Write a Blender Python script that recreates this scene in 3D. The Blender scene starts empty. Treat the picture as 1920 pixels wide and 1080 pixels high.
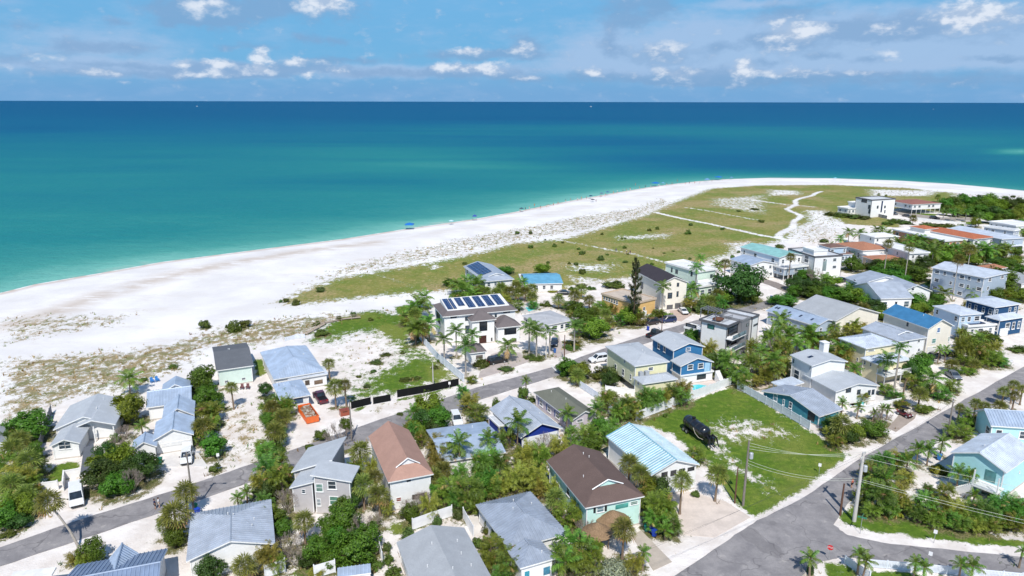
import bpy, math, random
import numpy as np
from mathutils import Vector, Matrix
random.seed(7)
RND = random.Random(11)
SC = bpy.context.scene
COL = SC.collection
R = math.radians

# ------------------------------------------------------------------ camera
CAM_H, FPX, PITCH, ROLL = 60.0, 1331.0, R(14.72), R(0.12)
cd = bpy.data.cameras.new('camera'); cam = bpy.data.objects.new('camera', cd); COL.objects.link(cam)
cd.sensor_width = 36; cd.lens = FPX / 1920 * 36; cd.clip_start = 1; cd.clip_end = 400000
CAM_M = Matrix.Translation((0, 0, CAM_H)) @ Matrix.Rotation(R(90) - PITCH, 4, 'X') @ Matrix.Rotation(ROLL, 4, 'Z')
cam.matrix_world = CAM_M; SC.camera = cam
CAM_R = CAM_M.to_3x3(); CAM_P = Vector((0, 0, CAM_H)); CAM_RI = CAM_R.inverted()

# ------------------------------------------------------------------ world, sun, exposure
SUN_EL, SUN_AZ = R(50), R(177)         # sun azimuth clockwise from +Y, it stands behind the drone
SC.view_settings.view_transform = 'Standard'; SC.view_settings.look = 'None'
SC.view_settings.exposure = 0.15; SC.view_settings.gamma = 1
SC.view_settings.use_curve_mapping = False
SC.cycles.max_bounces = 5; SC.cycles.diffuse_bounces = 3; SC.cycles.glossy_bounces = 2
SC.cycles.transmission_bounces = 2; SC.cycles.transparent_max_bounces = 4
SC.cycles.use_denoising = True; SC.cycles.use_adaptive_sampling = True; SC.cycles.adaptive_threshold = 0.02
try: SC.cycles.denoiser = 'OPENIMAGEDENOISE'
except Exception: pass
sd = bpy.data.lights.new('sun', 'SUN'); sd.energy = 4.7; sd.angle = R(0.53); sd.color = (1, 0.955, 0.89)
sun = bpy.data.objects.new('sun', sd); COL.objects.link(sun)
sdir = Vector((math.sin(SUN_AZ) * math.cos(SUN_EL), math.cos(SUN_AZ) * math.cos(SUN_EL), math.sin(SUN_EL)))
sun.rotation_euler = sdir.to_track_quat('Z', 'Y').to_euler()
sun.location = (0, -60, 160)

def clouds_world():
    w = bpy.data.worlds.new('World'); SC.world = w; w.use_nodes = True
    nt = w.node_tree; nt.nodes.clear(); N = nt.nodes.new; L = nt.links.new
    def math_(op, a, b=None, c=None, clamp=False):
        n = N('ShaderNodeMath'); n.operation = op; n.use_clamp = clamp
        for i, v in enumerate((a, b, c)):
            if v is None: continue
            if isinstance(v, (int, float)): n.inputs[i].default_value = v
            else: L(v, n.inputs[i])
        return n.outputs[0]
    def mixc(f, a, b):
        n = N('ShaderNodeMix'); n.data_type = 'RGBA'
        if isinstance(f, (int, float)): n.inputs[0].default_value = f
        else: L(f, n.inputs[0])
        for s, v in ((n.inputs[6], a), (n.inputs[7], b)):
            if isinstance(v, tuple): s.default_value = (*v, 1)
            else: L(v, s)
        return n.outputs[2]
    def smooth(v, a, b):
        n = N('ShaderNodeMapRange'); n.interpolation_type = 'SMOOTHSTEP'
        L(v, n.inputs[0]); n.inputs[1].default_value = a; n.inputs[2].default_value = b
        return n.outputs[0]
    sky = N('ShaderNodeTexSky'); sky.sky_type = 'NISHITA'; sky.sun_disc = False
    sky.sun_elevation = SUN_EL; sky.sun_rotation = SUN_AZ
    sky.altitude = 0; sky.air_density = 1.0; sky.dust_density = 0.05; sky.ozone_density = 4.0
    tc = N('ShaderNodeTexCoord'); sp = N('ShaderNodeSeparateXYZ'); L(tc.outputs['Generated'], sp.inputs[0])
    x, y, z = sp.outputs
    az = math_('ARCTAN2', x, y); el = math_('ARCSINE', z)
    co = N('ShaderNodeCombineXYZ'); L(az, co.inputs[0]); L(el, co.inputs[1])
    P0 = co.outputs[0]
    def noise(scale, vec, det=5, rough=0.6):
        n = N('ShaderNodeTexNoise'); n.inputs['Scale'].default_value = scale
        n.inputs['Detail'].default_value = det; n.inputs['Roughness'].default_value = rough
        L(vec, n.inputs['Vector']); return n
    def vscale(v, s):
        n = N('ShaderNodeVectorMath'); n.operation = 'MULTIPLY'; L(v, n.inputs[0]); n.inputs[1].default_value = s
        return n.outputs[0]
    wn = noise(26, vscale(P0, (1, 1.6, 1)), 5, 0.62)
    wv = N('ShaderNodeVectorMath'); wv.operation = 'SUBTRACT'; L(wn.outputs['Color'], wv.inputs[0]); wv.inputs[1].default_value = (.5, .5, .5)
    wa = N('ShaderNodeVectorMath'); wa.operation = 'MULTIPLY_ADD'; L(wv.outputs[0], wa.inputs[0]); wa.inputs[1].default_value = (0.034, 0.017, 0); L(P0, wa.inputs[2])
    PW = wa.outputs[0]
    def field(blobs):
        tot = None
        for bx, by, rx, ry, k in blobs:
            rx, ry = rx * 1.25, ry * 1.2; a = math.atan((bx - 960) / 1376); e = (190 - by) / 1376 * math.cos(a)
            s = N('ShaderNodeVectorMath'); s.operation = 'SUBTRACT'; L(PW, s.inputs[0]); s.inputs[1].default_value = (a, e, 0)
            m = vscale(s.outputs[0], (1376 / rx * .8, 1376 / ry, 0))
            ln = N('ShaderNodeVectorMath'); ln.operation = 'LENGTH'; L(m, ln.inputs[0])
            v = math_('MULTIPLY_ADD', ln.outputs['Value'], -k, k); v = math_('MAXIMUM', v, 0)
            tot = v if tot is None else math_('ADD', tot, v)
        return tot
    grey = [(395,28,80,34,1),(520,20,34,28,1),(440,45,45,20,.8),(335,52,25,18,.8),(145,95,42,16,.9),(245,95,42,13,.9),(240,50,18,9,.7),(580,78,26,14,.8),(635,84,30,9,.7),
            (490,92,30,9,.7),(660,116,80,8,.7),(1170,25,50,32,.9),(1235,22,28,28,.8),(1140,85,22,30,.8),(1170,52,40,16,.7),(985,85,32,20,.7),(1450,82,50,14,1),(1350,91,26,12,.9),(1460,32,52,22,.9),
            (1560,60,40,16,.8),(1640,58,70,26,.9),(1530,110,28,9,.8),(1620,113,26,8,.7),(1430,118,30,8,.6),(1840,112,30,7,.6),(1885,112,24,7,.6),(30,112,50,12,.6),
            (250,130,190,9,.6),(900,108,120,10,.6),(1300,135,60,9,.6),(1700,150,330,14,.7),(560,135,220,12,.6),(760,140,260,11,.5),(1250,150,220,11,.5),
            (780,2,90,10,1),(70,60,40,9,.5),(430,95,20,7,.6)]
    white = [(400,22,45,20,.9),(615,16,46,26,1.35),(497,112,17,24,1.3),(485,135,30,11,.9),(355,122,20,10,1),(415,124,24,12,1),(400,142,60,8,.8),(565,120,34,9,1),(590,146,20,9,.9),
             (880,100,38,11,1.1),(838,130,24,14,1.1),(905,131,46,14,1.1),(975,97,28,14,.9),(1110,138,24,12,.9),(1480,66,46,26,1.25),(1800,36,56,30,1.45),(1388,132,24,26,1.2),(1475,138,40,10,1),
             (1260,140,54,14,.9),(1650,60,34,14,.7),(1235,98,50,20,.7),(1610,135,50,7,.6),(1660,103,22,12,.6),(980,148,26,8,.8),(780,0,70,9,.8),(0,134,20,8,1),(95,112,20,8,.6),(640,138,18,9,.7),(200,140,60,6,.6),(1450,95,20,6,.4)]
    veil = [(1400,85,330,56,1.0),(1500,112,420,26,.7),(420,135,330,16,.7),(900,135,250,16,.6),(1750,80,260,60,.9),(190,95,130,45,.7),(1400,16,90,9,.8),(1250,110,150,50,.5)]
    grey += [(x, y + ry * .35, rx * 1.5, ry * 1.15, .9) for x, y, rx, ry, k in white if rx > 22]
    n1 = noise(44, vscale(P0, (1, 1.7, 1)), 5, 0.56).outputs['Fac']
    n2 = noise(14, vscale(P0, (1, 3.0, 1)), 5, 0.6).outputs['Fac']
    # far from the frame the same broken cumulus goes on
    gen = noise(5.0, vscale(P0, (1, 2.2, 1)), 6, 0.6).outputs['Fac']
    high = smooth(el, 0.16, 0.3)
    genm = math_('MULTIPLY', smooth(gen, 0.56, 0.72), high)
    gm = smooth(math_('ADD', field(grey), math_('MULTIPLY_ADD', n1, 1.5, -0.75)), 0.0, 0.85)
    wm = smooth(math_('ADD', field(white), math_('MULTIPLY_ADD', n1, 1.7, -0.85)), 0.1, 1.0)
    vm = smooth(math_('ADD', field(veil), math_('MULTIPLY_ADD', n2, 1.2, -0.6)), -0.1, 0.75)
    vm = math_('MULTIPLY', vm, 0.62)
    band = math_('MULTIPLY', smooth(el, 0.06, 0.004), 0.8)
    tint = N('ShaderNodeMix'); tint.data_type = 'RGBA'; tint.blend_type = 'MULTIPLY'; tint.inputs[0].default_value = 1
    L(sky.outputs[0], tint.inputs[6]); tint.inputs[7].default_value = SKY_TINT
    c = tint.outputs[2]
    K = 1 / 0.125
    col = lambda r, g, b: tuple(v * K for v in (r, g, b))
    c = mixc(math_('MULTIPLY', smooth(el, 0.55, 0.05), 0.93), c, col(.125, .372, .65))
    c = mixc(band, c, col(.160, .345, .615))
    c = mixc(vm, c, col(.42, .53, .74))
    c = mixc(math_('MULTIPLY', gm, 0.72), c, col(.20, .352, .575))
    c = mixc(math_('MULTIPLY', wm, 0.85), c, mixc(smooth(n1, .4, .6), col(.40, .51, .68), col(.74, .79, .87)))
    c = mixc(math_('MULTIPLY', genm, 0.8), c, col(.7, .76, .86))
    bg = N('ShaderNodeBackground'); L(c, bg.inputs[0]); bg.inputs[1].default_value = 0.125
    out = N('ShaderNodeOutputWorld'); L(bg.outputs[0], out.inputs[0])
SKY_TINT = (0.80, 0.97, 1.06, 1)
clouds_world()

# ------------------------------------------------------------------ photo geometry -> places on the ground
def ray(px, py):
    return (CAM_R @ Vector(((px - 960) / FPX, -(py - 540) / FPX, -1.0)))
def G(px, py, z=0.0):
    d = ray(px, py); t = (z - CAM_H) / d.z
    return CAM_P + d * t
def project(v):
    c = CAM_RI @ (Vector(v) - CAM_P)
    return 960 + FPX * c.x / -c.z, 540 - FPX * c.y / -c.z
def depth_of(v): return -(CAM_RI @ (Vector(v) - CAM_P)).z
KO = dict(c1=(0,600), c2=(0,810), c3=(380,600), c4=(380,810), c5=(760,600), c6=(760,810), c7=(1120,600), c8=(1120,810),
          d1=(1440,600), d2=(1440,810), d3=(720,450), d4=(1080,450), d5=(1440,450), d6=(1440,320), d7=(960,320), d8=(480,380))
def px(cr, x, y):
    o = KO[cr]; return o[0] + x / 4, o[1] + y / 4
def GC(cr, x, y, z=0.0): return G(*px(cr, x, y), z)

# ------------------------------------------------------------------ materials
MATS = {}
def lin(c, k=0.86):
    return tuple(k * ((v / 255 / 12.92) if v / 255 <= .04045 else ((v / 255 + .055) / 1.055) ** 2.4) for v in c)
class NT:
    def __init__(s, name):
        s.m = bpy.data.materials.new(name); s.m.use_nodes = True; s.nt = s.m.node_tree
        s.b = s.nt.nodes['Principled BSDF']; s.out = s.nt.nodes['Material Output']
    def n(s, t, **kw):
        n = s.nt.nodes.new(t)
        for k, v in kw.items(): setattr(n, k, v)
        return n
    def l(s, a, b): s.nt.links.new(a, b)
    def noise(s, scale, detail=4, rough=.6, coord='Object', vs=None):
        t = s.n('ShaderNodeTexCoord'); n = s.n('ShaderNodeTexNoise'); v = t.outputs[coord]
        if vs:
            m = s.n('ShaderNodeVectorMath', operation='MULTIPLY'); s.l(v, m.inputs[0]); m.inputs[1].default_value = vs; v = m.outputs[0]
        s.l(v, n.inputs['Vector'])
        n.inputs['Scale'].default_value = scale; n.inputs['Detail'].default_value = detail; n.inputs['Roughness'].default_value = rough
        return n.outputs['Fac']
    def rng(s, v, a, b, c=0, d=1, sm=True):
        n = s.n('ShaderNodeMapRange'); n.interpolation_type = 'SMOOTHSTEP' if sm else 'LINEAR'
        s.l(v, n.inputs[0])
        for i, q in enumerate((a, b, c, d)): n.inputs[i + 1].default_value = q
        return n.outputs[0]
    def mix(s, f, a, b, blend='MIX'):
        n = s.n('ShaderNodeMix', data_type='RGBA', blend_type=blend)
        if isinstance(f, (int, float)): n.inputs[0].default_value = f
        else: s.l(f, n.inputs[0])
        for q, v in ((n.inputs[6], a), (n.inputs[7], b)):
            if isinstance(v, (tuple, list)): q.default_value = (*v[:3], 1)
            else: s.l(v, q)
        return n.outputs[2]
    def math(s, op, a, b=0.0, clamp=False):
        n = s.n('ShaderNodeMath', operation=op); n.use_clamp = clamp
        for i, v in enumerate((a, b)):
            if isinstance(v, (int, float)): n.inputs[i].default_value = v
            else: s.l(v, n.inputs[i])
        return n.outputs[0]
    def bump(s, h, strength=.3, dist=.05):
        n = s.n('ShaderNodeBump'); n.inputs['Strength'].default_value = strength; n.inputs['Distance'].default_value = dist
        s.l(h, n.inputs['Height']); s.l(n.outputs[0], s.b.inputs['Normal'])
    def fin(s, col=None, rough=.7, spec=.3, metal=0):
        if col is not None:
            if isinstance(col, (tuple, list)): s.b.inputs['Base Color'].default_value = (*col[:3], 1)
            else: s.l(col, s.b.inputs['Base Color'])
        s.b.inputs['Roughness'].default_value = rough; s.b.inputs['Specular IOR Level'].default_value = spec
        s.b.inputs['Metallic'].default_value = metal
        return s.m
def sc(c, k): return tuple(v * k for v in c)
def M(kind, c):
    key = (kind, c)
    if key in MATS: return MATS[key]
    s = NT(kind + '_%d_%d_%d' % c); a = lin(c)
    if kind == 'wall':           # painted lap siding / stucco
        n = s.noise(1.3, 5); g = s.noise(14, 3)
        col = s.mix(s.rng(n, .35, .7), sc(a, .93), a); col = s.mix(s.rng(g, .5, .8, 0, .14), col, sc(a, .72))
        t = s.n('ShaderNodeTexCoord'); w = s.n('ShaderNodeTexWave', wave_type='BANDS', bands_direction='Z', wave_profile='SAW')
        s.l(t.outputs['Object'], w.inputs['Vector']); w.inputs['Scale'].default_value = 1.6; w.inputs['Distortion'].default_value = 0
        s.bump(w.outputs['Fac'], .35, .03); m = s.fin(col, .75, .2)
    elif kind == 'metal':        # painted sheet roofing
        n = s.noise(.55, 6, .65); g = s.noise(6, 4, .6, vs=(1, 1, .2))
        col = s.mix(s.rng(n, .3, .72), sc(a, .80), sc(a, 1.06)); col = s.mix(s.rng(g, .5, .8, 0, .35), col, sc(a, .66))
        m = s.fin(col, .46, .35, .1)
    elif kind == 'shingle':
        n = s.noise(.5, 5); g = s.noise(9, 5, .75); h = s.noise(40, 2)
        col = s.mix(s.rng(n, .3, .7), sc(a, .8), sc(a, 1.05)); col = s.mix(s.rng(g, .35, .7), sc(a, .72), col); col = s.mix(s.rng(h, .5, .8, 0, .5), col, sc(a, 1.35))
        s.bump(h, .5, .03); m = s.fin(col, .9, .1)
    elif kind == 'tile':
        n = s.noise(.8, 5); g = s.noise(10, 3, .7)
        col = s.mix(s.rng(n, .3, .7), sc(a, .75), sc(a, 1.1)); col = s.mix(s.rng(g, .4, .7), sc(a, .6), col)
        t = s.n('ShaderNodeTexCoord'); w = s.n('ShaderNodeTexWave', wave_type='BANDS', bands_direction='X'); s.l(t.outputs['Object'], w.inputs['Vector']); w.inputs['Scale'].default_value = 1.2
        s.bump(w.outputs['Fac'], .6, .06); m = s.fin(col, .8, .2)
    elif kind == 'flat':         # membrane roofs, concrete, paving
        n = s.noise(.45, 6, .7); g = s.noise(5, 5, .7)
        col = s.mix(s.rng(n, .3, .7), sc(a, .78), a); col = s.mix(s.rng(g, .4, .75, 0, .5), col, sc(a, .74))
        s.bump(g, .25, .03); m = s.fin(col, .85, .15)
    elif kind == 'trim':
        n = s.noise(3, 3); m = s.fin(s.mix(s.rng(n, .3, .7), sc(a, .88), a), .55, .3)
    elif kind == 'paint':        # vehicle paint
        n = s.noise(2.5, 3); m = s.fin(s.mix(s.rng(n, .3, .7), sc(a, .9), a), .28, .5, .0); s.b.inputs['Coat Weight'].default_value = .5
    elif kind == 'glass':
        n = s.noise(.8, 2); m = s.fin(s.mix(s.rng(n, .35, .65), sc(a, .6), sc(a, 1.3)), .08, .6)
    elif kind == 'wood':
        n = s.noise(6, 5, .7, vs=(1, 1, .15)); m = s.fin(s.mix(s.rng(n, .3, .7), sc(a, .65), sc(a, 1.1)), .8, .2)
    elif kind == 'bark':
        n = s.noise(9, 5, .7, vs=(1, 1, 3)); s.bump(n, .7, .05); m = s.fin(s.mix(s.rng(n, .3, .7), sc(a, .6), sc(a, 1.15)), .9, .1)
    elif kind == 'leaf':
        g = s.n('ShaderNodeNewGeometry'); o = s.n('ShaderNodeObjectInfo')
        r1 = g.outputs['Random Per Island']; r2 = o.outputs['Random']
        col = s.mix(r1, sc(a, .62), sc((a[0] * 1.12, a[1], a[2] * .8), 1.45))
        hs = s.n('ShaderNodeHueSaturation'); s.l(col, hs.inputs['Color'])
        s.l(s.rng(r2, 0, 1, .462, .53, False), hs.inputs['Hue']); s.l(s.rng(r2, 0, 1, .72, 1.28, False), hs.inputs['Value'])
        s.l(hs.outputs[0], s.b.inputs['Base Color'])
        tr = s.n('ShaderNodeBsdfTranslucent'); lt = s.mix(1.0, hs.outputs[0], (1.5, 1.6, .7), 'MULTIPLY'); s.l(lt, tr.inputs['Color'])
        ms = s.n('ShaderNodeMixShader'); ms.inputs[0].default_value = .3
        s.l(s.b.outputs[0], ms.inputs[1]); s.l(tr.outputs[0], ms.inputs[2]); s.l(ms.outputs[0], s.out.inputs['Surface'])
        m = s.fin(None, .5, .3)
    elif kind == 'water':
        n = s.noise(2.2, 4); s.bump(n, .25, .08); m = s.fin(s.mix(s.rng(n, .3, .7), a, sc(a, 1.2)), .08, .5)
    else:
        m = s.fin(a, .6, .3)
    MATS[key] = m
    return m
WHITE = M('trim', (242, 242, 240)); DGLASS = M('glass', (48, 58, 68)); GREYTRIM = M('trim', (150, 152, 155)); DARK = M('trim', (28, 28, 30))
RUBBER = M('trim', (32, 32, 34)); STEEL = M('metal', (170, 172, 175)); CONCRETE = M('flat', (205, 198, 190))

# ------------------------------------------------------------------ object helpers
def mesh(name, verts, faces, mats, idx=None, smooth=False):
    me = bpy.data.meshes.new(name); me.from_pydata([tuple(v) for v in verts], [], faces)
    for m in (mats if isinstance(mats, (list, tuple)) else [mats]): me.materials.append(m)
    if idx is not None: me.polygons.foreach_set('material_index', np.array(idx, dtype=np.int32))
    if smooth: me.polygons.foreach_set('use_smooth', np.ones(len(me.polygons), dtype=bool))
    me.update(); return me
def link(name, me, parent=None, mtx=None):
    o = bpy.data.objects.new(name, me); COL.objects.link(o)
    if parent is not None: o.parent = parent
    if mtx is not None: o.matrix_basis = mtx
    return o
def tag(o, label, cat, group=None):
    o['label'] = label; o['category'] = cat
    if group: o['group'] = group
    return o
def thing(name, label, cat, loc=(0, 0, 0), rz=0.0, group=None):
    o = bpy.data.objects.new(name, None); COL.objects.link(o); o.empty_display_size = .3
    o.location = loc; o.rotation_euler = (0, 0, rz)
    return tag(o, label, cat, group)
def T(x, y, z): return Matrix.Translation((x, y, z))
def S(x, y, z): return Matrix.Diagonal((x, y, z, 1))
def RZ(a): return Matrix.Rotation(a, 4, 'Z')
class MB:
    def __init__(s): s.v = []; s.f = []; s.i = []
    def box(s, x0, x1, y0, y1, z0, z1, m=0, M4=None):
        b = len(s.v); q = [(x, y, z) for z in (z0, z1) for y in (y0, y1) for x in (x0, x1)]
        s.v += [tuple(M4 @ Vector(p)) for p in q] if M4 is not None else q
        s.f += [tuple(b + k for k in f) for f in ((0,2,3,1), (4,5,7,6), (0,1,5,4), (2,6,7,3), (0,4,6,2), (1,3,7,5))]; s.i += [m] * 6
        return s
    def tube(s, pts, rads, n=6, m=0, cap=True):
        b = len(s.v); up = Vector((0, 0, 1)); pts = [Vector(p) for p in pts]
        for k, p in enumerate(pts):
            d = (pts[min(k + 1, len(pts) - 1)] - pts[max(k - 1, 0)]).normalized()
            a = d.cross(up if abs(d.z) < .9 else Vector((1, 0, 0))).normalized(); c = d.cross(a)
            r = rads[k] if isinstance(rads, (list, tuple)) else rads
            for j in range(n):
                t = 2 * math.pi * j / n; s.v.append(tuple(p + a * math.cos(t) * r + c * math.sin(t) * r))
        for k in range(len(pts) - 1):
            for j in range(n):
                s.f.append((b + k*n + j, b + k*n + (j+1) % n, b + (k+1)*n + (j+1) % n, b + (k+1)*n + j)); s.i.append(m)
        if cap:
            s.f.append(tuple(b + j for j in range(n))[::-1]); s.i.append(m)
            e = b + (len(pts) - 1) * n; s.f.append(tuple(e + j for j in range(n))); s.i.append(m)
        return s
    def lathe(s, prof, n=12, m=0, M4=None):
        b = len(s.v)
        for r, z in prof:
            for j in range(n):
                t = 2 * math.pi * j / n; p = Vector((r * math.cos(t), r * math.sin(t), z)); s.v.append(tuple(M4 @ p if M4 is not None else p))
        for k in range(len(prof) - 1):
            for j in range(n):
                s.f.append((b + k*n + j, b + k*n + (j+1) % n, b + (k+1)*n + (j+1) % n, b + (k+1)*n + j)); s.i.append(m)
        s.f.append(tuple(b + j for j in range(n))[::-1]); s.i.append(m)
        e = b + (len(prof) - 1) * n; s.f.append(tuple(e + j for j in range(n))); s.i.append(m)
        return s
    def poly(s, pts, m=0):
        b = len(s.v); s.v += [tuple(p) for p in pts]; s.f.append(tuple(range(b, b + len(pts)))); s.i.append(m); return s
    def mesh(s, name, mats, smooth=False): return mesh(name, s.v, s.f, mats, s.i, smooth)
    def build(s, name, mats, parent=None, mtx=None, smooth=False): return link(name, s.mesh(name, mats, smooth), parent, mtx)
LANDMARKS = []     # (x, y, phrase) used when describing plants and small things by what they stand beside

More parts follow.
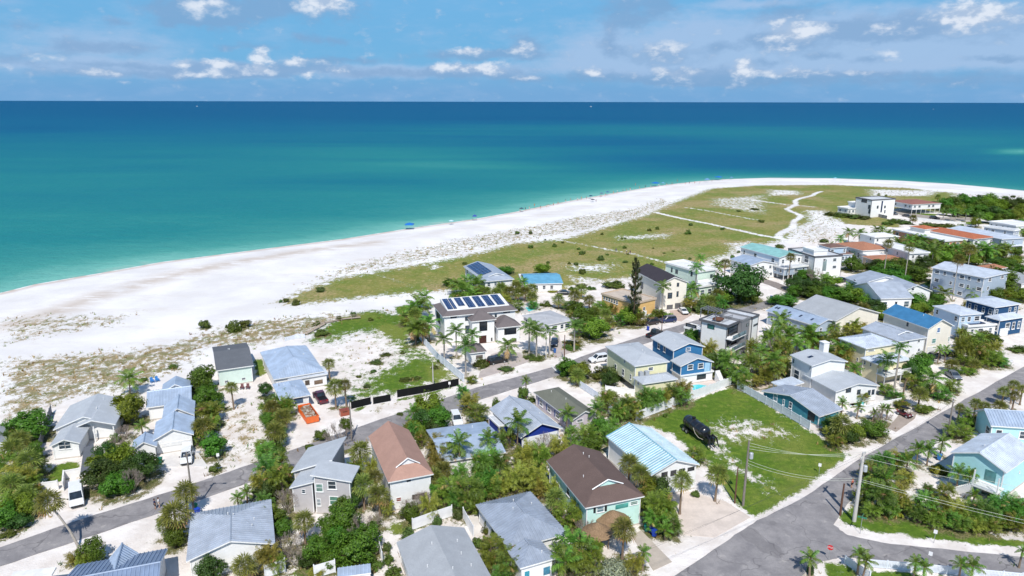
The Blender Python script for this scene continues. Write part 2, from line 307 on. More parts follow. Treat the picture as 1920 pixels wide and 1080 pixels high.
# ------------------------------------------------------------------ plants: crop, then type x y radius height (crown centre as it shows, height in metres)
# S fan palm, C feather palm, R tall grey-trunked feather palm, W very tall thin fan palm, A clumping palm, B broadleaf tree, b low bush, D leafless shrub, V silvery bush, P tall pine, Y yellow-green bush
PL = {
'c1': 'B 215 780 165 2.6;B 935 655 145 3.2;C 965 430 105 4;B 1520 440 125 3;B 1555 570 105 2.6;A 1560 690 105 2.6;S 1520 800 100 3;B 1590 930 110 2.2;S 1735 510 58 4.6;C 1060 790 60 2.6;D 930 820 85 2;b 1530 20 46 1.5;b 1750 30 66 1.9;b 1840 15 50 1.3;A 30 905 60 2;b 850 880 50 1;A 1650 640 40 1.2;A 1600 760 60 1.8;B 1600 690 70 2;A 1470 880 60 1.6;B 1480 500 70 2;B 120 870 90 1.6;A 60 820 60 1.6;A 1400 830 50 1;b 1300 340 40 .6;b 1080 440 30 .4',
'c2': 'S 90 140 110 4;S 210 220 120 3.5;A 110 320 150 3;S 80 400 110 3.5;B 130 560 135 2.2;A 60 500 120 2.6;S 190 460 90 3;A 230 330 90 2.4;B 270 130 70 2;S 150 60 90 3.6;B 760 310 150 2.6;B 1070 250 130 2.6;B 900 200 130 3;B 870 390 120 2;D 980 330 100 3;D 870 60 60 2;S 1390 450 105 4;S 1310 620 130 4.4;B 1310 790 80 1.6;A 1240 700 70 2;A 560 930 75 1.2;B 690 880 100 2;C 1780 490 60 2.5;C 1850 450 65 2.6;b 1610 260 50 .8;B 800 150 90 2;b 60 760 60 .4;A 40 250 110 3;B 40 620 110 2;A 180 560 90 1.8;A 300 250 70 1.6;B 960 290 110 2.2;B 700 240 80 2;A 1330 720 80 2;A 640 960 70 1.2;B 140 660 90 1.2;A 270 420 60 1.4',
'c3': 'B 470 515 55 2;b 490 600 48 1.4;A 630 620 75 3;S 520 660 75 3;B 480 740 55 2;S 600 735 85 3.2;S 540 840 95 3.2;S 945 330 58 3.5;S 990 505 80 4.6;S 1065 490 62 4.6;D 1000 830 130 3;B 890 860 60 1;B 1075 780 55 3;B 1690 640 125 3;B 1770 735 105 3;C 1580 690 80 3;B 1620 810 65 2;A 480 985 90 1.6;b 570 965 55 1;b 800 945 40 .6;b 1300 310 55 .4;b 1370 255 45 .4;b 1480 700 30 .4;b 890 90 60 .8;b 1520 440 50 .4;b 1560 20 60 .8;b 1600 430 40 .3;B 640 560 60 2.4;A 560 590 60 2;A 470 660 60 2;A 570 790 70 2;A 510 740 60 2;B 600 660 60 2.2;A 560 900 70 1.4;A 440 930 70 1.2;B 1660 740 90 2.4;B 1740 800 80 1.8;A 1570 780 50 1.4;b 1230 490 30 .5;b 1280 380 30 .4;b 1170 420 24 .3;b 1500 240 24 .4;b 1740 350 30 .4;b 1780 300 30 .4',
'c4': 'A 500 280 130 3;A 570 360 110 3;B 470 430 90 2.2;A 590 250 80 2.6;S 1180 150 100 4;S 1200 400 105 4;S 1320 470 100 3.6;S 1290 340 75 4.6;D 630 480 110 3;D 740 440 115 2.6;A 500 600 75 2.4;S 760 670 95 3.6;D 640 810 125 2.6;D 700 910 90 2;A 480 920 115 2.6;S 310 1010 115 2.6;B 60 1020 115 2;B 860 870 115 2.2;B 1110 880 170 2.6;B 1060 640 130 3;D 1170 690 120 3.2;B 1230 790 125 2.2;B 1050 560 85 3;B 960 960 80 1.4;D 1580 520 120 2.6;B 1560 600 80 1.6;A 1700 540 90 2.6;b 1540 750 62 1.2;b 1380 850 42 .8;b 1390 940 45 .9;b 1310 985 52 .8;b 1430 1040 72 1;b 1260 940 50 1;D 1290 640 80 2;B 1010 780 90 2;A 860 1040 70 .8;D 1660 480 70 2;A 420 380 80 2.4;A 640 300 60 2;A 460 510 80 2;B 560 640 80 1.8;B 600 720 80 1.6;A 1140 250 70 2.4;A 1260 250 60 2.4;S 1140 330 80 3.6;A 1380 560 60 1.6;B 1130 500 70 2;B 940 700 90 2;B 780 960 70 1.2;b 1180 960 80 1;A 560 980 70 1.6;D 560 900 80 2',
'c5': 'R 450 200 95 7;R 290 150 75 6;R 380 90 85 6.4;C 770 190 95 4;b 750 362 62 .5;R 930 60 92 6.4;R 985 90 95 6.8;R 1085 90 75 6.2;R 1270 50 75 6.2;C 70 50 95 5;S 130 70 75 4;R 500 120 75 6;b 570 310 64 1.2;A 500 440 42 1;B 1210 350 95 2.2;B 1310 370 95 2.2;S 1290 420 75 2.2;b 1470 380 92 1.5;B 1535 440 72 1.8;A 480 590 90 2.6;A 545 680 90 2.6;A 430 530 60 2;C 905 450 45 4.2;b 885 530 48 1.8;b 945 590 42 .8;b 680 610 38 1.2;C 405 915 110 5.6;C 620 880 85 4.6;C 845 760 115 5.6;A 760 850 75 3;A 240 930 115 3;A 330 1010 110 2.8;C 1215 690 75 4.6;C 1440 660 85 4.6;A 1370 850 105 3;B 1400 935 95 2;D 1060 900 120 2.6;A 1150 950 95 2.4;A 1250 850 70 2.6;A 1540 600 75 2.2;A 1660 650 85 2.6;A 1780 620 80 2.4;A 1860 590 95 2.4;C 230 620 0 0;b 1245 200 70 .4;b 500 1000 60 1.6;b 960 275 80 .4;A 1560 780 60 2;A 120 870 60 2;A 1600 700 70 2;B 1460 790 80 2;A 1520 850 70 2;A 1300 960 80 2;A 980 980 90 2;A 880 1000 90 2.2;A 700 940 80 2.4;B 640 1010 70 2.2;A 60 830 60 1.8;A 30 790 60 2',
'c6': 'S 280 290 95 3.6;A 330 420 125 3;A 480 470 115 3;S 220 340 85 3.4;B 560 400 105 2.4;A 620 220 115 3.4;A 710 250 100 3.2;A 830 300 125 3.4;A 960 310 125 3.4;A 900 200 105 4;A 1015 230 95 3.6;A 560 270 85 3;A 420 340 90 2.8;S 1130 500 95 3;A 1200 600 115 2.8;A 1285 560 75 2.6;D 1350 690 100 2;A 660 850 125 2.4;A 770 960 125 2.4;B 700 760 65 1.6;b 545 820 55 1;C 1240 830 140 3.6;C 1200 970 130 3;C 1340 860 120 3;A 1380 940 105 2.4;S 1640 730 108 4.6;V 1560 1010 135 1.6;A 1720 980 85 1.8;C 1790 900 70 2.5;S 1680 240 95 4;S 1765 310 95 4;B 1860 420 95 2.6;A 1870 560 115 2.8;A 1880 650 100 2.2;b 395 600 44 1.2;b 240 655 44 1;b 620 700 50 1.2;A 1100 420 70 2.4;A 640 330 80 2.6;A 380 500 90 2.2;A 530 530 80 2;B 250 440 90 2;A 720 380 90 2.4;A 1020 400 80 2.2;A 650 420 80 2;A 240 250 80 3;B 1300 620 70 2;A 640 960 80 1.8;A 720 1050 90 1.8;C 1140 900 90 2.4;A 1290 960 90 2;A 1440 860 60 1.6;A 1800 470 80 2.4;A 1820 380 70 2.6',
'c7': 'A 380 600 92 2.6;A 480 565 92 2.6;A 570 540 92 2.6;A 640 510 84 2.4;A 240 640 92 2.6;A 60 600 84 2.6;A 170 680 80 2.2;A 830 220 90 3.2;A 900 300 112 3.2;A 985 330 120 3.2;A 1060 400 100 2.6;B 710 120 62 3;A 1150 310 90 4;C 1320 290 100 5;A 1380 240 90 4;C 1230 230 80 5;D 1350 170 80 4;A 1200 445 56 1.8;C 1380 40 85 5;C 1590 100 112 4.6;C 1450 110 90 4.6;A 1840 180 115 4;S 1830 780 115 3.2;b 510 710 20 .5;A 740 990 90 1.8;b 120 380 70 2;A 1280 400 90 2.6;A 1420 330 70 3;A 1300 130 80 4;A 1170 180 70 4;A 1100 470 60 1.8;C 1500 170 80 4;A 1640 160 80 3;A 1720 150 70 3;A 1260 330 80 3;C 1350 360 70 4;A 300 690 60 1.6;A 640 570 70 2.2;B 1880 850 90 1.6;A 1790 900 70 1.4',
'c8': 'S 635 365 95 5.6;S 905 320 95 4.6;B 460 420 105 2.6;A 490 560 135 3;A 560 680 90 1.8;C 510 730 70 1.6;b 735 455 38 .7',
'd1': 'S 1140 560 72 3;R 990 220 75 10;C 900 290 95 6.4;C 1240 430 115 4.2;B 1130 350 92 3;B 1170 300 70 2.6;A 1300 540 85 1.5;C 650 360 75 4.2;C 550 210 105 5;A 560 270 80 3.6;S 1040 410 38 5;A 960 560 75 1.4;B 645 830 92 2;D 850 700 95 2;B 790 810 112 1.6;C 560 620 58 2.6;C 680 650 52 2.5;C 900 665 48 2.2;C 860 660 46 2.2;C 1290 220 48 3.6;C 1340 210 40 3.6;A 1450 200 75 4;S 1550 340 58 1.6;A 1640 270 112 2;A 1560 240 85 3;C 1585 130 80 4;A 1690 200 75 2.6;A 1740 300 75 1.4;b 1890 210 75 .8;S 1560 630 54 3.6;S 1630 650 48 3.6;S 1440 660 44 3;S 1770 540 54 3;S 1845 490 50 4;S 1850 570 48 3;S 1910 520 44 3.4;S 1740 650 62 1.8;A 1440 810 105 2;C 1130 960 75 3;C 1210 970 85 3;C 1310 910 72 3;A 970 1035 90 1.8;B 1070 370 70 2.6;b 1400 380 60 1;A 1500 370 60 1;b 1210 655 50 .3;A 500 830 80 1.6;C 800 690 40 1.8;A 700 560 60 1.6;A 1540 740 60 1.4;A 1160 660 60 1;A 1100 460 70 2;A 1380 480 70 1.6;A 1180 500 60 1.8;A 1000 620 60 1;A 480 260 80 3;A 420 330 60 2;A 640 440 60 1.8;A 1500 150 60 3;A 1600 200 80 2.4;A 1700 260 70 1.8;A 1480 280 60 2;S 1380 340 60 1.6;A 880 520 60 1.4;B 560 870 60 1.4;A 1480 760 60 1.4;C 1500 690 50 3;A 1600 770 60 1.2;B 480 780 80 1.6',
'd2': 'C 890 350 130 3.6;A 860 500 125 2.4;C 740 420 90 3;A 960 440 105 2.4;A 860 220 100 2;C 1050 210 90 2.6;A 1180 540 92 2;A 1280 560 92 2;A 1420 560 112 2;A 1500 620 100 1.8;A 1620 600 112 2;A 1720 560 105 2;A 1830 540 122 2.4;B 1890 640 100 1.6;C 1430 300 85 3.2;C 1520 320 72 3.2;Y 1290 270 72 1;A 1330 450 82 1.5;Y 960 610 60 .5;C 690 915 75 3;C 740 960 75 3;C 1110 980 75 3;C 1175 1010 70 3;C 1450 990 75 3;C 1540 1000 88 3;C 1910 890 50 2.6;C 320 940 82 2.6;b 320 1015 30 1;A 780 560 80 1.6;A 1080 560 80 1.6;C 1550 470 60 1.6;C 1690 480 50 1.4;A 1760 650 80 1.2;A 1560 700 70 1.2;A 760 300 90 2;A 820 400 90 2;A 1000 520 80 2;A 1140 620 70 1.4;A 1240 640 80 1.5;A 1350 640 90 1.6;A 1450 680 80 1.4;A 1660 680 90 1.5;A 1860 660 90 1.8;A 920 560 80 1.6;A 1560 560 90 2;A 1900 560 90 2;A 700 480 60 1.6;C 820 330 90 3;A 1040 330 70 1.4;A 1200 430 60 1.2',
'd3': 'C 270 480 115 4.4;C 330 620 100 5;C 240 640 85 5;S 230 560 90 3;C 590 370 110 3.4;C 690 330 100 4.4;C 630 300 80 4;S 800 350 65 3;S 880 365 65 3;S 990 350 72 4.2;S 1110 370 55 3;A 900 430 70 1.8;B 490 315 60 1.3;B 910 225 72 1.4;B 1190 210 65 2.2;S 1310 450 68 2.6;b 1210 470 46 1;S 1110 430 55 3;S 1430 420 64 3;S 1540 455 55 3;B 1440 500 72 1.8;A 1630 500 82 2;B 1580 650 122 3;B 1490 570 84 3;A 1470 650 80 2.6;Y 1420 770 75 .4;b 1720 325 95 1.3;b 1100 45 24 .6;b 1280 40 20 .6;b 1625 130 30 1.1;b 1490 225 30 1;b 605 170 24 .6;b 1490 90 28 .7;b 1440 175 22 .7;b 1230 165 16 .6;P 1870 635 75 8.6;C 1040 310 60 3.6;A 1000 480 60 2;Y 1260 375 46 .5;C 1275 325 34 2.4;S 700 395 60 2.4;A 560 420 70 1.6;b 1555 355 40 .7;S 1660 560 60 2.6;C 540 330 80 3.6;S 760 390 60 2.6;S 840 400 60 2.6;S 940 390 60 2.8;S 1060 390 55 3;S 1010 400 50 2.6;A 1120 480 50 1.6;A 1700 480 60 2;S 1480 380 55 2.6;A 1380 480 60 1.6;S 1580 540 60 2.4;B 1540 590 90 2.4;A 1400 560 50 2;S 1690 620 60 2.4;A 1770 590 70 2;C 300 420 80 4;C 220 500 80 4.4;A 260 690 60 1.6;A 180 600 70 1.4;b 1480 340 50 .8;b 1420 360 40 .7;C 660 400 80 2.8',
'd4': 'B 1230 310 190 6.6;R 905 215 70 10;C 935 130 50 10;R 655 360 70 8;C 870 360 85 5;S 1060 410 92 4;b 940 485 82 2;b 1020 520 60 1.4;S 480 590 62 2;B 400 560 105 2.8;A 290 510 55 2;B 1650 320 82 2.6;B 1720 260 82 2;D 1790 240 75 4;B 1840 360 92 2.6;B 1560 450 112 1.8;S 1610 130 46 8.6;C 1540 590 95 5.2;C 1600 700 100 4.6;C 1750 720 120 4.2;S 1120 180 60 6;C 1060 190 60 6;b 640 550 60 1;b 860 700 60 2;b 560 540 60 1.4;b 1130 490 50 1;A 620 540 50 1.6;A 850 480 60 2;A 1080 470 60 2.6;S 1010 460 60 3;A 970 430 60 2.4;C 830 420 60 3.6;B 1320 420 80 2.4;B 1130 420 80 2.4;A 700 560 40 1.2;b 830 520 50 1;B 1780 330 80 2.4;B 1700 380 80 2',
'd5': 'B 300 350 112 2.6;B 420 370 112 2.6;B 560 400 115 2.6;B 680 400 120 2.6;S 710 520 84 3.6;B 800 500 92 2.4;C 560 590 60 3;A 620 650 95 2.2;B 630 180 82 2.6;B 900 215 105 2.6;B 1000 190 112 2.8;B 1130 250 105 2.6;W 900 30 46 13;W 1060 60 46 13;R 1190 60 82 5.6;R 1240 90 82 5.6;B 1270 80 105 3;W 1430 150 56 13;W 1520 75 52 13;C 1620 60 95 5.2;B 1080 450 112 2.6;B 1190 420 112 2.6;C 1320 390 75 3;B 1180 490 80 2;B 1740 300 125 4.4;Y 1770 390 92 2;B 1870 400 92 2.4;C 1550 390 66 2.6;C 1630 570 56 3;b 1360 600 64 2;B 1780 180 92 2.2;B 1900 220 66 2;B 480 400 90 2.4;B 360 390 80 2.2;C 620 350 60 3;C 430 290 70 3.4;B 1000 300 80 2;B 700 100 60 2;b 720 190 80 1.2;C 1710 60 60 4.6;C 1800 60 50 4.6;B 1440 560 60 2;A 1500 480 50 2;B 870 560 60 1.6;B 480 300 80 2.2;B 200 380 70 2;B 820 250 80 2.4;B 950 260 90 2.4;B 1060 200 80 2.6;B 1180 170 70 3;B 1010 430 90 2.2;B 1130 500 70 2;B 1270 450 80 2;B 1240 330 60 2;B 1700 400 90 2;B 1880 300 80 2.4;B 1830 470 60 1.6;A 470 660 70 2;A 690 640 70 2;C 650 620 60 3;C 500 640 60 3;B 760 450 80 2.4;B 860 440 70 2;S 1010 400 60 3;B 1660 120 70 2;B 1860 150 70 2;B 1560 150 60 2;C 1480 60 60 4.6;C 1360 60 60 4.4;B 1150 90 70 3;B 1040 110 70 3;B 820 190 70 2.4;A 1460 700 60 2;A 1520 760 60 1.6;B 1620 720 60 1.6;B 1690 740 60 1.4;A 1440 620 50 2',
'd6': 'B 1330 250 62 4;B 1400 240 66 4;B 1460 205 40 5;B 1520 235 66 4;B 1590 225 66 4;B 1660 225 70 5;B 1730 260 70 4;B 1800 245 70 4;B 1880 245 62 4;B 1700 310 72 3.6;B 1600 300 72 3.6;B 1480 290 66 3.6;B 1780 330 72 3.4;B 1860 330 72 3.4;B 1920 290 66 3.6;R 1320 310 40 5;R 1380 312 40 5;R 1415 310 40 5;R 1490 310 40 5;R 1590 345 44 5;b 480 320 62 1.2;b 560 325 72 1.4;b 640 335 72 1.4;b 720 345 62 1.2;b 960 370 66 1.4;b 1030 382 56 1.3;S 1090 360 44 3;b 1200 400 66 1.2;b 1280 405 60 1.2;b 1360 405 50 1.2;C 610 455 56 5;C 690 470 56 5;C 740 490 46 4.4;C 545 505 46 3.6;C 815 440 50 5;C 810 505 56 4;C 860 440 46 5;C 905 470 46 5;C 975 530 60 4.6;C 1060 515 56 5;C 1110 510 60 5;C 1180 520 66 5;C 1240 565 76 4.6;C 1290 555 66 4.6;C 1345 580 56 4;S 1275 200 26 3;S 1455 200 26 4;S 830 180 14 3;S 885 190 14 3;B 1760 400 46 3;C 1700 410 46 4;C 1900 450 40 5;B 1840 460 50 3;C 1480 560 60 5;C 1410 580 60 5;B 1200 640 90 3;B 1320 640 90 2.6;B 1720 680 70 2;B 1580 640 60 2;C 470 560 40 3;B 600 590 60 2;B 680 640 70 2;b 420 520 40 1;b 90 560 40 1;b 1890 220 40 1.4;b 1780 195 30 1;b 1840 190 20 1;B 720 590 60 2;B 760 640 60 2;B 900 600 60 2.2;B 1000 570 60 2.6;B 1120 600 70 2.8;B 860 700 80 2.2;B 980 690 80 2.2;B 1120 680 80 2.4;B 1420 640 70 2.4;B 1500 640 60 2;B 1640 560 50 3;B 1660 620 60 2.4;B 1740 620 60 2;B 1860 600 60 2;C 1560 590 66 5;C 1640 590 66 5;C 1760 560 50 4.6;C 1800 570 50 4.6;B 1900 400 50 3;B 1660 350 60 3;B 1740 360 60 3;B 1560 380 40 3;C 1140 560 50 4;b 1440 410 40 1.2;B 1900 470 50 3;b 900 390 50 1;B 1600 260 60 4;B 1420 300 50 3.4;B 1540 300 50 3.4;B 1340 290 40 3.4',
'd7': 'b 40 460 22 1;b 140 460 20 .9;b 1030 440 20 .8;b 1090 425 18 1;b 1320 455 28 1.4;b 1340 400 18 .9;b 1580 430 20 .9;b 675 470 14 .7;b 520 610 25 1;b 500 580 16 .7;b 665 650 25 1.2;b 525 750 25 1.2;b 140 565 22 .9;b 320 555 20 .9;b 845 570 18 .8;b 1820 285 40 .6;b 1870 375 28 .8;b 1700 300 24 .5;b 850 680 26 .5;b 480 695 18 .6;b 430 690 14 .6;b 1050 695 16 .6;b 1655 640 20 .9;b 1700 605 16 .6;b 1335 655 14 .6;b 870 620 12 .5;b 715 625 16 .4;b 380 535 12 .5;b 825 505 12 .5;b 850 505 12 .5;b 250 515 10 .4;b 270 685 14 .6;b 1140 615 14 .3;b 1210 600 12 .3;b 1060 580 10 .3',
'd8': 'b 300 740 36 1;b 225 725 26 .8;b 480 645 44 1;b 185 735 18 .6;b 730 830 30 1;b 620 860 30 .8;b 455 900 34 .8;b 1115 835 24 .6;b 1460 590 0 0;b 860 870 24 .5',
}
PLANTS = []
for cr, st in PL.items():
    for e in st.split(';'):
        k, x, y, r, z = e.split(); x, y, r, z = float(x), float(y), float(r), float(z)
        if r <= 0: continue
        p = GC(cr, x, y, 0 if k == 'P' else z); dd = depth_of(p)
        PLANTS.append((k, p.x, p.y, z, r / 4 * dd / FPX))

# ------------------------------------------------------------------ ground
SHORE_Z = -1.0
shore_px = [(0,547),(60,532),(200,508),(300,490),(480,467),(640,447),(760,428),(880,411),(960,397),(1060,377),(1150,361),(1230,348),(1300,340),(1360,335.5),(1440,333),(1560,334),(1680,338),(1780,344),(1860,351),(1920,357)]
SH = [tuple(G(x, y, SHORE_Z)[:2]) for x, y in shore_px]
d0 = (SH[0][0] - SH[2][0], SH[0][1] - SH[2][1]); ln = math.hypot(*d0)
SH = [(SH[0][0] + d0[0] / ln * t, SH[0][1] + d0[1] / ln * t) for t in (3000, 600, 150)] + SH
d1 = (SH[-1][0] - SH[-3][0], SH[-1][1] - SH[-3][1]); ln = math.hypot(*d1)
SH += [(SH[-1][0] + d1[0] / ln * t, SH[-1][1] + d1[1] / ln * t) for t in (150, 700, 3500)]
def axis(lo, hi, step, far_lo, far_hi):
    a = list(np.arange(lo, hi + step, step)); s, v = step, lo
    pre = []
    while v > far_lo: s *= 1.35; v -= s; pre.append(v)
    s, v = step, a[-1]; post = []
    while v < far_hi: s *= 1.35; v += s; post.append(v)
    return np.array(pre[::-1] + a + post)
GX = axis(-200, 440, 1.45, -3300, 3600); GY = axis(66, 640, 1.45, -2500, 900)
XX, YY = np.meshgrid(GX, GY)
def seg_dist(X, Y, pts, closed=False):
    D = np.full(X.shape, 1e9); n = len(pts)
    for i in range(n if closed else n - 1):
        (ax, ay), (bx, by) = pts[i], pts[(i + 1) % n]; dx, dy = bx - ax, by - ay
        t = np.clip(((X - ax) * dx + (Y - ay) * dy) / (dx * dx + dy * dy + 1e-9), 0, 1)
        D = np.minimum(D, np.hypot(X - ax - t * dx, Y - ay - t * dy))
    return D
def inside(X, Y, pts):
    I = np.zeros(X.shape, bool); n = len(pts)
    for i in range(n):
        (ax, ay), (bx, by) = pts[i], pts[(i + 1) % n]
        if ay == by: continue
        c = ((ay > Y) != (by > Y)) & (X < (bx - ax) * (Y - ay) / (by - ay) + ax); I ^= c
    return I
def soft(pts, w=2.5):
    """0..1 weight of a world polygon with a soft edge of w metres"""
    xs = [p[0] for p in pts]; ys = [p[1] for p in pts]
    ix = np.where((GX > min(xs) - 3*w) & (GX < max(xs) + 3*w))[0]; iy = np.where((GY > min(ys) - 3*w) & (GY < max(ys) + 3*w))[0]
    out = np.zeros(XX.shape)
    if len(ix) == 0 or len(iy) == 0: return out
    s = np.ix_(iy, ix); D = seg_dist(XX[s], YY[s], pts, True); I = inside(XX[s], YY[s], pts)
    out[s] = np.clip(.5 + np.where(I, D, -D) / (2 * w), 0, 1); return out
def softline(pts, half, w=1.2):
    xs = [p[0] for p in pts]; ys = [p[1] for p in pts]; q = half + 3 * w
    ix = np.where((GX > min(xs) - q) & (GX < max(xs) + q))[0]; iy = np.where((GY > min(ys) - q) & (GY < max(ys) + q))[0]
    out = np.zeros(XX.shape); s = np.ix_(iy, ix)
    out[s] = np.clip((half + w - seg_dist(XX[s], YY[s], pts)) / (2 * w), 0, 1); return out
gp = lambda *a: [tuple(G(x, y)[:2]) for x, y in a]
gc = lambda cr, *a: [tuple(GC(cr, x, y)[:2]) for x, y in a]
SDIST = seg_dist(XX, YY, SH); LAND = inside(XX, YY, SH + [(6000, -6000), (-6000, -6000)])
SGN = np.where(LAND, SDIST, -SDIST)
mx = np.maximum
lawn = .97 * soft(gp((1192,792),(1370,724),(1388,729),(1522,808),(1596,852),(1512,915),(1440,957),(1418,973),(1382,948),(1345,905),(1318,862),(1260,815)), 1.2)
for pts, w in ((gp((655,757),(865,708),(800,655),(758,592),(700,580),(640,592),(585,622),(575,640),(605,652),(628,690)), 5),
               (gc('d2', (530,610),(600,560),(760,560),(1250,700),(1960,820),(1960,866),(1600,845),(1250,805),(950,765),(700,735),(560,690)), .8),
               (gc('d2', (410,985),(470,970),(590,995),(760,1090),(420,1090)), .6), (gc('d2', (760,1040),(1100,1062),(1500,1100),(800,1100)), .6),
               (gc('c4', (620,1090),(780,900),(880,740),(1050,740),(1320,880),(1280,960),(1080,1020),(900,1090)), 1.2),
               (gc('c4', (1330,700),(1600,640),(1860,560),(1890,600),(1600,740),(1420,790)), 1.2),
               (gc('c2', (330,330),(430,240),(600,215),(590,325),(480,345),(440,385),(340,380)), .8),
               (gc('c3', (380,295),(465,295),(480,415),(400,420)), .6), (gc('d6', (1060,315),(1280,325),(1260,340),(1090,330)), 2),
               (gc('d6', (1420,380),(1580,380),(1640,400),(1500,405)), 3), (gc('d3', (840,960),(970,930),(980,975),(900,985)), .5),
               (gc('d3', (1040,850),(1140,890),(1150,905),(1080,890)), .5), (gc('c3', (1430,590),(1640,560),(1920,480),(1920,500),(1700,560),(1480,610)), .8),
               (gc('c3', (1120,670),(1260,640),(1150,700)), .6), (gc('c2', (0,760),(150,720),(150,760),(0,820)), .8), (gc('d3', (80,500),(230,480),(270,690),(120,700)), 1.5)):
    lawn = mx(lawn, (.94 if w == 5 else .96) * soft(pts, w))
def cut(A, pts, w, k=1.0): return A * (1 - k * soft(pts, w))
lawn = cut(lawn, gp((600,655),(640,625),(700,618),(745,640),(770,672),(735,690),(700,710),(690,728),(655,715),(630,680)), 6, .75)
lawn = cut(lawn, gp((1335,800),(1390,786),(1440,800),(1478,812),(1440,822),(1400,820),(1360,828),(1340,818)), 5, .72)
lawn = lawn * (1 - .72 * softline(gp((1338,838),(1372,868),(1400,888),(1440,915)), 1.2, 2.2))
def wander(p, amp=1.6):
    o = []
    for (a, b) in zip(p[:-1], p[1:]):
        for i in range(6):
            t = i / 6; x, y = a[0] + (b[0] - a[0]) * t, a[1] + (b[1] - a[1]) * t; o.append((x + amp * math.sin(y * .13 + x * .05), y + amp * math.sin(x * .11)))
    return o + [p[-1]]
field = soft(gp((515,566),(560,545),(620,522),(700,507),(800,492),(900,472),(960,455),(1060,446),(1130,425),(1200,405),(1262,378),(1330,353),(1420,347),(1560,346),(1700,352),(1800,362),(1960,376),(1960,420),(1700,392),(1620,396),(1572,420),(1530,440),(1440,458),(1400,470),(1300,500),(1200,520),(1130,530),(1050,545),(960,540),(860,545),(700,558),(560,574)), 7)
field = mx(field, soft(gc('d6', (440,300),(560,290),(1000,380),(1000,430),(560,400)), 3))
for pts, half in ((gp((1238,399),(1290,412),(1400,434),(1470,449)), 1.5), (gp((1052,451),(1110,461),(1180,475),(1245,492)), .9), (gp((1282,388),(1350,400),(1420,412)), .9),
                  (gp((1466,446),(1475,432),(1493,416),(1494,404),(1479,391),(1490,380),(1510,370),(1540,359)), 1.7), (gp((1396,372),(1440,379),(1475,384),(1527,388)), 1.2),
                  (gp((690,510),(730,522),(775,540)), .5)):
    field = field * (1 - min(.85, .4 + half * .3) * softline(wander(pts), half * .8, 1.2))
bare = np.zeros(XX.shape)
for pts, w, k in ((gc('d6', (300,300),(420,300),(540,440),(560,560),(230,540),(150,460),(330,380)), 6, .8), (gc('d6', (0,140),(240,150),(260,180),(0,190)), 5, .5), (gc('d6', (760,140),(1300,150),(1200,190),(780,190)), 6, .6),
                  (gc('d6', (1380,170),(1920,190),(1920,220),(1400,200)), 6, .6), (gc('d7', (800,490),(1180,470),(1180,500),(800,520)), 5, .5), (gc('d7', (420,700),(780,700),(700,760),(480,750)), 5, .5), (gc('d7', (1500,210),(1900,180),(1900,330),(1500,260)), 6, .4),
                  (gc('d7', (440,790),(620,810),(600,840),(480,830)), 4, .6), (gc('d8', (1300,470),(1390,470),(1370,495),(1320,500)), 2, .6), (gc('d7', (1600,540),(1800,530),(1800,600),(1650,600)), 4, .5)):
    bare = mx(bare, k * soft(pts, w))
field = field * (1 - bare)
oats = soft(gp((0,676),(120,664),(250,655),(330,640),(420,612),(480,600),(590,590),(650,585),(640,600),(575,630),(495,645),(470,652),(390,650),(345,690),(300,710),(240,735),(160,742),(100,762),(60,800),(0,830)), 4)
oats = mx(oats, .75 * soft(gp((0,600),(60,590),(200,590),(265,583),(220,610),(120,625),(0,650)), 4))
oats = mx(oats, .72 * soft(gp((560,535),(640,500),(760,470),(850,450),(960,430),(1080,405),(1180,392),(1240,372),(1262,378),(1200,408),(1100,432),(960,455),(860,478),(700,506)), 4))
oats = mx(oats, .8 * soft(gp((640,592),(760,575),(790,560),(745,610),(700,600)), 4)); oats = mx(oats, bare * .8)
oats = mx(oats, .8 * soft(gc('c3', (230,560),(400,700),(440,900),(330,1060),(180,900),(160,640)), 2)); oats = mx(oats, .6 * soft(gc('c2', (1600,0),(1900,20),(1880,190),(1640,280)), 1.5))
oats = mx(oats, .7 * soft(gp((1325,800),(1390,782),(1450,798),(1490,812),(1440,826),(1400,824),(1360,834),(1335,822)), 3)); oats = mx(oats, .8 * softline(gp((1338,838),(1372,868),(1400,888),(1440,915)), 1.5, 2))
oats = mx(oats, .42 * soft(gp((600,655),(640,625),(700,618),(745,640),(770,672),(735,690),(700,710),(690,728),(655,715),(630,680)), 6))
oats = mx(oats, .5 * soft(gc('c3', (1130,680),(1500,590),(1560,640),(1180,760)), 1.5))
mulch = np.zeros(XX.shape)
for k, x, y, z, r in PLANTS:
    if k in 'CRWSP': r *= .55
    if k == 'b' and y > 215: r *= .5
    q = r * 1.25 + 1.5; ix = np.where(np.abs(GX - x) < q)[0]; iy = np.where(np.abs(GY - y) < q)[0]
    if len(ix) and len(iy):
        s = np.ix_(iy, ix); mulch[s] = mx(mulch[s], np.clip((q - np.hypot(XX[s] - x, YY[s] - y)) / 2.2, 0, 1) * .9)
wet = np.clip(1 - SGN / 9, 0, 1)
wr = softline(gp((-60,622),(60,600),(180,556),(330,515),(470,486),(600,466),(700,455)), 1.5, 9)
wrack = wr * .95
wrack = mx(wrack, .28 * softline(gp((700,455),(860,430),(1000,405),(1150,378),(1260,352),(1340,342)), 2, 8)); wrack = mx(wrack, .35 * softline(gp((1340,342),(1480,341),(1640,344),(1780,353),(1920,368)), 2, 6))
town = soft(gp((-600,1500),(-200,760),(60,760),(330,720),(480,650),(640,640),(900,560),(1150,520),(1400,480),(1560,440),(1640,400),(2400,400),(2600,1500)), 6)
relief = (np.sin(XX * .21 + np.sin(YY * .13) * 2) * np.sin(YY * .27 + 1.3) + .6 * np.sin(XX * .53 + YY * .37) + .5 * np.sin(XX * .9 - YY * .71))
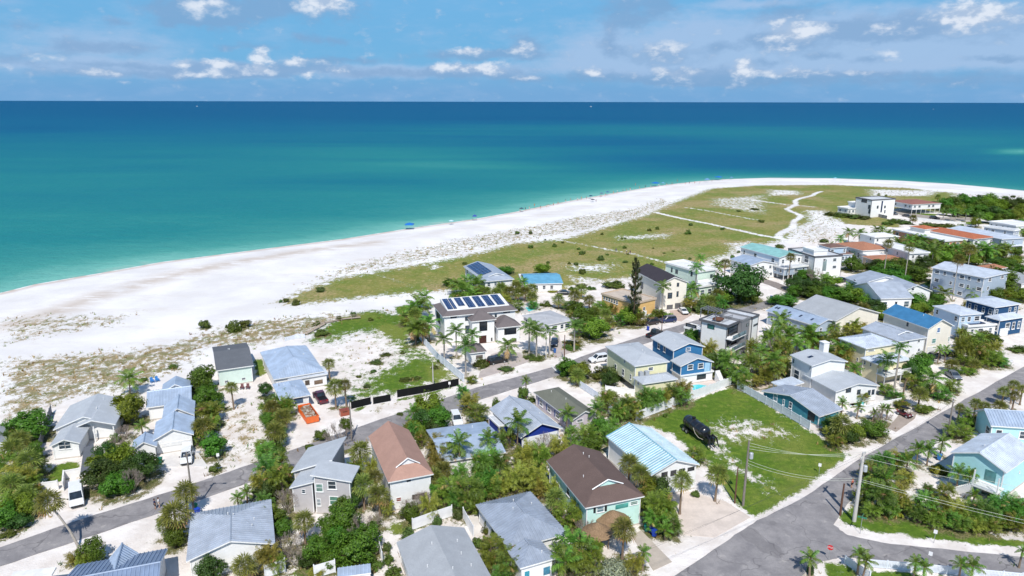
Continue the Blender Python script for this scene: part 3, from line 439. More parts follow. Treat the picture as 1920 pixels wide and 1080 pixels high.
ZZ = np.where(SGN > 0, SHORE_Z - .05 + np.minimum(1.05, SGN * .045), SHORE_Z - .05 + np.maximum(SGN, -60) * .09)
ZZ = ZZ + relief * .13 * mx(oats, field * .6) * np.clip(SGN / 30, 0, 1) * (1 - mulch) - .02
ZZ = np.where((SGN > 28), np.minimum(ZZ, .22), ZZ)
def sheet(name, X, Y, Z, mat, attrs):
    ny, nx = X.shape; me = bpy.data.meshes.new(name); nv = nx * ny
    me.vertices.add(nv); me.vertices.foreach_set('co', np.stack([X, Y, Z], -1).astype(np.float32).ravel())
    i = np.arange(nv).reshape(ny, nx); q = np.stack([i[:-1, :-1], i[:-1, 1:], i[1:, 1:], i[1:, :-1]], -1).reshape(-1, 4)
    me.loops.add(q.size); me.loops.foreach_set('vertex_index', q.astype(np.int32).ravel())
    me.polygons.add(len(q)); me.polygons.foreach_set('loop_start', np.arange(0, q.size, 4, dtype=np.int32))
    try: me.polygons.foreach_set('loop_total', np.full(len(q), 4, dtype=np.int32))
    except Exception: pass
    me.polygons.foreach_set('use_smooth', np.ones(len(q), bool))
    me.update(calc_edges=True); me.validate()
    for k, (a, b, c) in attrs.items():
        at = me.attributes.new(k, 'FLOAT_COLOR', 'POINT'); at.data.foreach_set('color', np.stack([a, b, c, np.ones_like(a)], -1).astype(np.float32).ravel())
    me.materials.append(mat); return link(name, me)
def ground_mat():
    s = NT('shell_sand_and_turf')
    def at(n):
        a = s.n('ShaderNodeAttribute'); a.attribute_name = n; q = s.n('ShaderNodeSeparateColor'); s.l(a.outputs['Color'], q.inputs[0]); return q.outputs
    lw, fd, ot = at('cover'); mu, we, wk = at('soil'); tw, fo, _ = at('place')
    n_s = s.noise(.9, 6, .7); n_m = s.noise(.22, 6, .65); n_l = s.noise(.045, 5, .6); n_f = s.noise(4.5, 4, .7)
    n_st = s.noise(.12, 6, .7, vs=(.6, 1.6, 1))
    n_b0 = s.noise(.08, 5, .7, vs=(.5, 1.4, 1))
    beach = s.mix(s.rng(n_l, .3, .7), lin((220, 217, 215)), lin((240, 238, 236))); beach = s.mix(s.rng(n_b0, .5, .72, 0, .5), beach, lin((212, 204, 196))); beach = s.mix(s.rng(n_f, .45, .8, 0, .4), beach, lin((200, 192, 184)))
    twn = s.mix(s.rng(n_m, .35, .68), lin((220, 211, 203)), lin((240, 234, 228))); twn = s.mix(s.rng(n_s, .52, .8, 0, .5), twn, lin((196, 184, 170)))
    c = s.mix(tw, beach, twn)
    c = s.mix(s.math('MULTIPLY', s.math('MULTIPLY', wk, s.rng(n_st, .34, .54)), s.rng(n_l, .3, .5)), c, lin((170, 146, 120)))
    c = s.mix(s.rng(we, .15, .8, 0, .85), c, lin((188, 166, 150)))
    def edge(w, noise, k=1.1, a=.42, b=.62):
        return s.rng(s.math('ADD', w, s.math('MULTIPLY', s.math('SUBTRACT', noise, .5), k)), a, b)
    nn = s.math('ADD', s.math('MULTIPLY', n_m, .5), s.math('MULTIPLY', n_s, .5)); n_b = s.noise(.5, 5, .75, vs=(1, .75, 1)); no = s.math('ADD', s.math('MULTIPLY', n_b, .65), s.math('MULTIPLY', n_f, .35))
    # dune grass thins out into sand
    oc = s.mix(s.rng(n_m, .44, .6), lin((184, 156, 112)), lin((138, 136, 82))); oc = s.mix(s.rng(n_f, .42, .62), lin((108, 106, 66)), oc)
    c = s.mix(s.math('MULTIPLY', edge(s.math('MULTIPLY', ot, .66), no, 3.8, .42, .66), .94), c, oc)
    fc = s.mix(s.rng(n_m, .35, .65), lin((122, 130, 58)), lin((146, 140, 78))); fc = s.mix(s.rng(n_l, .46, .6), fc, lin((112, 130, 54)))
    fc = s.mix(s.rng(n_s, .38, .6, .5, 0), fc, lin((106, 112, 58))); fc = s.mix(s.rng(n_b, .5, .68, 0, .7), fc, lin((178, 160, 114))); n_p = s.noise(.03, 4, .6); fc = s.mix(s.math('MULTIPLY', s.rng(n_p, .48, .64, 0, .75), s.rng(n_s, .4, .56)), fc, lin((176, 152, 116))); fc = s.mix(s.rng(n_f, .55, .75, 0, .35), fc, lin((206, 192, 150)))
    c = s.mix(edge(s.math('MULTIPLY', fd, .86), no, 2.6), c, fc)
    gc_ = s.mix(s.rng(n_m, .35, .65), lin((92, 124, 38)), lin((122, 142, 52))); gc_ = s.mix(s.rng(n_s, .42, .62), lin((84, 112, 36)), gc_); gc_ = s.mix(s.rng(n_l, .48, .62, 0, .6), gc_, lin((142, 144, 72))); gc_ = s.mix(s.rng(n_b, .56, .72, 0, .55), gc_, lin((166, 156, 98)))
    gc_ = s.mix(s.rng(n_f, .35, .6, .6, 0), gc_, lin((70, 96, 34)))
    c = s.mix(edge(lw, no, 2.4), c, gc_)
    mc = s.mix(s.rng(n_s, .35, .65), lin((100, 106, 60)), lin((156, 140, 108))); mc = s.mix(s.rng(n_f, .4, .62), lin((82, 88, 50)), mc)
    c = s.mix(edge(s.math('MULTIPLY', mu, .74), no, 2.4), c, mc)
    c = s.mix(s.math('MULTIPLY', fo, s.rng(n_st, .42, .58)), c, lin((246, 248, 248)))
    h = s.math('ADD', n_s, s.math('MULTIPLY', n_f, .5)); s.bump(h, .55, .22)
    return s.fin(c, .92, .12)
ground = sheet('ground', XX, YY, ZZ, ground_mat(), dict(cover=(lawn, field, oats), soil=(mulch, wet, wrack), place=(town, np.exp(-((SGN - 1.6) / 1.1) ** 2), town)))
ground['kind'] = 'structure'

# ------------------------------------------------------------------ sea
def sea():
    u = np.concatenate([np.linspace(-6, -1.4, 24, endpoint=False), np.linspace(-1.4, 1.4, 150), np.linspace(1.42, 6, 24)])
    r = [70.0]
    while r[-1] < 160000: r.append(r[-1] * 1.022)
    U, YV = np.meshgrid(u, np.array(r)); XV = U * YV
    dz = SHORE_Z - CAM_H
    a, b = math.cos(PITCH), math.sin(PITCH)
    cz = YV * a - dz * b; cy = YV * b + dz * a      # depth and up in the camera
    PX = 960 + FPX * XV / cz; PY = 540 - FPX * cy / cz
    t = np.interp(PY, [190, 200, 222, 250, 285, 330, 400, 480, 560, 700], [.97, .92, .80, .62, .47, .40, .36, .33, .30, .28])
    def bump(x, y, rx, ry, k, sl=0):
        e = ((PX - x) / rx) ** 2 + ((PY - y - sl * (PX - x)) / ry) ** 2; return k * np.exp(-e)
    t = t + bump(800, 292, 330, 30, -.07) + bump(950, 316, 360, 22, -.07, .05) + bump(1000, 238, 380, 7, -.10) + bump(1350, 244, 520, 12, -.13) + bump(1650, 262, 360, 16, -.13)
    t = t + bump(1480, 306, 420, 24, .32, .02) + bump(1250, 266, 330, 10, .14) + bump(1000, 222, 420, 5, .1) + bump(1910, 282, 50, 6, -.38) + bump(60, 243, 110, 7, .14) + bump(300, 215, 400, 10, .05) + bump(640, 345, 420, 10, .05, -.03)
    sd_ = seg_dist(XV, YV, SH); nr = np.interp(XV, [-250, 60, 160, 420], [1.0, 1.0, .8, .35])
    t = t * (1 - np.exp(-(sd_ / 38) ** 1.1) * .90 * nr) + .04
    s = NT('sea_water'); at = s.n('ShaderNodeAttribute'); at.attribute_name = 'bottom'; q = s.n('ShaderNodeSeparateColor'); s.l(at.outputs['Color'], q.inputs[0])
    n1 = s.noise(.012, 6, .6, vs=(.35, 1, 1)); n2 = s.noise(.16, 5, .65, vs=(.6, 1, 1)); n3 = s.noise(.6, 4, .6, vs=(.7, 1, 1))
    tt = s.math('ADD', q.outputs[0], s.math('MULTIPLY', s.math('SUBTRACT', n1, .5), .22)); tt = s.math('ADD', tt, s.math('MULTIPLY', s.math('SUBTRACT', n2, .5), .11)); n4 = s.noise(.006, 6, .65, vs=(.22, 1, 1)); tt = s.math('ADD', tt, s.math('MULTIPLY', s.math('SUBTRACT', n4, .5), .2)); tt = s.math('ADD', tt, s.math('MULTIPLY', s.math('SUBTRACT', n3, .5), .07))
    rp = s.n('ShaderNodeValToRGB'); e = rp.color_ramp.elements; s.l(tt, rp.inputs[0])
    stops = [(0, (200, 214, 202)), (.07, (132, 204, 190)), (.2, (80, 168, 160)), (.36, (44, 144, 146)), (.5, (28, 128, 144)), (.7, (10, 108, 144)), (1, (2, 92, 138))]
    e[0].position, e[0].color = stops[0][0], (*lin(stops[0][1], .66), 1); e[1].position, e[1].color = 1, (*lin(stops[-1][1], .66), 1)
    for p, c in stops[1:-1]: x = e.new(p); x.color = (*lin(c, .66), 1)
    hh = s.math('ADD', n2, s.math('MULTIPLY', n3, .5)); s.bump(hh, .8, 1.1)
    m = s.fin(rp.outputs[0], .5, .03)
    o = sheet('sea', XV, YV, np.full(XV.shape, SHORE_Z), m, dict(bottom=(t, t, t))); o['kind'] = 'structure'
sea()

# ------------------------------------------------------------------ roads
def asphalt():
    s = NT('asphalt'); n = s.noise(.35, 6, .7); f = s.noise(7, 4, .7); st = s.noise(.5, 5, .6)
    c = s.mix(s.rng(n, .3, .7), lin((132, 129, 130)), lin((160, 156, 155))); c = s.mix(s.rng(f, .4, .75, 0, .4), c, lin((112, 110, 112))); c = s.mix(s.rng(st, .58, .72, 0, .5), c, lin((186, 180, 174)))
    v = s.n('ShaderNodeTexVoronoi', feature='DISTANCE_TO_EDGE'); t = s.n('ShaderNodeTexCoord'); w = s.n('ShaderNodeVectorMath', operation='MULTIPLY_ADD'); wn = s.n('ShaderNodeTexNoise'); wn.inputs['Scale'].default_value = .3
    s.l(t.outputs['Object'], wn.inputs['Vector']); s.l(wn.outputs['Color'], w.inputs[0]); w.inputs[1].default_value = (6, 6, 0); s.l(t.outputs['Object'], w.inputs[2]); s.l(w.outputs[0], v.inputs['Vector']); v.inputs['Scale'].default_value = .11
    pa = s.noise(.16, 2, .4); c = s.mix(s.rng(v.outputs['Distance'], .012, .0, 0, .55), c, lin((84, 82, 84))); c = s.mix(s.rng(pa, .6, .62, 0, .4), c, lin((112, 109, 110)))
    s.bump(f, .3, .02); return s.fin(c, .9, .15)
ASPH = asphalt()
def strip(name, left, right, mat, z=.035, sub=6):
    """a paved strip between two edge lines, with slightly ragged edges and real thickness"""
    b = MB(); rr = random.Random(len(left) + int(left[0][0]))
    def dense(a):
        o = []
        for (p, q) in zip(a[:-1], a[1:]):
            for i in range(sub): t = i / sub; o.append((p[0] + (q[0] - p[0]) * t + rr.uniform(-.12, .12), p[1] + (q[1] - p[1]) * t + rr.uniform(-.12, .12)))
        return o + [a[-1]]
    Ld, Rd = dense(left), dense(right)
    for i in range(len(Ld) - 1):
        b.poly([(*Rd[i], z), (*Rd[i + 1], z), (*Ld[i + 1], z), (*Ld[i], z)])
        b.poly([(*Ld[i], z), (*Ld[i + 1], z), (*Ld[i + 1], -.3), (*Ld[i], -.3)]); b.poly([(*Rd[i + 1], z), (*Rd[i], z), (*Rd[i], -.3), (*Rd[i + 1], -.3)])
    o = b.build(name, [mat]); o['kind'] = 'structure'; return o
ra_u = gp((-160,1083),(0,1027),(150,974),(325,920),(475,869),(624,817),(757,772),(894,727),(1045,686),(1130,654),(1217,626),(1300,602),(1392,577),(1450,560),(1500,546))
ra_l = gp((-160,1122),(0,1062),(150,1012),(330,952),(480,901),(640,846),(775,797),(910,746),(1050,703),(1140,668),(1230,638),(1310,613),(1402,588),(1462,569),(1515,554))
strip('road', ra_u, ra_l, ASPH)
rb_l = gp((1100,1180),(1267,1079),(1370,1010),(1420,976),(1510,932),(1600,868),(1700,811),(1810,749),(1920,687),(2040,622))
rb_r = gp((1440,1180),(1500,1085),(1545,1025),(1562,985),(1590,942),(1665,885),(1750,833),(1840,777),(1932,719),(2060,648))
strip('road', rb_l, rb_r, ASPH)
rc_u = gp((1540,1000),(1562,984),(1590,1004),(1652,1018),(1765,1029),(1930,1047),(2200,1078))
rc_l = gp((1490,1088),(1542,1052),(1580,1044),(1650,1052),(1777,1064),(1930,1080),(2200,1120))
strip('road', rc_u, rc_l, ASPH, .043)
re_u = gp((1432,522),(1460,531),(1490,543),(1515,553)); re_l = gp((1420,527),(1450,538),(1478,550),(1500,558))
strip('lane', re_u, re_l, M('flat', (150, 140, 134)), .05)
PAVER = M('flat', (196, 184, 178))
def pad(name, pts, mat, z=.03):
    b = MB(); b.poly([(*p, z) for p in pts][::-1]); n = len(pts)
    for i in range(n): p, q = pts[i], pts[(i + 1) % n]; b.poly([(*p, z), (*q, z), (*q, -.3), (*p, -.3)])
    o = b.build(name, [mat]); o['kind'] = 'structure'; return o
def patch(name, pts, mat, z): pts = list(pts); a = sum(p[0] * q[1] - q[0] * p[1] for p, q in zip(pts, pts[1:] + pts[:1])); return pad(name, pts if a < 0 else pts[::-1], mat, z)
patch('paved_drive', gc('c5', (545,440),(560,390),(640,340),(640,260),(720,235),(860,245),(900,300),(960,300),(700,395)), PAVER, .045)
patch('paved_drive', gc('c5', (1085,215),(1110,120),(1150,110),(1175,200),(1240,245),(1120,290)), PAVER, .045)
patch('paved_drive', gc('d4', (700,530),(790,520),(870,560),(790,610),(740,600)), M('flat', (206, 184, 170)), .045)
patch('paved_drive', gc('d1', (900,810),(1000,690),(1120,690),(1100,740),(960,840)), M('flat', (178, 164, 152)), .045)
patch('concrete_drive', gc('c8', (255,775),(330,740),(560,975),(420,1040)), M('flat', (198, 186, 172)), .045)
patch('concrete_drive', gc('c8', (560,470),(700,450),(960,520),(1150,640),(880,790),(640,770)), M('flat', (226, 212, 200)), .03)
patch('concrete_drive', gc('c1', (1215,950),(1440,930),(1560,1100),(1230,1100)), M('flat', (232, 228, 224)), .04)
patch('concrete_drive', gc('c5', (310,680),(370,570),(450,600),(420,700)), M('flat', (150, 148, 148)), .045)
patch('car_park', gc('d6', (930,300),(1300,350),(1560,355),(1520,375),(1300,372),(1000,335)), M('flat', (170, 162, 152)), .05)
patch('pool_deck', gc('c7', (640,480),(880,430),(990,455),(720,540)), M('flat', (228, 214, 206)), .045)
patch('pool_deck', gc('d1', (520,580),(860,560),(980,610),(730,700)), M('flat', (234, 230, 226)), .045)
patch('pool_deck', gc('d3', (1010,500),(1190,500),(1120,545),(1030,550)), M('flat', (214, 210, 206)), .045)
patch('patio', gc('c6', (440,640),(590,600),(640,720),(520,780)), M('flat', (238, 232, 226)), .04)
patch('patio', gc('c7', (1090,440),(1370,430),(1420,470),(1220,520)), M('flat', (220, 205, 190)), .045)
patch('stop_line', gc('c5', (1092,346),(1098,343),(1142,386),(1135,391)), M('trim', (226, 226, 222)), .042)
for k, (a, b, c, d) in enumerate(((1000,800,640,1080), (1200,690,760,1080))): pass

# ------------------------------------------------------------------ houses
RF = dict(mgray=('metal',(176,185,197)), mblue=('metal',(172,188,208)), mlight=('metal',(208,216,226)), mstripe=('metal',(158,168,182)), mteal=('metal',(138,190,208)), mcyan=('metal',(112,176,206)), mbrt=('metal',(72,134,178)),
          mmint=('metal',(152,204,198)), mslate=('metal',(134,152,178)), white=('flat',(240,240,238)), sgray=('shingle',(182,186,190)), slight=('shingle',(196,202,208)), sdark=('shingle',(112,116,122)), sbrown=('shingle',(118,100,94)), ssalmon=('shingle',(190,152,136)), solive=('shingle',(126,128,116)),
          sgb=('shingle',(124,116,116)), schar=('shingle',(74,70,76)), terra=('tile',(204,144,114)), brick=('tile',(176,122,110)), orange=('tile',(212,128,92)), tan=('flat',(206,192,176)), fgray=('flat',(188,190,194)), lgray=('flat',(210,214,218)), brown=('tile',(140,112,102)))
WL = dict(white=(240,240,238), mint=(196,232,214), pgreen=(214,232,222), grey=(196,192,192), yellow=(240,236,196), lyellow=(236,226,190), blue=(60,124,172), royal=(36,62,150), teal=(66,136,150), cream=(244,237,222), orange=(232,190,124), aqua=(184,230,232), pblue=(190,212,232),
          gblue=(172,186,200), tan=(206,186,164), lblue=(150,190,222), dblue=(44,84,122), cwhite=(232,230,224), pmint=(214,232,218), mgrey=(142,142,144), dgrey=(100,100,104), paqua=(204,240,230), coral=(226,164,130), pinkb=(206,196,204))
def slope_h(t, w, d, rise, g=0):
    s2 = rise / (min(w, d) / 2); sw = rise / (w / 2)
    if t == 'gd': return lambda x, y: sw * min(x, w - x)
    if t == 'gw': return lambda x, y: rise / (d / 2) * min(y, d - y)
    if t == 'h': return lambda x, y: s2 * min(x, w - x, y, d - y)
    if t == 'hb': return lambda x, y: sw * min(x, w - x, d - y)
    if t == 'hf': return lambda x, y: sw * min(x, w - x, y)
    if t == 'dh': return lambda x, y: sw * (min(x, w - x, y) if y < g else min(x, w - x))
    if t == 'sl': return lambda x, y: rise * (1 - x / w)
    if t == 'sr': return lambda x, y: rise * x / w
    if t == 'sb': return lambda x, y: rise * y / d
    if t == 'mt': return lambda x, y: min(rise, .55 * min(x, w - x, y, d - y))
    return lambda x, y: 0.0
def roof_faces(t, w, d, rise, h, g):
    """outline polygons of the roof's top, counter-clockwise seen from above, z from the slope function"""
    P = lambda *a: [(x, y) for x, y in a]
    if t == 'gd': return [P((0,0),(w/2,0),(w/2,d),(0,d)), P((w/2,0),(w,0),(w,d),(w/2,d))]
    if t == 'gw': return [P((0,0),(w,0),(w,d/2),(0,d/2)), P((0,d/2),(w,d/2),(w,d),(0,d))]
    if t == 'h':
        if d >= w: k = w / 2; return [P((0,0),(k,k),(k,d-k),(0,d)), P((w,0),(w,d),(k,d-k),(k,k)), P((0,0),(w,0),(k,k)), P((0,d),(k,d-k),(w,d))]
        k = d / 2; return [P((0,0),(w,0),(w-k,k),(k,k)), P((0,d),(k,k),(w-k,k),(w,d)), P((0,0),(k,k),(0,d)), P((w,0),(w,d),(w-k,k))]
    if t == 'hb': k = min(w / 2, d * .95); return [P((0,0),(w/2,0),(w/2,d-k),(0,d)), P((w/2,0),(w,0),(w,d),(w/2,d-k)), P((0,d),(w/2,d-k),(w,d))]
    if t == 'hf': k = min(w / 2, d * .95); return [P((0,0),(w/2,k),(w/2,d),(0,d)), P((w,0),(w,d),(w/2,d),(w/2,k)), P((0,0),(w,0),(w/2,k))]
    if t == 'mt':
        k = rise / .55; return [P((0,0),(w,0),(w-k,k),(k,k)), P((w,0),(w,d),(w-k,d-k),(w-k,k)), P((w,d),(0,d),(k,d-k),(w-k,d-k)), P((0,d),(0,0),(k,k),(k,d-k))]
    return [P((0,0),(w,0),(w,d),(0,d))]
def frame_mesh():
    b = MB(); t = .1
    b.box(-.5, .5, -.05, .01, 0, t * .7); b.box(-.5, .5, -.05, .01, 1 - t * .7, 1); b.box(-.5, -.5 + t, -.05, .01, t * .7, 1 - t * .7); b.box(.5 - t, .5, -.05, .01, t * .7, 1 - t * .7)
    b.box(-.5 + t, .5 - t, -.045, .01, .48, .53); return b
WIN_ME = frame_mesh().mesh('window', [WHITE]); WIN_DK = frame_mesh().mesh('window', [DARK])
SILL_ME = MB().box(-.56, .56, -.12, .0, -.06, .0).mesh('sill', [WHITE])
PANES = {}
def pane_me(c):
    if c not in PANES: PANES[c] = MB().box(-.42, .42, -.03, .0, .05, .95).mesh('pane', [M('glass', c)])
    return PANES[c]
DOOR_C = {}
def door_me(c):
    if c not in DOOR_C: DOOR_C[c] = MB().box(-.5, .5, -.05, .01, 0, 1).box(-.36, -.05, -.07, -.05, .12, .5).box(.05, .36, -.07, -.05, .12, .5).box(-.36, -.05, -.07, -.05, .58, .92).box(.05, .36, -.07, -.05, .58, .92).mesh('door', [M('trim', c)])
    return DOOR_C[c]
GAR = {}
def garage_me(c):
    if c not in GAR:
        b = MB()
        for i in range(4):
            b.box(-.5, .5, -.05, .01, i * .25, i * .25 + .235)
            for j in range(4): b.box(-.46 + j * .24, -.46 + j * .24 + .2, -.075, -.05, i * .25 + .04, i * .25 + .2)
        GAR[c] = b.mesh('garage_door', [M('trim', c)])
    return GAR[c]
KNOB = MB().lathe([(.02, 0), (.035, .02), (.035, .05), (.01, .07)], 8, 0, Matrix.Rotation(R(90), 4, 'X')).mesh('handle', [STEEL])
VENT_ME = MB().lathe([(.05, -.3), (.05, .28), (.08, .29), (.08, .33), (.02, .36)], 8).mesh('vent_pipe', [WHITE])
POST_CACHE = {}
class House:
    def __init__(s, cr, label, phrase, name='house', cat='house', group='beach houses along the streets'):
        s.cr, s.root, s.label, s.phrase, s.name, s.cat, s.group = cr, None, label, phrase, name, cat, group
    def P(s, x, y, z): return GC(s.cr, x, y, z)
    def wing(s, A, B, C, ze, rise, t, roof, wall, z0=0.0, o=.45, seam=0, wins=(), auto=None, posts=0, walls=True, trim='white', pw=None, vents=0, flat_top=None, own=False, cr=None):
        if cr: s.cr = cr
        zA = ze + (rise if t == 'sl' else 0); zB = ze + (rise if t == 'sr' else 0); zC = ze + (rise if t in ('sl', 'sb') else 0)
        a, b = s.P(*A, zA), s.P(*B, zB); e1 = Vector((b.x - a.x, b.y - a.y))
        num = isinstance(C, (int, float))
        an1 = math.atan2(e1.y, e1.x)
        if not num:
            c = s.P(*C, zC); e2 = Vector((c.x - a.x, c.y - a.y)); an2 = math.atan2(e2.y, e2.x) - math.pi / 2
        if s.root is None or own:
            if num: ang = an1
            else:
                dlt = (an2 - an1 + math.pi) % (2 * math.pi) - math.pi; w1, w2 = e1.length, e2.length; ang = an1 + dlt * w2 / (w1 + w2)
                if abs(dlt) > R(14): print('SKEW', s.phrase, round(math.degrees(dlt)), round(w1, 1), round(w2, 1))
            s.ang = ang
        ang = s.ang; ux = Vector((math.cos(ang), math.sin(ang))); uy = Vector((-ux.y, ux.x))
        w = max(1.5, e1.dot(ux)); d = abs(C) if num else max(1.5, e2.dot(uy))
        org = Vector((a.x, a.y)) + (uy * C if num and C < 0 else Vector((0, 0)))
        if s.root is None:
            s.root = thing(s.name, s.label, s.cat, (org.x, org.y, 0), ang, s.group); s.inv = (T(org.x, org.y, 0) @ RZ(ang)).inverted()
        LANDMARKS.append((org.x + ux.x * w / 2 + uy.x * d / 2, org.y + ux.y * w / 2 + uy.y * d / 2, s.phrase, max(w, d) / 2))
        Mw = T(org.x, org.y, 0) @ RZ(ang); L = s.inv @ Mw; s.L, s.Mw, s.w, s.d, s.o, s.ze, s.z0, s.t, s.rise = L, Mw, w, d, o, ze, z0, t, rise
        o = min(o, w * .1, d * .1); s.o = o
        g = .57 * w / 2 if t == 'dh' else 0
        h = slope_h(t, w, d, rise, g); s.h = h; th = .2
        # roof
        rb = MB(); rm = M(*RF[roof]); tm = M('trim', WL[trim]) if trim in WL else WHITE
        faces = []
        if t == 'dh':
            sw = rise / (w / 2); gz = g * sw
            faces = [[(0,0,0),(w,0,0),(w-g,g,gz),(g,g,gz)], [(0,0,0),(g,g,gz),(w/2,g,rise),(w/2,d,rise),(0,d,0)], [(w,0,0),(w,d,0),(w/2,d,rise),(w/2,g,rise),(w-g,g,gz)]]
        else:
            faces = [[(x, y, h(x, y)) for x, y in f] for f in roof_faces(t, w, d, rise, h, g)]
        cnt = {}
        for f in faces:
            for p, q in zip(f, f[1:] + f[:1]): cnt[tuple(sorted((p, q)))] = cnt.get(tuple(sorted((p, q))), 0) + 1
        for f in faces:
            n = (Vector(f[1]) - Vector(f[0])).cross(Vector(f[2]) - Vector(f[0]))
            if n.z < 0: f = f[::-1]
            rb.poly([(x, y, ze + z) for x, y, z in f], 0); rb.poly([(x, y, ze + z - th) for x, y, z in f][::-1], 1)
            for p, q in zip(f, f[1:] + f[:1]):
                if cnt[tuple(sorted((p, q)))] == 1 and not (t == 'dh' and p[1] == g and q[1] == g):
                    rb.poly([(p[0], p[1], ze + p[2] - th), (q[0], q[1], ze + q[2] - th), (q[0], q[1], ze + q[2]), (p[0], p[1], ze + p[2])], 1)
        ro = rb.build('roof', [rm, tm], s.root, L); s.roof = ro
        if t == 'mt':
            pass
        if t == 'f':
            b_ = MB(); q = .22; hz = .35 if flat_top is None else .1
            b_.box(0, w, 0, q, ze + .002, ze + hz); b_.box(0, w, d - q, d, ze + .002, ze + hz); b_.box(0, q, q, d - q, ze + .002, ze + hz); b_.box(w - q, w, q, d - q, ze + .002, ze + hz); b_.build('parapet', [tm], ro)
        if t == 'dh':
            gb = MB(); gb.poly([(g, g + .02, ze + gz - .15), (w - g, g + .02, ze + gz - .15), (w / 2, g + .02, ze + rise - .05)]); gb.build('gablet', [M('wall', WL[wall])], ro)
            tb = MB()
            for sx in (g * .82, w - g * .82):
                p0, p1 = Vector((sx, g - .25, ze + h(sx, g + 1) + .12)), Vector((w / 2, g - .25, ze + rise + .12))
                tb.tube([p0, p1], .1, 4)
                rb2 = MB(); rb2.poly([(sx, g - .3, ze + h(sx, g + 1) + .03), (w / 2, g - .3, ze + rise + .03), (w / 2, g + .3, ze + rise + .03), (sx, g + .3, ze + h(sx, g + 1) + .03)])
            tb.build('gablet_trim', [WHITE], ro)
        # ridge cap and standing seams
        if t in ('gd', 'hb', 'hf', 'dh', 'h', 'gw') and seam:
            if t == 'gw': r0, r1 = (0, d / 2), (w, d / 2)
            elif t == 'h' and d < w: r0, r1 = (d / 2, d / 2), (w - d / 2, d / 2)
            else: r0, r1 = (w / 2, {'gd': 0, 'hb': 0, 'dh': g}.get(t, w / 2)), (w / 2, d - (w / 2 if t in ('h', 'hb') else 0))
            MB().tube([(r0[0], r0[1], ze + rise + .02), (r1[0], r1[1], ze + rise + .02)], .13, 5).build('ridge_cap', [rm], ro)
        if seam:
            sb = MB(); sw = rise / (w / 2); sdp = rise / (d / 2) if t == 'gw' else sw
            sm = M('metal', tuple(min(255, int(v * 1.07)) for v in RF[roof][1])) if seam != 2 else M('metal', (232, 244, 246))  # ribs made lighter than the sheet: reflected light put into their colour
            rw = .045 if seam == 1 else .1; stp = .5 if seam == 1 else .56
            def rib(p, q):
                v = Vector(q) - Vector(p)
                if v.length < .3: return
                a_ = math.atan2(v.y, v.x); l = v.length; pit = math.asin(v.z / l)
                sb.box(0, l, -rw, rw, -.01, .085, 0, T(*p) @ RZ(a_) @ Matrix.Rotation(-pit, 4, 'Y'))
            if t in ('gd', 'hb', 'hf', 'dh') or (t == 'h' and d >= w):
                k = w / 2; y = stp / 2
                while y < d:
                    e = k
                    if t in ('h', 'hf'): e = min(e, y)
                    if t == 'dh' and y < g: e = min(e, y)
                    if t in ('h', 'hb'): e = min(e, d - y)
                    rib((0, y, ze), (e, y, ze + e * sw)); rib((w, y, ze), (w - e, y, ze + e * sw)); y += stp
                x = stp / 2
                while x < w:
                    e = min(x, w - x)
                    if t in ('h', 'hf'): rib((x, 0, ze), (x, e, ze + e * sw))
                    if t == 'dh': rib((x, 0, ze), (x, min(e, g), ze + min(e, g) * sw))
                    if t in ('h', 'hb'): rib((x, d, ze), (x, d - e, ze + e * sw))
                    x += stp
            elif t == 'h':
                k = d / 2; s3 = rise / k; x = stp / 2
                while x < w: e = min(k, x, w - x); rib((x, 0, ze), (x, e, ze + e * s3)); rib((x, d, ze), (x, d - e, ze + e * s3)); x += stp
                y = stp / 2
                while y < d: e = min(y, d - y); rib((0, y, ze), (e, y, ze + e * s3)); rib((w, y, ze), (w - e, y, ze + e * s3)); y += stp
            elif t == 'gw':
                x = stp / 2
                while x < w: rib((x, 0, ze), (x, d / 2, ze + rise)); rib((x, d, ze), (x, d / 2, ze + rise)); x += stp
            elif t in ('sl', 'sr'):
                y = stp / 2
                while y < d: rib((0, y, ze + h(0, y)), (w, y, ze + h(w, y))); y += stp
            elif t == 'sb':
                x = stp / 2
                while x < w: rib((x, 0, ze), (x, d, ze + rise)); x += stp
            if sb.v: q = sb.build('roof_seam', [sm], ro); q['kind'] = 'stuff'
        # walls up to the underside of the roof
        wm = M('wall', WL[wall])
        if walls:
            wb = MB(); eps = th * .6
            def side(pts):
                b0 = [(x, y, z0) for x, y in pts]; tp = [(x, y, ze + h(x, y) - eps) for x, y in pts][::-1]
                wb.poly([b0[0], b0[-1]] + tp)
            xm, ym = w / 2, d / 2
            side([(o, o), (xm, o), (w - o, o)]); side([(w - o, o), (w - o, ym), (w - o, d - o)]); side([(w - o, d - o), (xm, d - o), (o, d - o)]); side([(o, d - o), (o, ym), (o, o)])
            if z0 > .3: wb.poly([(o, o, z0), (o, d - o, z0), (w - o, d - o, z0), (w - o, o, z0)])
            wo = wb.build('wall', [wm], s.root, L)
            if z0 <= 0: MB().box(o - .05, w - o + .05, o - .05, d - o + .05, -.3, .22).build('foundation', [CONCRETE], s.root, L)
            for x, y in ((o, o), (w - o, o), (o, d - o)):
                zb_ = .23 if z0 <= 0 else z0; ck = ('cb', trim)
                if ck not in POST_CACHE: POST_CACHE[ck] = MB().box(-.07, .07, -.07, .07, 0, 1).mesh('corner_board', [tm])
                link('corner_board', POST_CACHE[ck], wo, T(x, y, zb_) @ S(1, 1, ze + h(x, y) - th - .02 - zb_))
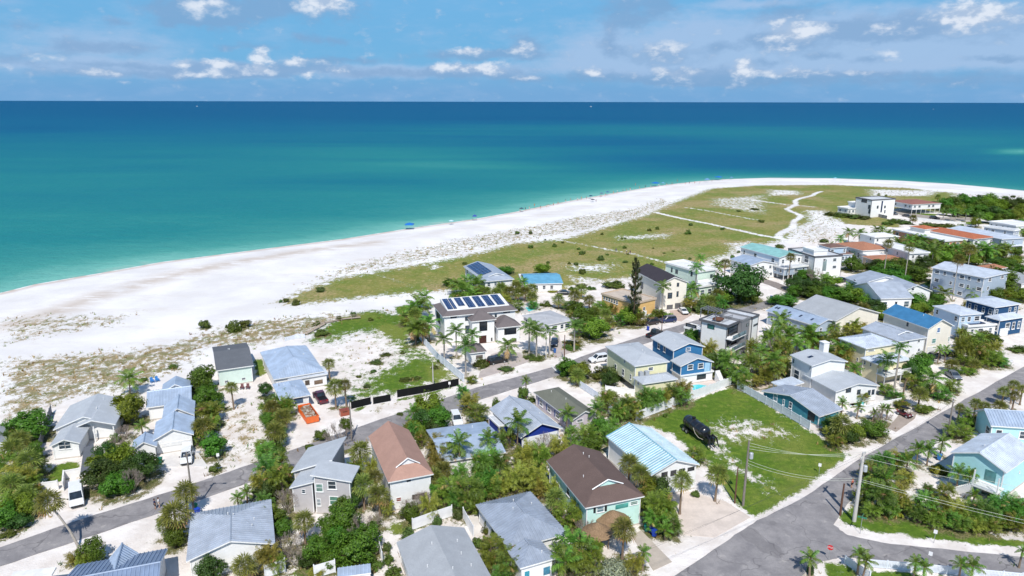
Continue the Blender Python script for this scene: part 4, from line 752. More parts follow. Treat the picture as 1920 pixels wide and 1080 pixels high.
        if posts:
            if posts not in POST_CACHE: POST_CACHE[posts] = MB().box(-.09, .09, -.09, .09, 0, 1).mesh('post', [WHITE])
            zt = ze - th if not walls else z0
            zb = 0 if walls else z0
            for i in range(posts):
                x = o + .1 + (w - 2 * o - .2) * i / max(1, posts - 1)
                for y in ((o + .1, d - o - .1) if d > 3 else (o + .1,)): link('post', POST_CACHE[posts], s.root, L @ T(x, y, zb) @ S(1, 1, zt - zb))
        for e in wins: s.win(*e)
        if auto:
            nf, nl, st = auto; hs = (ze - z0) / st; rw_ = random.Random(int(w * 31 + d * 17))
            for k in range(st):
                zb = z0 + k * hs + hs * .34
                for i in range(nf):
                    if rw_.random() < .2: continue
                    u = o + (w - 2 * o) * (i + .5 + rw_.uniform(-.12, .12)) / nf; q = rw_.choice((.45, .55, .9)); s.put('f', u - q, u + q, zb, zb + hs * .42, 'w', rw_.choice(((70,84,96),(96,112,122),(52,62,72))))
                for i in range(nl):
                    if rw_.random() < .25: continue
                    u = o + (d - 2 * o) * (i + .5 + rw_.uniform(-.15, .15)) / nl; q = rw_.choice((.4, .5, .8)); s.put('l', u - q, u + q, zb, zb + hs * .42, 'w', rw_.choice(((70,84,96),(52,62,72))))
                for i in range(nl // 2): u = o + (d - 2 * o) * (i + .5) / max(1, nl // 2); s.put('r', u - .5, u + .5, zb, zb + hs * .42)
        rr = random.Random(int(abs(org.x * 7 + org.y * 3)))
        for i in range(vents):
            x, y = w * rr.uniform(.2, .8), d * rr.uniform(.25, .85); link('vent_pipe', VENT_ME, ro, T(x, y, ze + h(x, y)))
        return s
    def plane(s, side, x, y):
        """where a photo point meets this wing's front, left or right wall: (along, height)"""
        inv = s.Mw.inverted(); p = inv @ CAM_P; q = inv.to_3x3() @ ray(*px(s.cr, x, y))
        if side == 'f': t = (s.o - p.y) / q.y; v = p + q * t; return v.x, v.z
        t = ((s.o if side == 'l' else s.w - s.o) - p.x) / q.x; v = p + q * t; return v.y, v.z
    def win(s, side, x0, y0, x1, y1, kind='w', c=None):
        u0, za = s.plane(side, x0, y1); u1, zb = s.plane(side, x1, y0)
        if u1 < u0: u0, u1 = u1, u0
        if kind in 'gd': za = max(za, .05) if za < .7 else za
        s.put(side, u0, u1, min(za, zb), max(za, zb), kind, c)
    def put(s, side, u0, u1, z0, z1, kind='w', c=None):
        W = s.w if side == 'f' else s.d
        u0, u1 = max(u0, s.o + .1), min(u1, W - s.o - .1)
        if u1 - u0 < .25 or z1 - z0 < .25: return
        u = (u0 + u1) / 2; e = s.o - .012
        if side == 'f': m = T(u, e, z0)
        elif side == 'l': m = T(e, u, z0) @ RZ(-math.pi / 2)
        else: m = T(s.w - e, u, z0) @ RZ(math.pi / 2)
        m = s.L @ m @ S(u1 - u0, 1, z1 - z0)
        if kind in 'wk':
            f = link('window', WIN_ME if kind == 'w' else WIN_DK, s.root, m); link('pane', pane_me(c or (70, 84, 96)), f)
            if kind == 'w': link('sill', SILL_ME, f)
        elif kind == 'd':
            f = link('door', door_me(c or (230, 230, 228)), s.root, m); link('handle', KNOB, f, T(.4, -.06, .45) @ S(1 / (u1 - u0), 1, 1 / (z1 - z0)))
        elif kind == 'g': link('garage_door', garage_me(c or (240, 240, 238)), s.root, m)
        elif kind == 'o':      # a coloured pane: screens, and open recesses whose shade is put in its colour
            f = link('screen_or_shade', pane_me(c or (52, 54, 58)), s.root, m)
        elif kind == 's': link('shutter', door_me(c or (40, 44, 50)), s.root, m)
    def chimney(s, x, y, w=1.0, h=1.6, c='white'):
        inv = s.Mw.inverted(); z = s.ze + s.rise * .6; v = inv @ GC(s.cr, x, y, z); b = MB()
        b.box(v.x - w/2, v.x + w/2, v.y - w/2, v.y + w/2, s.ze - .2, z + h); b.box(v.x - w/2 - .1, v.x + w/2 + .1, v.y - w/2 - .1, v.y + w/2 + .1, z + h + .002, z + h + .15); b.build('chimney', [M('wall', WL[c])], s.root, s.L)
    def onroof(s, name, corners, mats, lift=.1, th=.06):
        """a panel that lies on this wing's roof; corners are its place as fractions of width and depth"""
        (u0, v0), (u1, v1) = corners; b = MB(); w, d = s.w, s.d; P = lambda u, v: (u * w, v * d, s.ze + s.h(u * w, v * d) + lift)
        q = [P(u0, v0), P(u1, v0), P(u1, v1), P(u0, v1)]; lo = [(x, y, z - th) for x, y, z in q]
        b.poly(q, 0)
        for i in range(4): j = (i + 1) % 4; b.poly([lo[i], lo[j], q[j], q[i]], 1)
        return b.build(name, mats, s.roof)
SOLAR = None
def solar_mat():
    s = NT('solar_cells'); t = s.n('ShaderNodeTexCoord'); b = s.n('ShaderNodeTexBrick'); b.offset = 0; s.l(t.outputs['Object'], b.inputs['Vector'])
    b.inputs['Scale'].default_value = 1; b.inputs['Brick Width'].default_value = 1.0; b.inputs['Row Height'].default_value = 1.0; b.inputs['Mortar Size'].default_value = .035
    b.inputs['Color1'].default_value = (*lin((38, 62, 104)), 1); b.inputs['Color2'].default_value = (*lin((30, 50, 88)), 1); b.inputs['Mortar'].default_value = (*lin((120, 140, 170)), 1)
    return s.fin(b.outputs[0], .15, .6)
SOLAR = [solar_mat(), M('trim', (70, 74, 82))]
SKYL = [M('glass', (48, 60, 84)), M('trim', (90, 96, 110))]

def build_houses():
    H = House('c1', 'white cottage with grey shingle roof and white gabled porch behind a wooden terrace', 'the white porch cottage')
    H.wing((396,824),(850,803),(443,650), 3.0, 1.9, 'gd', 'slight', 'white', vents=3, wins=(('f',700,850,740,880,'d',(200,205,210)),))
    H.wing((515,822),(856,800),(590,700), 3.2, 1.3, 'gd', 'slight', 'white', walls=False, posts=3)
    H.wing((365,950),(612,902),(396,824), 2.8, 1.0, 'gd', 'slight', 'white', wins=(('f',442,912,486,972,'w'),('f',490,908,528,968,'w')))
    H = House('c1', 'pale blue-grey metal roofed house with several gables and a white garage', 'the multi-gabled garage house')
    H.wing((1145,905),(1452,868),(1142,770), 3.0, 1.6, 'gd', 'mblue', 'white', seam=1, wins=(('f',1215,890,1440,955,'g'),))
    H.wing((1215,748),(1458,716),(1225,640), 3.0, 1.8, 'gd', 'mblue', 'white', seam=1)
    H.wing((1095,658),(1437,612),(1060,540), 2.9, 1.5, 'gw', 'mblue', 'white', seam=1)
    H.wing((1210,548),(1425,512),5, 3.2, 1.5, 'gd', 'mblue', 'white')
    H.wing((985,978),(1176,950),(1005,900), 2.5, 1.2, 'gd', 'mblue', 'white', seam=1)
    H = House('c1', 'boxy pale green two-storey house with a plain charcoal shingle roof by the dunes', 'the pale green box house')
    H.wing((1620,380),(1904,346),(1572,205), 4.0, 1.5, 'gw', 'sdark', 'pgreen', vents=2, wins=(('f',1812,430,1842,450,'w'),('f',1684,450,1714,472,'w'),('f',1690,384,1712,394,'w'),('f',1800,370,1822,380,'w'),('f',1740,470,1775,500,'d',(190,200,196))))
    H = House('c3', 'house with pale blue hipped metal roof, arched porch and grey garage beside an orange skip', 'the pale blue hip-roofed house')
    H.wing((532,446),(902,372),(465,236), 3.3, 2.3, 'h', 'mblue', 'white', seam=1, vents=3)
    H.wing((640,452),(948,412),(672,380), 2.8, .5, 'sb', 'mlight', 'white', wins=(('f',832,442,905,488,'o',(120,100,80)),('f',770,450,800,490,'d',(90,80,70))))
    H.wing((580,602),(808,556),(540,478), 2.9, 1.2, 'h', 'mblue', 'white', seam=1, vents=2, wins=(('f',690,572,750,630,'g',(84,106,130)),('f',785,560,800,600,'k')))
    H = House('c4', 'grey two-storey house with pale shingle shed roofs and white framed windows', 'the grey shed-roofed house')
    H.wing((805,322),(1122,362),(900,206), 5.8, .9, 'sl', 'slight', 'grey', wins=(('f',838,388,902,446,'w',(120,150,140)),('f',938,368,1002,428,'w',(60,70,78)),('f',952,482,1018,546,'w',(96,140,120)),('f',848,500,886,552,'w',(150,160,165))))
    H.wing((650,418),(825,382),(660,270), 4.4, 1.1, 'sr', 'slight', 'grey', wins=(('f',745,430,770,460,'w'),))
    H.wing((662,300),(996,168),8, 4.4, 2.3, 'sr', 'slight', 'grey')
    H = House('c4', 'white two-storey house with a salmon shingle roof and small white gablet', 'the salmon-roofed white house')
    H.wing((1390,378),(1737,322),(1225,36), 5.2, 2.3, 'dh', 'ssalmon', 'white', wins=(('f',1450,486,1490,524,'w',(150,90,80)),('f',1560,446,1692,512,'o',(90,84,80)),('f',1530,356,1560,374,'k'),('f',1636,336,1680,354,'k')))
    H = House('c6', 'mint green house on raised floor with dark brown shingle roof and small gablet', 'the brown-roofed mint house')
    H.wing((1350,570),(1802,488),(1045,216), 4.8, 2.1, 'dh', 'sbrown', 'paqua', vents=3, wins=(('f',1432,552,1492,606,'w',(110,140,150)),('f',1410,560,1428,608,'s'),('f',1494,546,1512,594,'s'),('f',1566,526,1680,584,'o',(70,160,150)),('f',1684,512,1746,550,'w',(120,150,140)),('l',1130,400,1160,440,'w'),('l',1210,420,1235,460,'w')))
    H = House('c6', 'low white house with a ribbed silver metal hip roof among clumping palms', 'the silver rib-roofed house')
    H.wing((775,882),(1206,742),(555,536), 3.0, 1.7, 'h', 'mstripe', 'white', seam=1, vents=3)
    H.wing((862,1022),(1132,952),(780,884), 3.0, 1.1, 'hf', 'mstripe', 'white', seam=1, vents=1, wins=(('f',895,1040,930,1090,'d',(60,150,170)),('f',1030,1000,1090,1080,'o',(60,130,160))))
    H = House('c6', 'long low house with weathered light grey shingle gable roof by a white fence', 'the light grey gable house')
    H.wing((-66,826),(442,716),-15, 3.1, 1.5, 'gd', 'sgray', 'white', vents=6)
    H = House('c2', 'white house with a grey-blue ribbed metal roof beside the street bins', 'the grey-blue metal-roofed house')
    H.wing((1395,972),(2065,842),(1425,612), 3.2, 1.7, 'hb', 'mgray', 'white', seam=1, vents=4)
    H = House('c2', 'house with dark blue-grey ribbed metal roof and a pointed gable facing the street', 'the slate metal-roofed house')
    H.wing((575,998),(1258,872),-12, 3.0, 2.0, 'gw', 'mslate', 'white', seam=1)
    H.wing((822,945),(1052,852),-6, 3.0, 1.8, 'gd', 'mblue', 'white', seam=1)
    H = House('c5', 'royal blue gabled cottage with white trim and a ribbed light blue metal roof', 'the royal blue gabled cottage')
    H.wing((865,884),(1174,806),(645,662), 3.0, 1.9, 'gd', 'mgray', 'royal', seam=1, vents=4, o=.6)
    H.put('f', .8, H.w - .8, .3, 2.5, 'd', (236, 238, 240)); H.win('f', 876, 898, 942, 940, 'w', (70, 90, 110)); H.win('f', 978, 878, 1004, 896, 'w')
    H.wing((700,800),(760,770),5, 2.4, .3, 'f', 'lgray', 'royal', flat_top='white')
    H = House('c5', 'low house with an olive grey shingle hip roof and pale blue shutters', 'the olive shingle-roofed house')
    H.wing((1248,754),(1430,694),(990,534), 3.0, 1.3, 'hb', 'solive', 'pinkb', vents=2, wins=(('f',1284,738,1332,768,'w'),))
    for k in range(4): H.put('l', 2 + k * 3.2, 3.4 + k * 3.2, .9, 2.2, 'w'); H.put('l', 3.45 + k * 3.2, 3.85 + k * 3.2, .9, 2.2, 's', (90, 110, 160))
    H = House('c5', 'long low house under a flat-pitched pale blue-grey roof next to a grey car pad', 'the pale low-pitched house')
    H.wing((155,822),(602,760),-12.5, 2.9, 1.0, 'gw', 'mblue', 'white', vents=2)
    H = House('c8', 'white house with turquoise and white striped metal gable roof and screened porch', 'the turquoise striped-roof house')
    H.wing((405,324),(780,252),(50,32), 4.4, 1.7, 'gd', 'mteal', 'white', seam=2, vents=3, trim='white', wins=(('f',474,292,532,346,'o'),('f',542,278,598,336,'o'),('f',606,266,662,322,'o'),('f',670,254,734,300,'o'),('f',600,370,640,400,'w')))
    H = House('c7', 'pale yellow stilt house with two light grey hip roofs', 'the pale yellow stilt house')
    H.wing((280,346),(550,313),(50,196), 6.4, .9, 'h', 'slight', 'yellow', z0=1.6, posts=4, vents=3, wins=(('l',130,335,146,375,'w'),('l',186,372,204,412,'w'),('l',246,410,258,440,'w'),('l',202,300,212,318,'w'),('f',380,350,420,380,'w')))
    H.wing((340,480),(606,440),(276,424), 4.3, .7, 'h', 'slight', 'yellow', z0=1.0, vents=4, posts=3, wins=(('l',302,455,314,480,'w'),))
    for k in (.3, .46): u = MB().box(-.45, .45, -.4, .4, 0, .9).lathe([(.36, .9), (.36, .96), (.1, .97)], 10).build('air_conditioner', [M('trim', (176, 180, 184))], H.roof, T(H.w * k - 1, H.d * .82, H.ze + H.rise * .4))
    H = House('c7', 'two-tier bright blue house with light grey gables and white oval window', 'the bright blue two-tier house')
    H.wing((568,230),(814,200),(394,132), 6.6, 1.3, 'gd', 'slight', 'blue', wins=(('f',662,204,700,234,'w',(90,120,150)),('l',452,175,472,210,'w'),('l',495,200,515,235,'w')), vents=1)
    H.wing((624,348),(878,314),(552,300), 4.7, 1.4, 'gd', 'slight', 'blue', z0=2.3, wins=(('f',674,330,720,376,'w'),('f',752,320,798,366,'w'),('f',800,316,846,392,'d',(170,210,235))))
    H.wing((624,420),(878,384),(552,372), 2.35, .01, 'f', 'white', 'white', o=.3, flat_top='white', wins=(('f',738,400,822,452,'o',(40,56,60)),))
    sb = MB()
    for i in range(10): sb.box(H.w + .1, H.w + 1.2, -1.2 + i * .26 - 1.6, -1.2 + (i + 1) * .26 - 1.6, 0, .25 * (i + 1))
    sb.build('stair', [WHITE], H.root, H.L)
    H = House('d4', 'white and grey modern three-storey house with flat roofs, glass balconies and roof terrace', 'the modern flat-roofed house')
    H.wing((1142,652),(1256,610),(915,602), 8.8, 0, 'f', 'lgray', 'white', o=.5, trim='dgrey', wins=(('l',985,640,1040,660,'k',(70,130,120)),('f',1158,672,1228,720,'k'),('f',1158,745,1228,795,'k')))
    for k in (.34, .66): H.put('f', .8, H.w - .5, 8.8 * k + .3, 8.8 * k + 2.4, 'k', (60, 70, 80))
    for k in (.33, .655):
        z = 8.8 * k; MB().box(.2, H.w + .2, -1.3, .45, z - .2, z).build('balcony', [WHITE], H.root, H.L); MB().box(.25, H.w + .15, -1.28, -1.24, z + .02, z + 1.0).build('balcony_glass', [M('glass', (120, 140, 150))], H.root, H.L)
    rl = MB(); q = 1.0
    for i in range(9): rl.box(q + i * (H.w * .7 - .05) / 8, q + .05 + i * (H.w * .7 - .05) / 8, 2.0, 2.05, 9.1, 10.1)
    rl.box(q, q + H.w * .7, 2.0, 2.05, 10.1, 10.16); rl.build('railing', [DARK], H.root, H.L)
    pg = MB()
    for i in range(7): pg.box(1.2, H.w * .75, 4 + i * .7, 4.15 + i * .7, 11.2, 11.35)
    for x in (1.3, H.w * .72):
        for y in (4.1, 8.1): pg.box(x, x + .15, y, y + .15, 9.1, 11.2)
    pg.build('pergola', [M('trim', (120, 124, 130))], H.root, H.L)
    MB().box(1.4, H.w * .5, 3, 5, 9.2, 9.6).build('terrace_sofa', [M('wood', (120, 84, 66))], H.root, H.L)
    H.wing((1250,610),(1328,588),6, 9.1, 0, 'f', 'fgray', 'mgrey', o=.15, trim='mgrey', wins=(('f',1276,620,1296,650,'k',(150,160,165)),('f',1276,710,1296,745,'k',(150,160,165)),('f',1250,800,1300,850,'o')))
    H.wing((1326,588),(1388,568),8, 8.6, 0, 'f', 'lgray', 'white', o=.2, trim='dgrey', wins=(('f',1330,620,1365,650,'k'),))
    H.wing((1075,722),(1140,700),(785,664), 4.2, 0, 'f', 'white', 'mgrey', o=.2, trim='white', wins=(('l',820,640,905,690,'k'),))
    H = House('d3', 'large white villa with grey tile roofs, central entrance tower and rows of solar panels', 'the white solar villa')
    H.wing((440,576),(1004,524),(360,486), 7.4, .9, 'mt', 'sgb', 'white', o=.6, wins=(('f',498,570,545,588,'k'),('f',608,575,630,606,'k'),('f',830,555,846,580,'k'),('f',895,535,945,550,'k'),('f',610,640,640,700,'k'),('l',395,560,420,600,'k')))
    k = 1.7; zt, tl = H.ze + .92, .13; w_, d_ = H.w, H.d; zz = lambda y: zt + (y - k) * tl
    b = MB(); q = [(k, k), (w_ - k, k), (w_ - k, d_ - k), (k, d_ - k)]; b.poly([(x, y, zz(y)) for x, y in q])
    for i in range(4): (x0, y0), (x1, y1) = q[i], q[(i + 1) % 4]; b.poly([(x0, y0, zt - .3), (x1, y1, zt - .3), (x1, y1, zz(y1)), (x0, y0, zz(y0))])
    b.build('roof_deck', [M(*RF['white'])], H.roof)
    for i, (v0, v1) in enumerate(((.10, .17), (.18, .22), (.26, .345), (.375, .47), (.505, .60), (.635, .73), (.765, .865))):
        y0, y1 = k + (.7 if i != 2 else 2.2), d_ - k - .7; b = MB(); x0, x1 = v0 * w_, v1 * w_; b.poly([(x0, y0, zz(y0) + .16), (x1, y0, zz(y0) + .16), (x1, y1, zz(y1) + .16), (x0, y1, zz(y1) + .16)], 0)
        for (xa, ya), (xb, yb) in (((x0, y0), (x1, y0)), ((x1, y0), (x1, y1)), ((x1, y1), (x0, y1)), ((x0, y1), (x0, y0))): b.poly([(xa, ya, zz(ya) + .1), (xb, yb, zz(yb) + .1), (xb, yb, zz(yb) + .16), (xa, ya, zz(ya) + .16)], 1)
        b.build('solar_panel', SOLAR, H.roof)
    H.wing((652,612),(842,592),6, 6.3, 1.9, 'h', 'sgb', 'white', o=.5, wins=(('f',716,610,774,684,'k',(40,48,56)),('f',714,714,768,778,'d',(70,40,34)),('f',800,730,815,760,'o',(70,70,72))))
    H.wing((848,660),(1032,640),8, 4.6, 1.9, 'h', 'sgb', 'white', o=.5, wins=(('f',902,658,992,712,'k',(40,48,56)),('f',920,740,1000,790,'o',(80,76,72))))
    H.wing((486,642),(604,630),5, 4.6, 1.4, 'h', 'sgb', 'white', o=.5, wins=(('f',520,660,560,700,'k'),))
    H.wing((640,850),(775,838),6, 3.0, 1.2, 'h', 'sgb', 'white', o=.4, wins=(('f',690,860,740,890,'g',(120,110,104)),))
    H = House('d3', 'two-storey pale house with a grey metal roof and one long dark solar array', 'the solar-array beach house')
    H.wing((750,312),(980,293),(590,198), 5.6, 1.5, 'dh', 'mgray', 'white', o=.6, auto=(4,4,2))
    for k in range(5): H.onroof('solar_panel', ((.08, .28 + k * .135), (.27, .405 + k * .135)), SOLAR, .12); H.onroof('solar_panel', ((.28, .28 + k * .135), (.47, .405 + k * .135)), SOLAR, .12)
    H = House('d3', 'single-storey white house with sky blue metal roof and grey flat annexe by the dunes', 'the sky blue-roofed bungalow')
    H.wing((1060,330),(1342,320),(1040,252), 3.0, 1.2, 'gw', 'mcyan', 'white', auto=(5,2,1))
    H.wing((1026,302),(1180,276),(965,262), 2.8, 0, 'f', 'fgray', 'white', auto=(2,2,1))
    H = House('d3', 'low white house with faded grey low-pitched roof beside a small pool', 'the faded grey poolside house')
    H.wing((1200,642),(1420,598),(1035,566), 3.1, .8, 'h', 'fgray', 'white', auto=(4,3,1), vents=2)
    H = House('d4', 'orange stucco house with tan flat roof and a ribbon of white windows', 'the orange flat-roofed house')
    H.wing((440,480),(606,440),(186,405), 5.2, 0, 'f', 'tan', 'orange', trim='tan', o=.3, wins=(('f',530,545,580,590,'g'),('f',500,500,520,530,'w'))+tuple(('l',205+k*19,425+k*6.5,221+k*19,446+k*7,'w') for k in range(6)))
    H.put('f', 3, 5.5, .05, 2.3, 'g')
    H = House('d4', 'cream three-storey house with dark charcoal roof, bay tower and grey garage doors', 'the cream dark-roofed house')
    H.wing((632,330),(818,302),(478,222), 8.2, 1.9, 'gd', 'schar', 'cream', wins=(('f',755,320,774,350,'k'),('f',686,394,722,440,'k'),('f',752,384,770,426,'k'),('f',700,330,714,346,'k'),('f',678,484,726,530,'g',(110,110,112)),('f',740,470,786,516,'g',(110,110,112)),('l',485,320,505,360,'k')))
    H.wing((548,300),(604,306),3, 7.4, 1.1, 'h', 'schar', 'cream', o=.15, wins=(('f',558,300,566,330,'k'),('f',580,304,590,332,'k'),('f',558,368,566,396,'k'),('f',580,370,590,398,'k')))
    H = House('d4', 'pale mint modern house with bright white flat roofs on two levels', 'the pale mint flat-roofed house')
    H.wing((912,242),(1048,216),(676,168), 7.4, 0, 'f', 'white', 'pmint', wins=(('l',712,210,725,240,'k'),('l',745,225,765,250,'k'),('f',1005,255,1025,285,'k'),('l',860,240,875,270,'k')))
    H.wing((925,356),(1085,326),(860,318), 4.4, 0, 'f', 'white', 'pmint', auto=(3,2,1))
    H = House('d4', 'white house with mint green metal gable roof above a grey columned ground floor', 'the mint metal-roofed house')
    H.wing((1528,132),(1652,96),(1290,46), 7.4, 1.2, 'gd', 'mmint', 'white', seam=0, auto=(3,4,2))
    H.wing((1562,216),(1738,192),(1444,176), 4.4, 0, 'f', 'lgray', 'gblue', auto=(3,3,1), z0=1.8, posts=6)
    rl = MB()
    for i in range(16): rl.box(i * H.w / 16, i * H.w / 16 + .06, .05, .11, 4.5, 5.5)
    rl.box(0, H.w, .05, .11, 5.5, 5.58); rl.build('railing', [WHITE], H.root, H.L)
    H = House('d4', 'small white house with blue-grey metal gable beside the mint metal roof', 'the small blue-grey gabled house')
    H.wing((1300,192),(1450,156),(1225,136), 5.2, 1.3, 'gd', 'mblue', 'white', auto=(3,2,2))
    H = House('d5', 'white cubic modern house with black roof edge and white penthouse', 'the white cubic house')
    H.wing((350,130),(548,113),(166,66), 8.0, 0, 'f', 'lgray', 'white', trim='dgrey', o=.15, wins=(('f',484,135,516,161,'w'),('f',480,190,514,214,'w'),('f',402,140,446,238,'o',(130,150,150)),('l',270,120,310,165,'w'),('f',412,140,434,158,'w')))
    H.wing((345,84),(452,78),(300,56), 9.6, 0, 'f', 'white', 'white', z0=7.6, o=.2)
    H = House('d5', 'pale blue house with brown hip roofs on two levels', 'the brown hip-roofed house')
    H.wing((470,60),(582,46),(394,32), 6.4, 1.0, 'h', 'brown', 'pblue', auto=(4,2,2))
    H.wing((520,112),(634,100),(470,92), 3.6, .8, 'h', 'brown', 'pblue', auto=(4,1,1))
    H = House('d5', 'cream house with wide orange tiled hip roof', 'the orange tiled house')
    H.wing((714,80),(884,52),(555,20), 5.0, 1.6, 'h', 'terra', 'cwhite', auto=(4,3,1))
    H = House('d5', 'small orange tiled hip-roofed house with a white garden wall', 'the small orange tiled house')
    H.wing((818,160),(1000,136),(770,118), 3.4, 1.3, 'h', 'terra', 'tan', auto=(3,2,1))
    H.wing((740,118),(840,100),4, 3.6, 0, 'f', 'white', 'white')
    H = House('d5', 'large cottage with light grey metal roofs and many crossing gables', 'the many-gabled grey cottage')
    H.wing((845,440),(1030,406),(720,340), 4.4, 3.0, 'gw', 'mgray', 'white', auto=(3,2,1))
    H.wing((1000,388),(1150,350),(930,310), 5.0, 2.0, 'gd', 'mgray', 'white', wins=(('f',1074,345,1100,380,'w'),))
    H.wing((690,330),(960,280),(600,280), 5.0, 2.2, 'gd', 'mgray', 'white', wins=(('l',640,300,660,320,'w'),))
    H.wing((705,360),(790,340),4, 4.6, 1.6, 'gd', 'mgray', 'pblue', wins=(('f',735,345,750,362,'w'),))
    H = House('d5', 'long three-storey blue-grey house with light metal roof behind two thin tall palms', 'the three-storey blue-grey house')
    H.wing((1628,284),(1738,228),(1264,197), 8.0, 1.2, 'hf', 'mlight', 'gblue', auto=(2,6,3))
    H = House('d5', 'cream house with broad steep grey shingle roof among round trees', 'the steep grey-roofed cream house')
    H.wing((510,606),(672,494),(330,478), 4.6, 2.6, 'gd', 'sgray', 'cream', auto=(2,2,1))
    H.wing((700,575),(790,560),6, 3.0, 1.0, 'gd', 'sgray', 'cream')
    H = House('d5', 'long low house with blue-grey metal roof and small dark skylights', 'the skylit blue-grey house')
    H.wing((366,646),(504,600),(0,526), 3.9, 1.1, 'gd', 'mblue', 'gblue', auto=(2,5,1))
    for k in ((.2, .18), (.2, .4), (.2, .62), (.26, .86), (.26, .91)): H.onroof('skylight', (k, (k[0] + .12, k[1] + .03)), SKYL, .12)
    H = House('d5', 'tall cream house with bright blue metal roof and round gable window', 'the bright blue-roofed cream house')
    H.wing((1205,666),(1420,650),(838,545), 7.2, 2.0, 'gd', 'mbrt', 'cream', vents=2, wins=(('f',1224,736,1262,776,'w',(110,160,150)),('f',1348,722,1374,760,'w',(110,160,150)),('f',1264,655,1294,695,'w',(90,130,180)),('l',1038,615,1056,645,'k')))
    H.put('f', 1, 3.6, .1, 2.4, 'g'); H.put('f', 4.2, 6.8, .1, 2.4, 'g')
    H = House('d1', 'white two-storey house under grey metal hip roof beside the bright blue roof', 'the grey metal hip-roofed house')
    H.wing((985,162),(1200,130),(695,58), 6.2, 1.1, 'dh', 'mgray', 'white', seam=1, wins=(('f',1040,155,1062,180,'w'),('f',1120,143,1142,168,'w'),('f',1120,212,1140,235,'w'),('f',1040,220,1064,250,'w')), vents=1)
    H.put('f', .8, 3.4, .1, 2.4, 'g')
    H = House('d1', 'pale yellow house with lilac metal roof, lower porch roof and white balcony', 'the lilac-roofed balcony house')
    H.wing((735,214),(962,166),(545,130), 6.6, 1.1, 'h', 'mlight', 'lyellow', seam=1, wins=(('l',665,285,680,305,'w'),('f',745,220,800,238,'w')))
    H.wing((830,336),(1110,308),(718,276), 4.6, 1.0, 'h', 'mlight', 'lyellow', z0=.0, seam=1, wins=(('f',850,360,900,400,'w'),('f',930,350,1000,400,'o'),('l',720,310,735,330,'w'),('l',765,325,778,345,'w')))
    MB().box(0, H.w, -2.0, H.o, 2.35, 2.55).build('balcony', [WHITE], H.root, H.L)
    rl = MB()
    for i in range(24): rl.box(i * H.w / 24, i * H.w / 24 + .05, -1.98, -1.93, 2.55, 3.5)
    rl.box(0, H.w, -1.98, -1.92, 3.5, 3.57); rl.build('railing', [WHITE], H.root, H.L)
    for x in (.1, H.w / 2, H.w - .25): MB().box(x, x + .15, -1.9, -1.75, 0, 2.35).build('post', [WHITE], H.root, H.L)
    for k in ((.12, .62),): H.onroof('skylight', (k, (.2, .7)), SKYL, .12)
    H = House('d1', 'white two-storey house with pale grey roofs, chimney and lower street wing', 'the white chimney house')
    H.wing((330,344),(614,316),(150,262), 6.4, .9, 'gd', 'slight', 'white', wins=(('l',185,295,202,320,'w'),('l',312,345,322,372,'w'),('l',190,385,240,430,'w'),('f',445,300,495,312,'k')))
    H.onroof('skylight', ((.2, .45), (.32, .55)), SKYL, .1); H.chimney(418, 225, 1.4, 1.8)
    H.wing((510,537),(884,512),(245,412), 3.5, 1.1, 'gd', 'slight', 'white', wins=(('f',582,508,624,546,'k'),('f',665,520,695,560,'k'),('f',745,525,770,566,'k'),('f',775,520,800,560,'k'),('f',808,515,838,552,'k')))
    H = House('c7', 'teal single-storey house with silver ribbed metal roof along a white vinyl fence', 'the teal ribbed-roof house')
    H.wing((1668,724),(1824,662),(1240,528), 2.4, 1.7, 'gw', 'mgray', 'teal', seam=1, vents=1, wins=(('l',1318,560,1354,600,'w',(110,150,160)),('l',1388,598,1408,632,'w',(110,150,160)),('l',1436,620,1464,656,'w'),('l',1570,700,1640,745,'o')))
    H.wing((1400,512),(1610,492),(1395,440), 2.4, .2, 'sb', 'mlight', 'teal', seam=1, walls=False, posts=3)
    H = House('d2', 'pale aqua house with ribbed lilac-grey metal roof, white balcony and porch gable', 'the pale aqua corner house')
    H.wing((1368,152),(1786,306),(1590,12), 5.4, 1.7, 'gd', 'mlight', 'aqua', seam=1, vents=2, wins=(('r',1780,370,1800,390,'w'),('r',1880,290,1890,310,'w')))
    MB().box(H.w * .55, H.w, -2.2, H.o - .01, 2.3, 2.5).build('balcony', [WHITE], H.root, H.L)
    rl = MB()
    for i in range(20): rl.box(H.w * .55 + i * H.w * .45 / 20, H.w * .55 + i * H.w * .45 / 20 + .05, -2.18, -2.13, 2.5, 3.4)
    rl.box(H.w * .55, H.w, -2.18, -2.12, 3.4, 3.47); rl.build('railing', [WHITE], H.root, H.L)
    for x in (H.w * .56, H.w - .2): MB().box(x, x + .18, -2.15, -2.0, 0, 5.0).build('post', [WHITE], H.root, H.L)
    H.put('f', H.w * .62, H.w * .85, 2.6, 4.7, 'o', (90, 140, 140)); H.put('f', H.w * .62, H.w * .85, .2, 2.1, 'o', (70, 110, 110))
    pb = House('d2', '', 'the pale aqua corner house'); pb.root, pb.inv, pb.ang = H.root, H.inv, H.ang
    sb = MB()
    for i in range(10): sb.box(H.w * .55 - (i + 1) * .28, H.w * .55 - i * .28, -2.2, -1.0, 0, 2.4 - i * .24)
    sb.build('stair', [WHITE], H.root, H.L)
    H = House('d1', 'turquoise walled house with grey-blue metal roof next to the pale aqua house', 'the turquoise walled house')
    H.wing((1672,792),(2130,762),(1700,690), 3.6, 1.8, 'gw', 'mblue', 'aqua', seam=1, auto=(5,2,1))
    H = House('d5', 'pale blue house with white front block and light metal hip roof', 'the pale blue and white house')
    H.wing((1440,564),(1612,548),(1240,491), 6.2, 1.0, 'h', 'mlight', 'pblue', auto=(3,4,2))
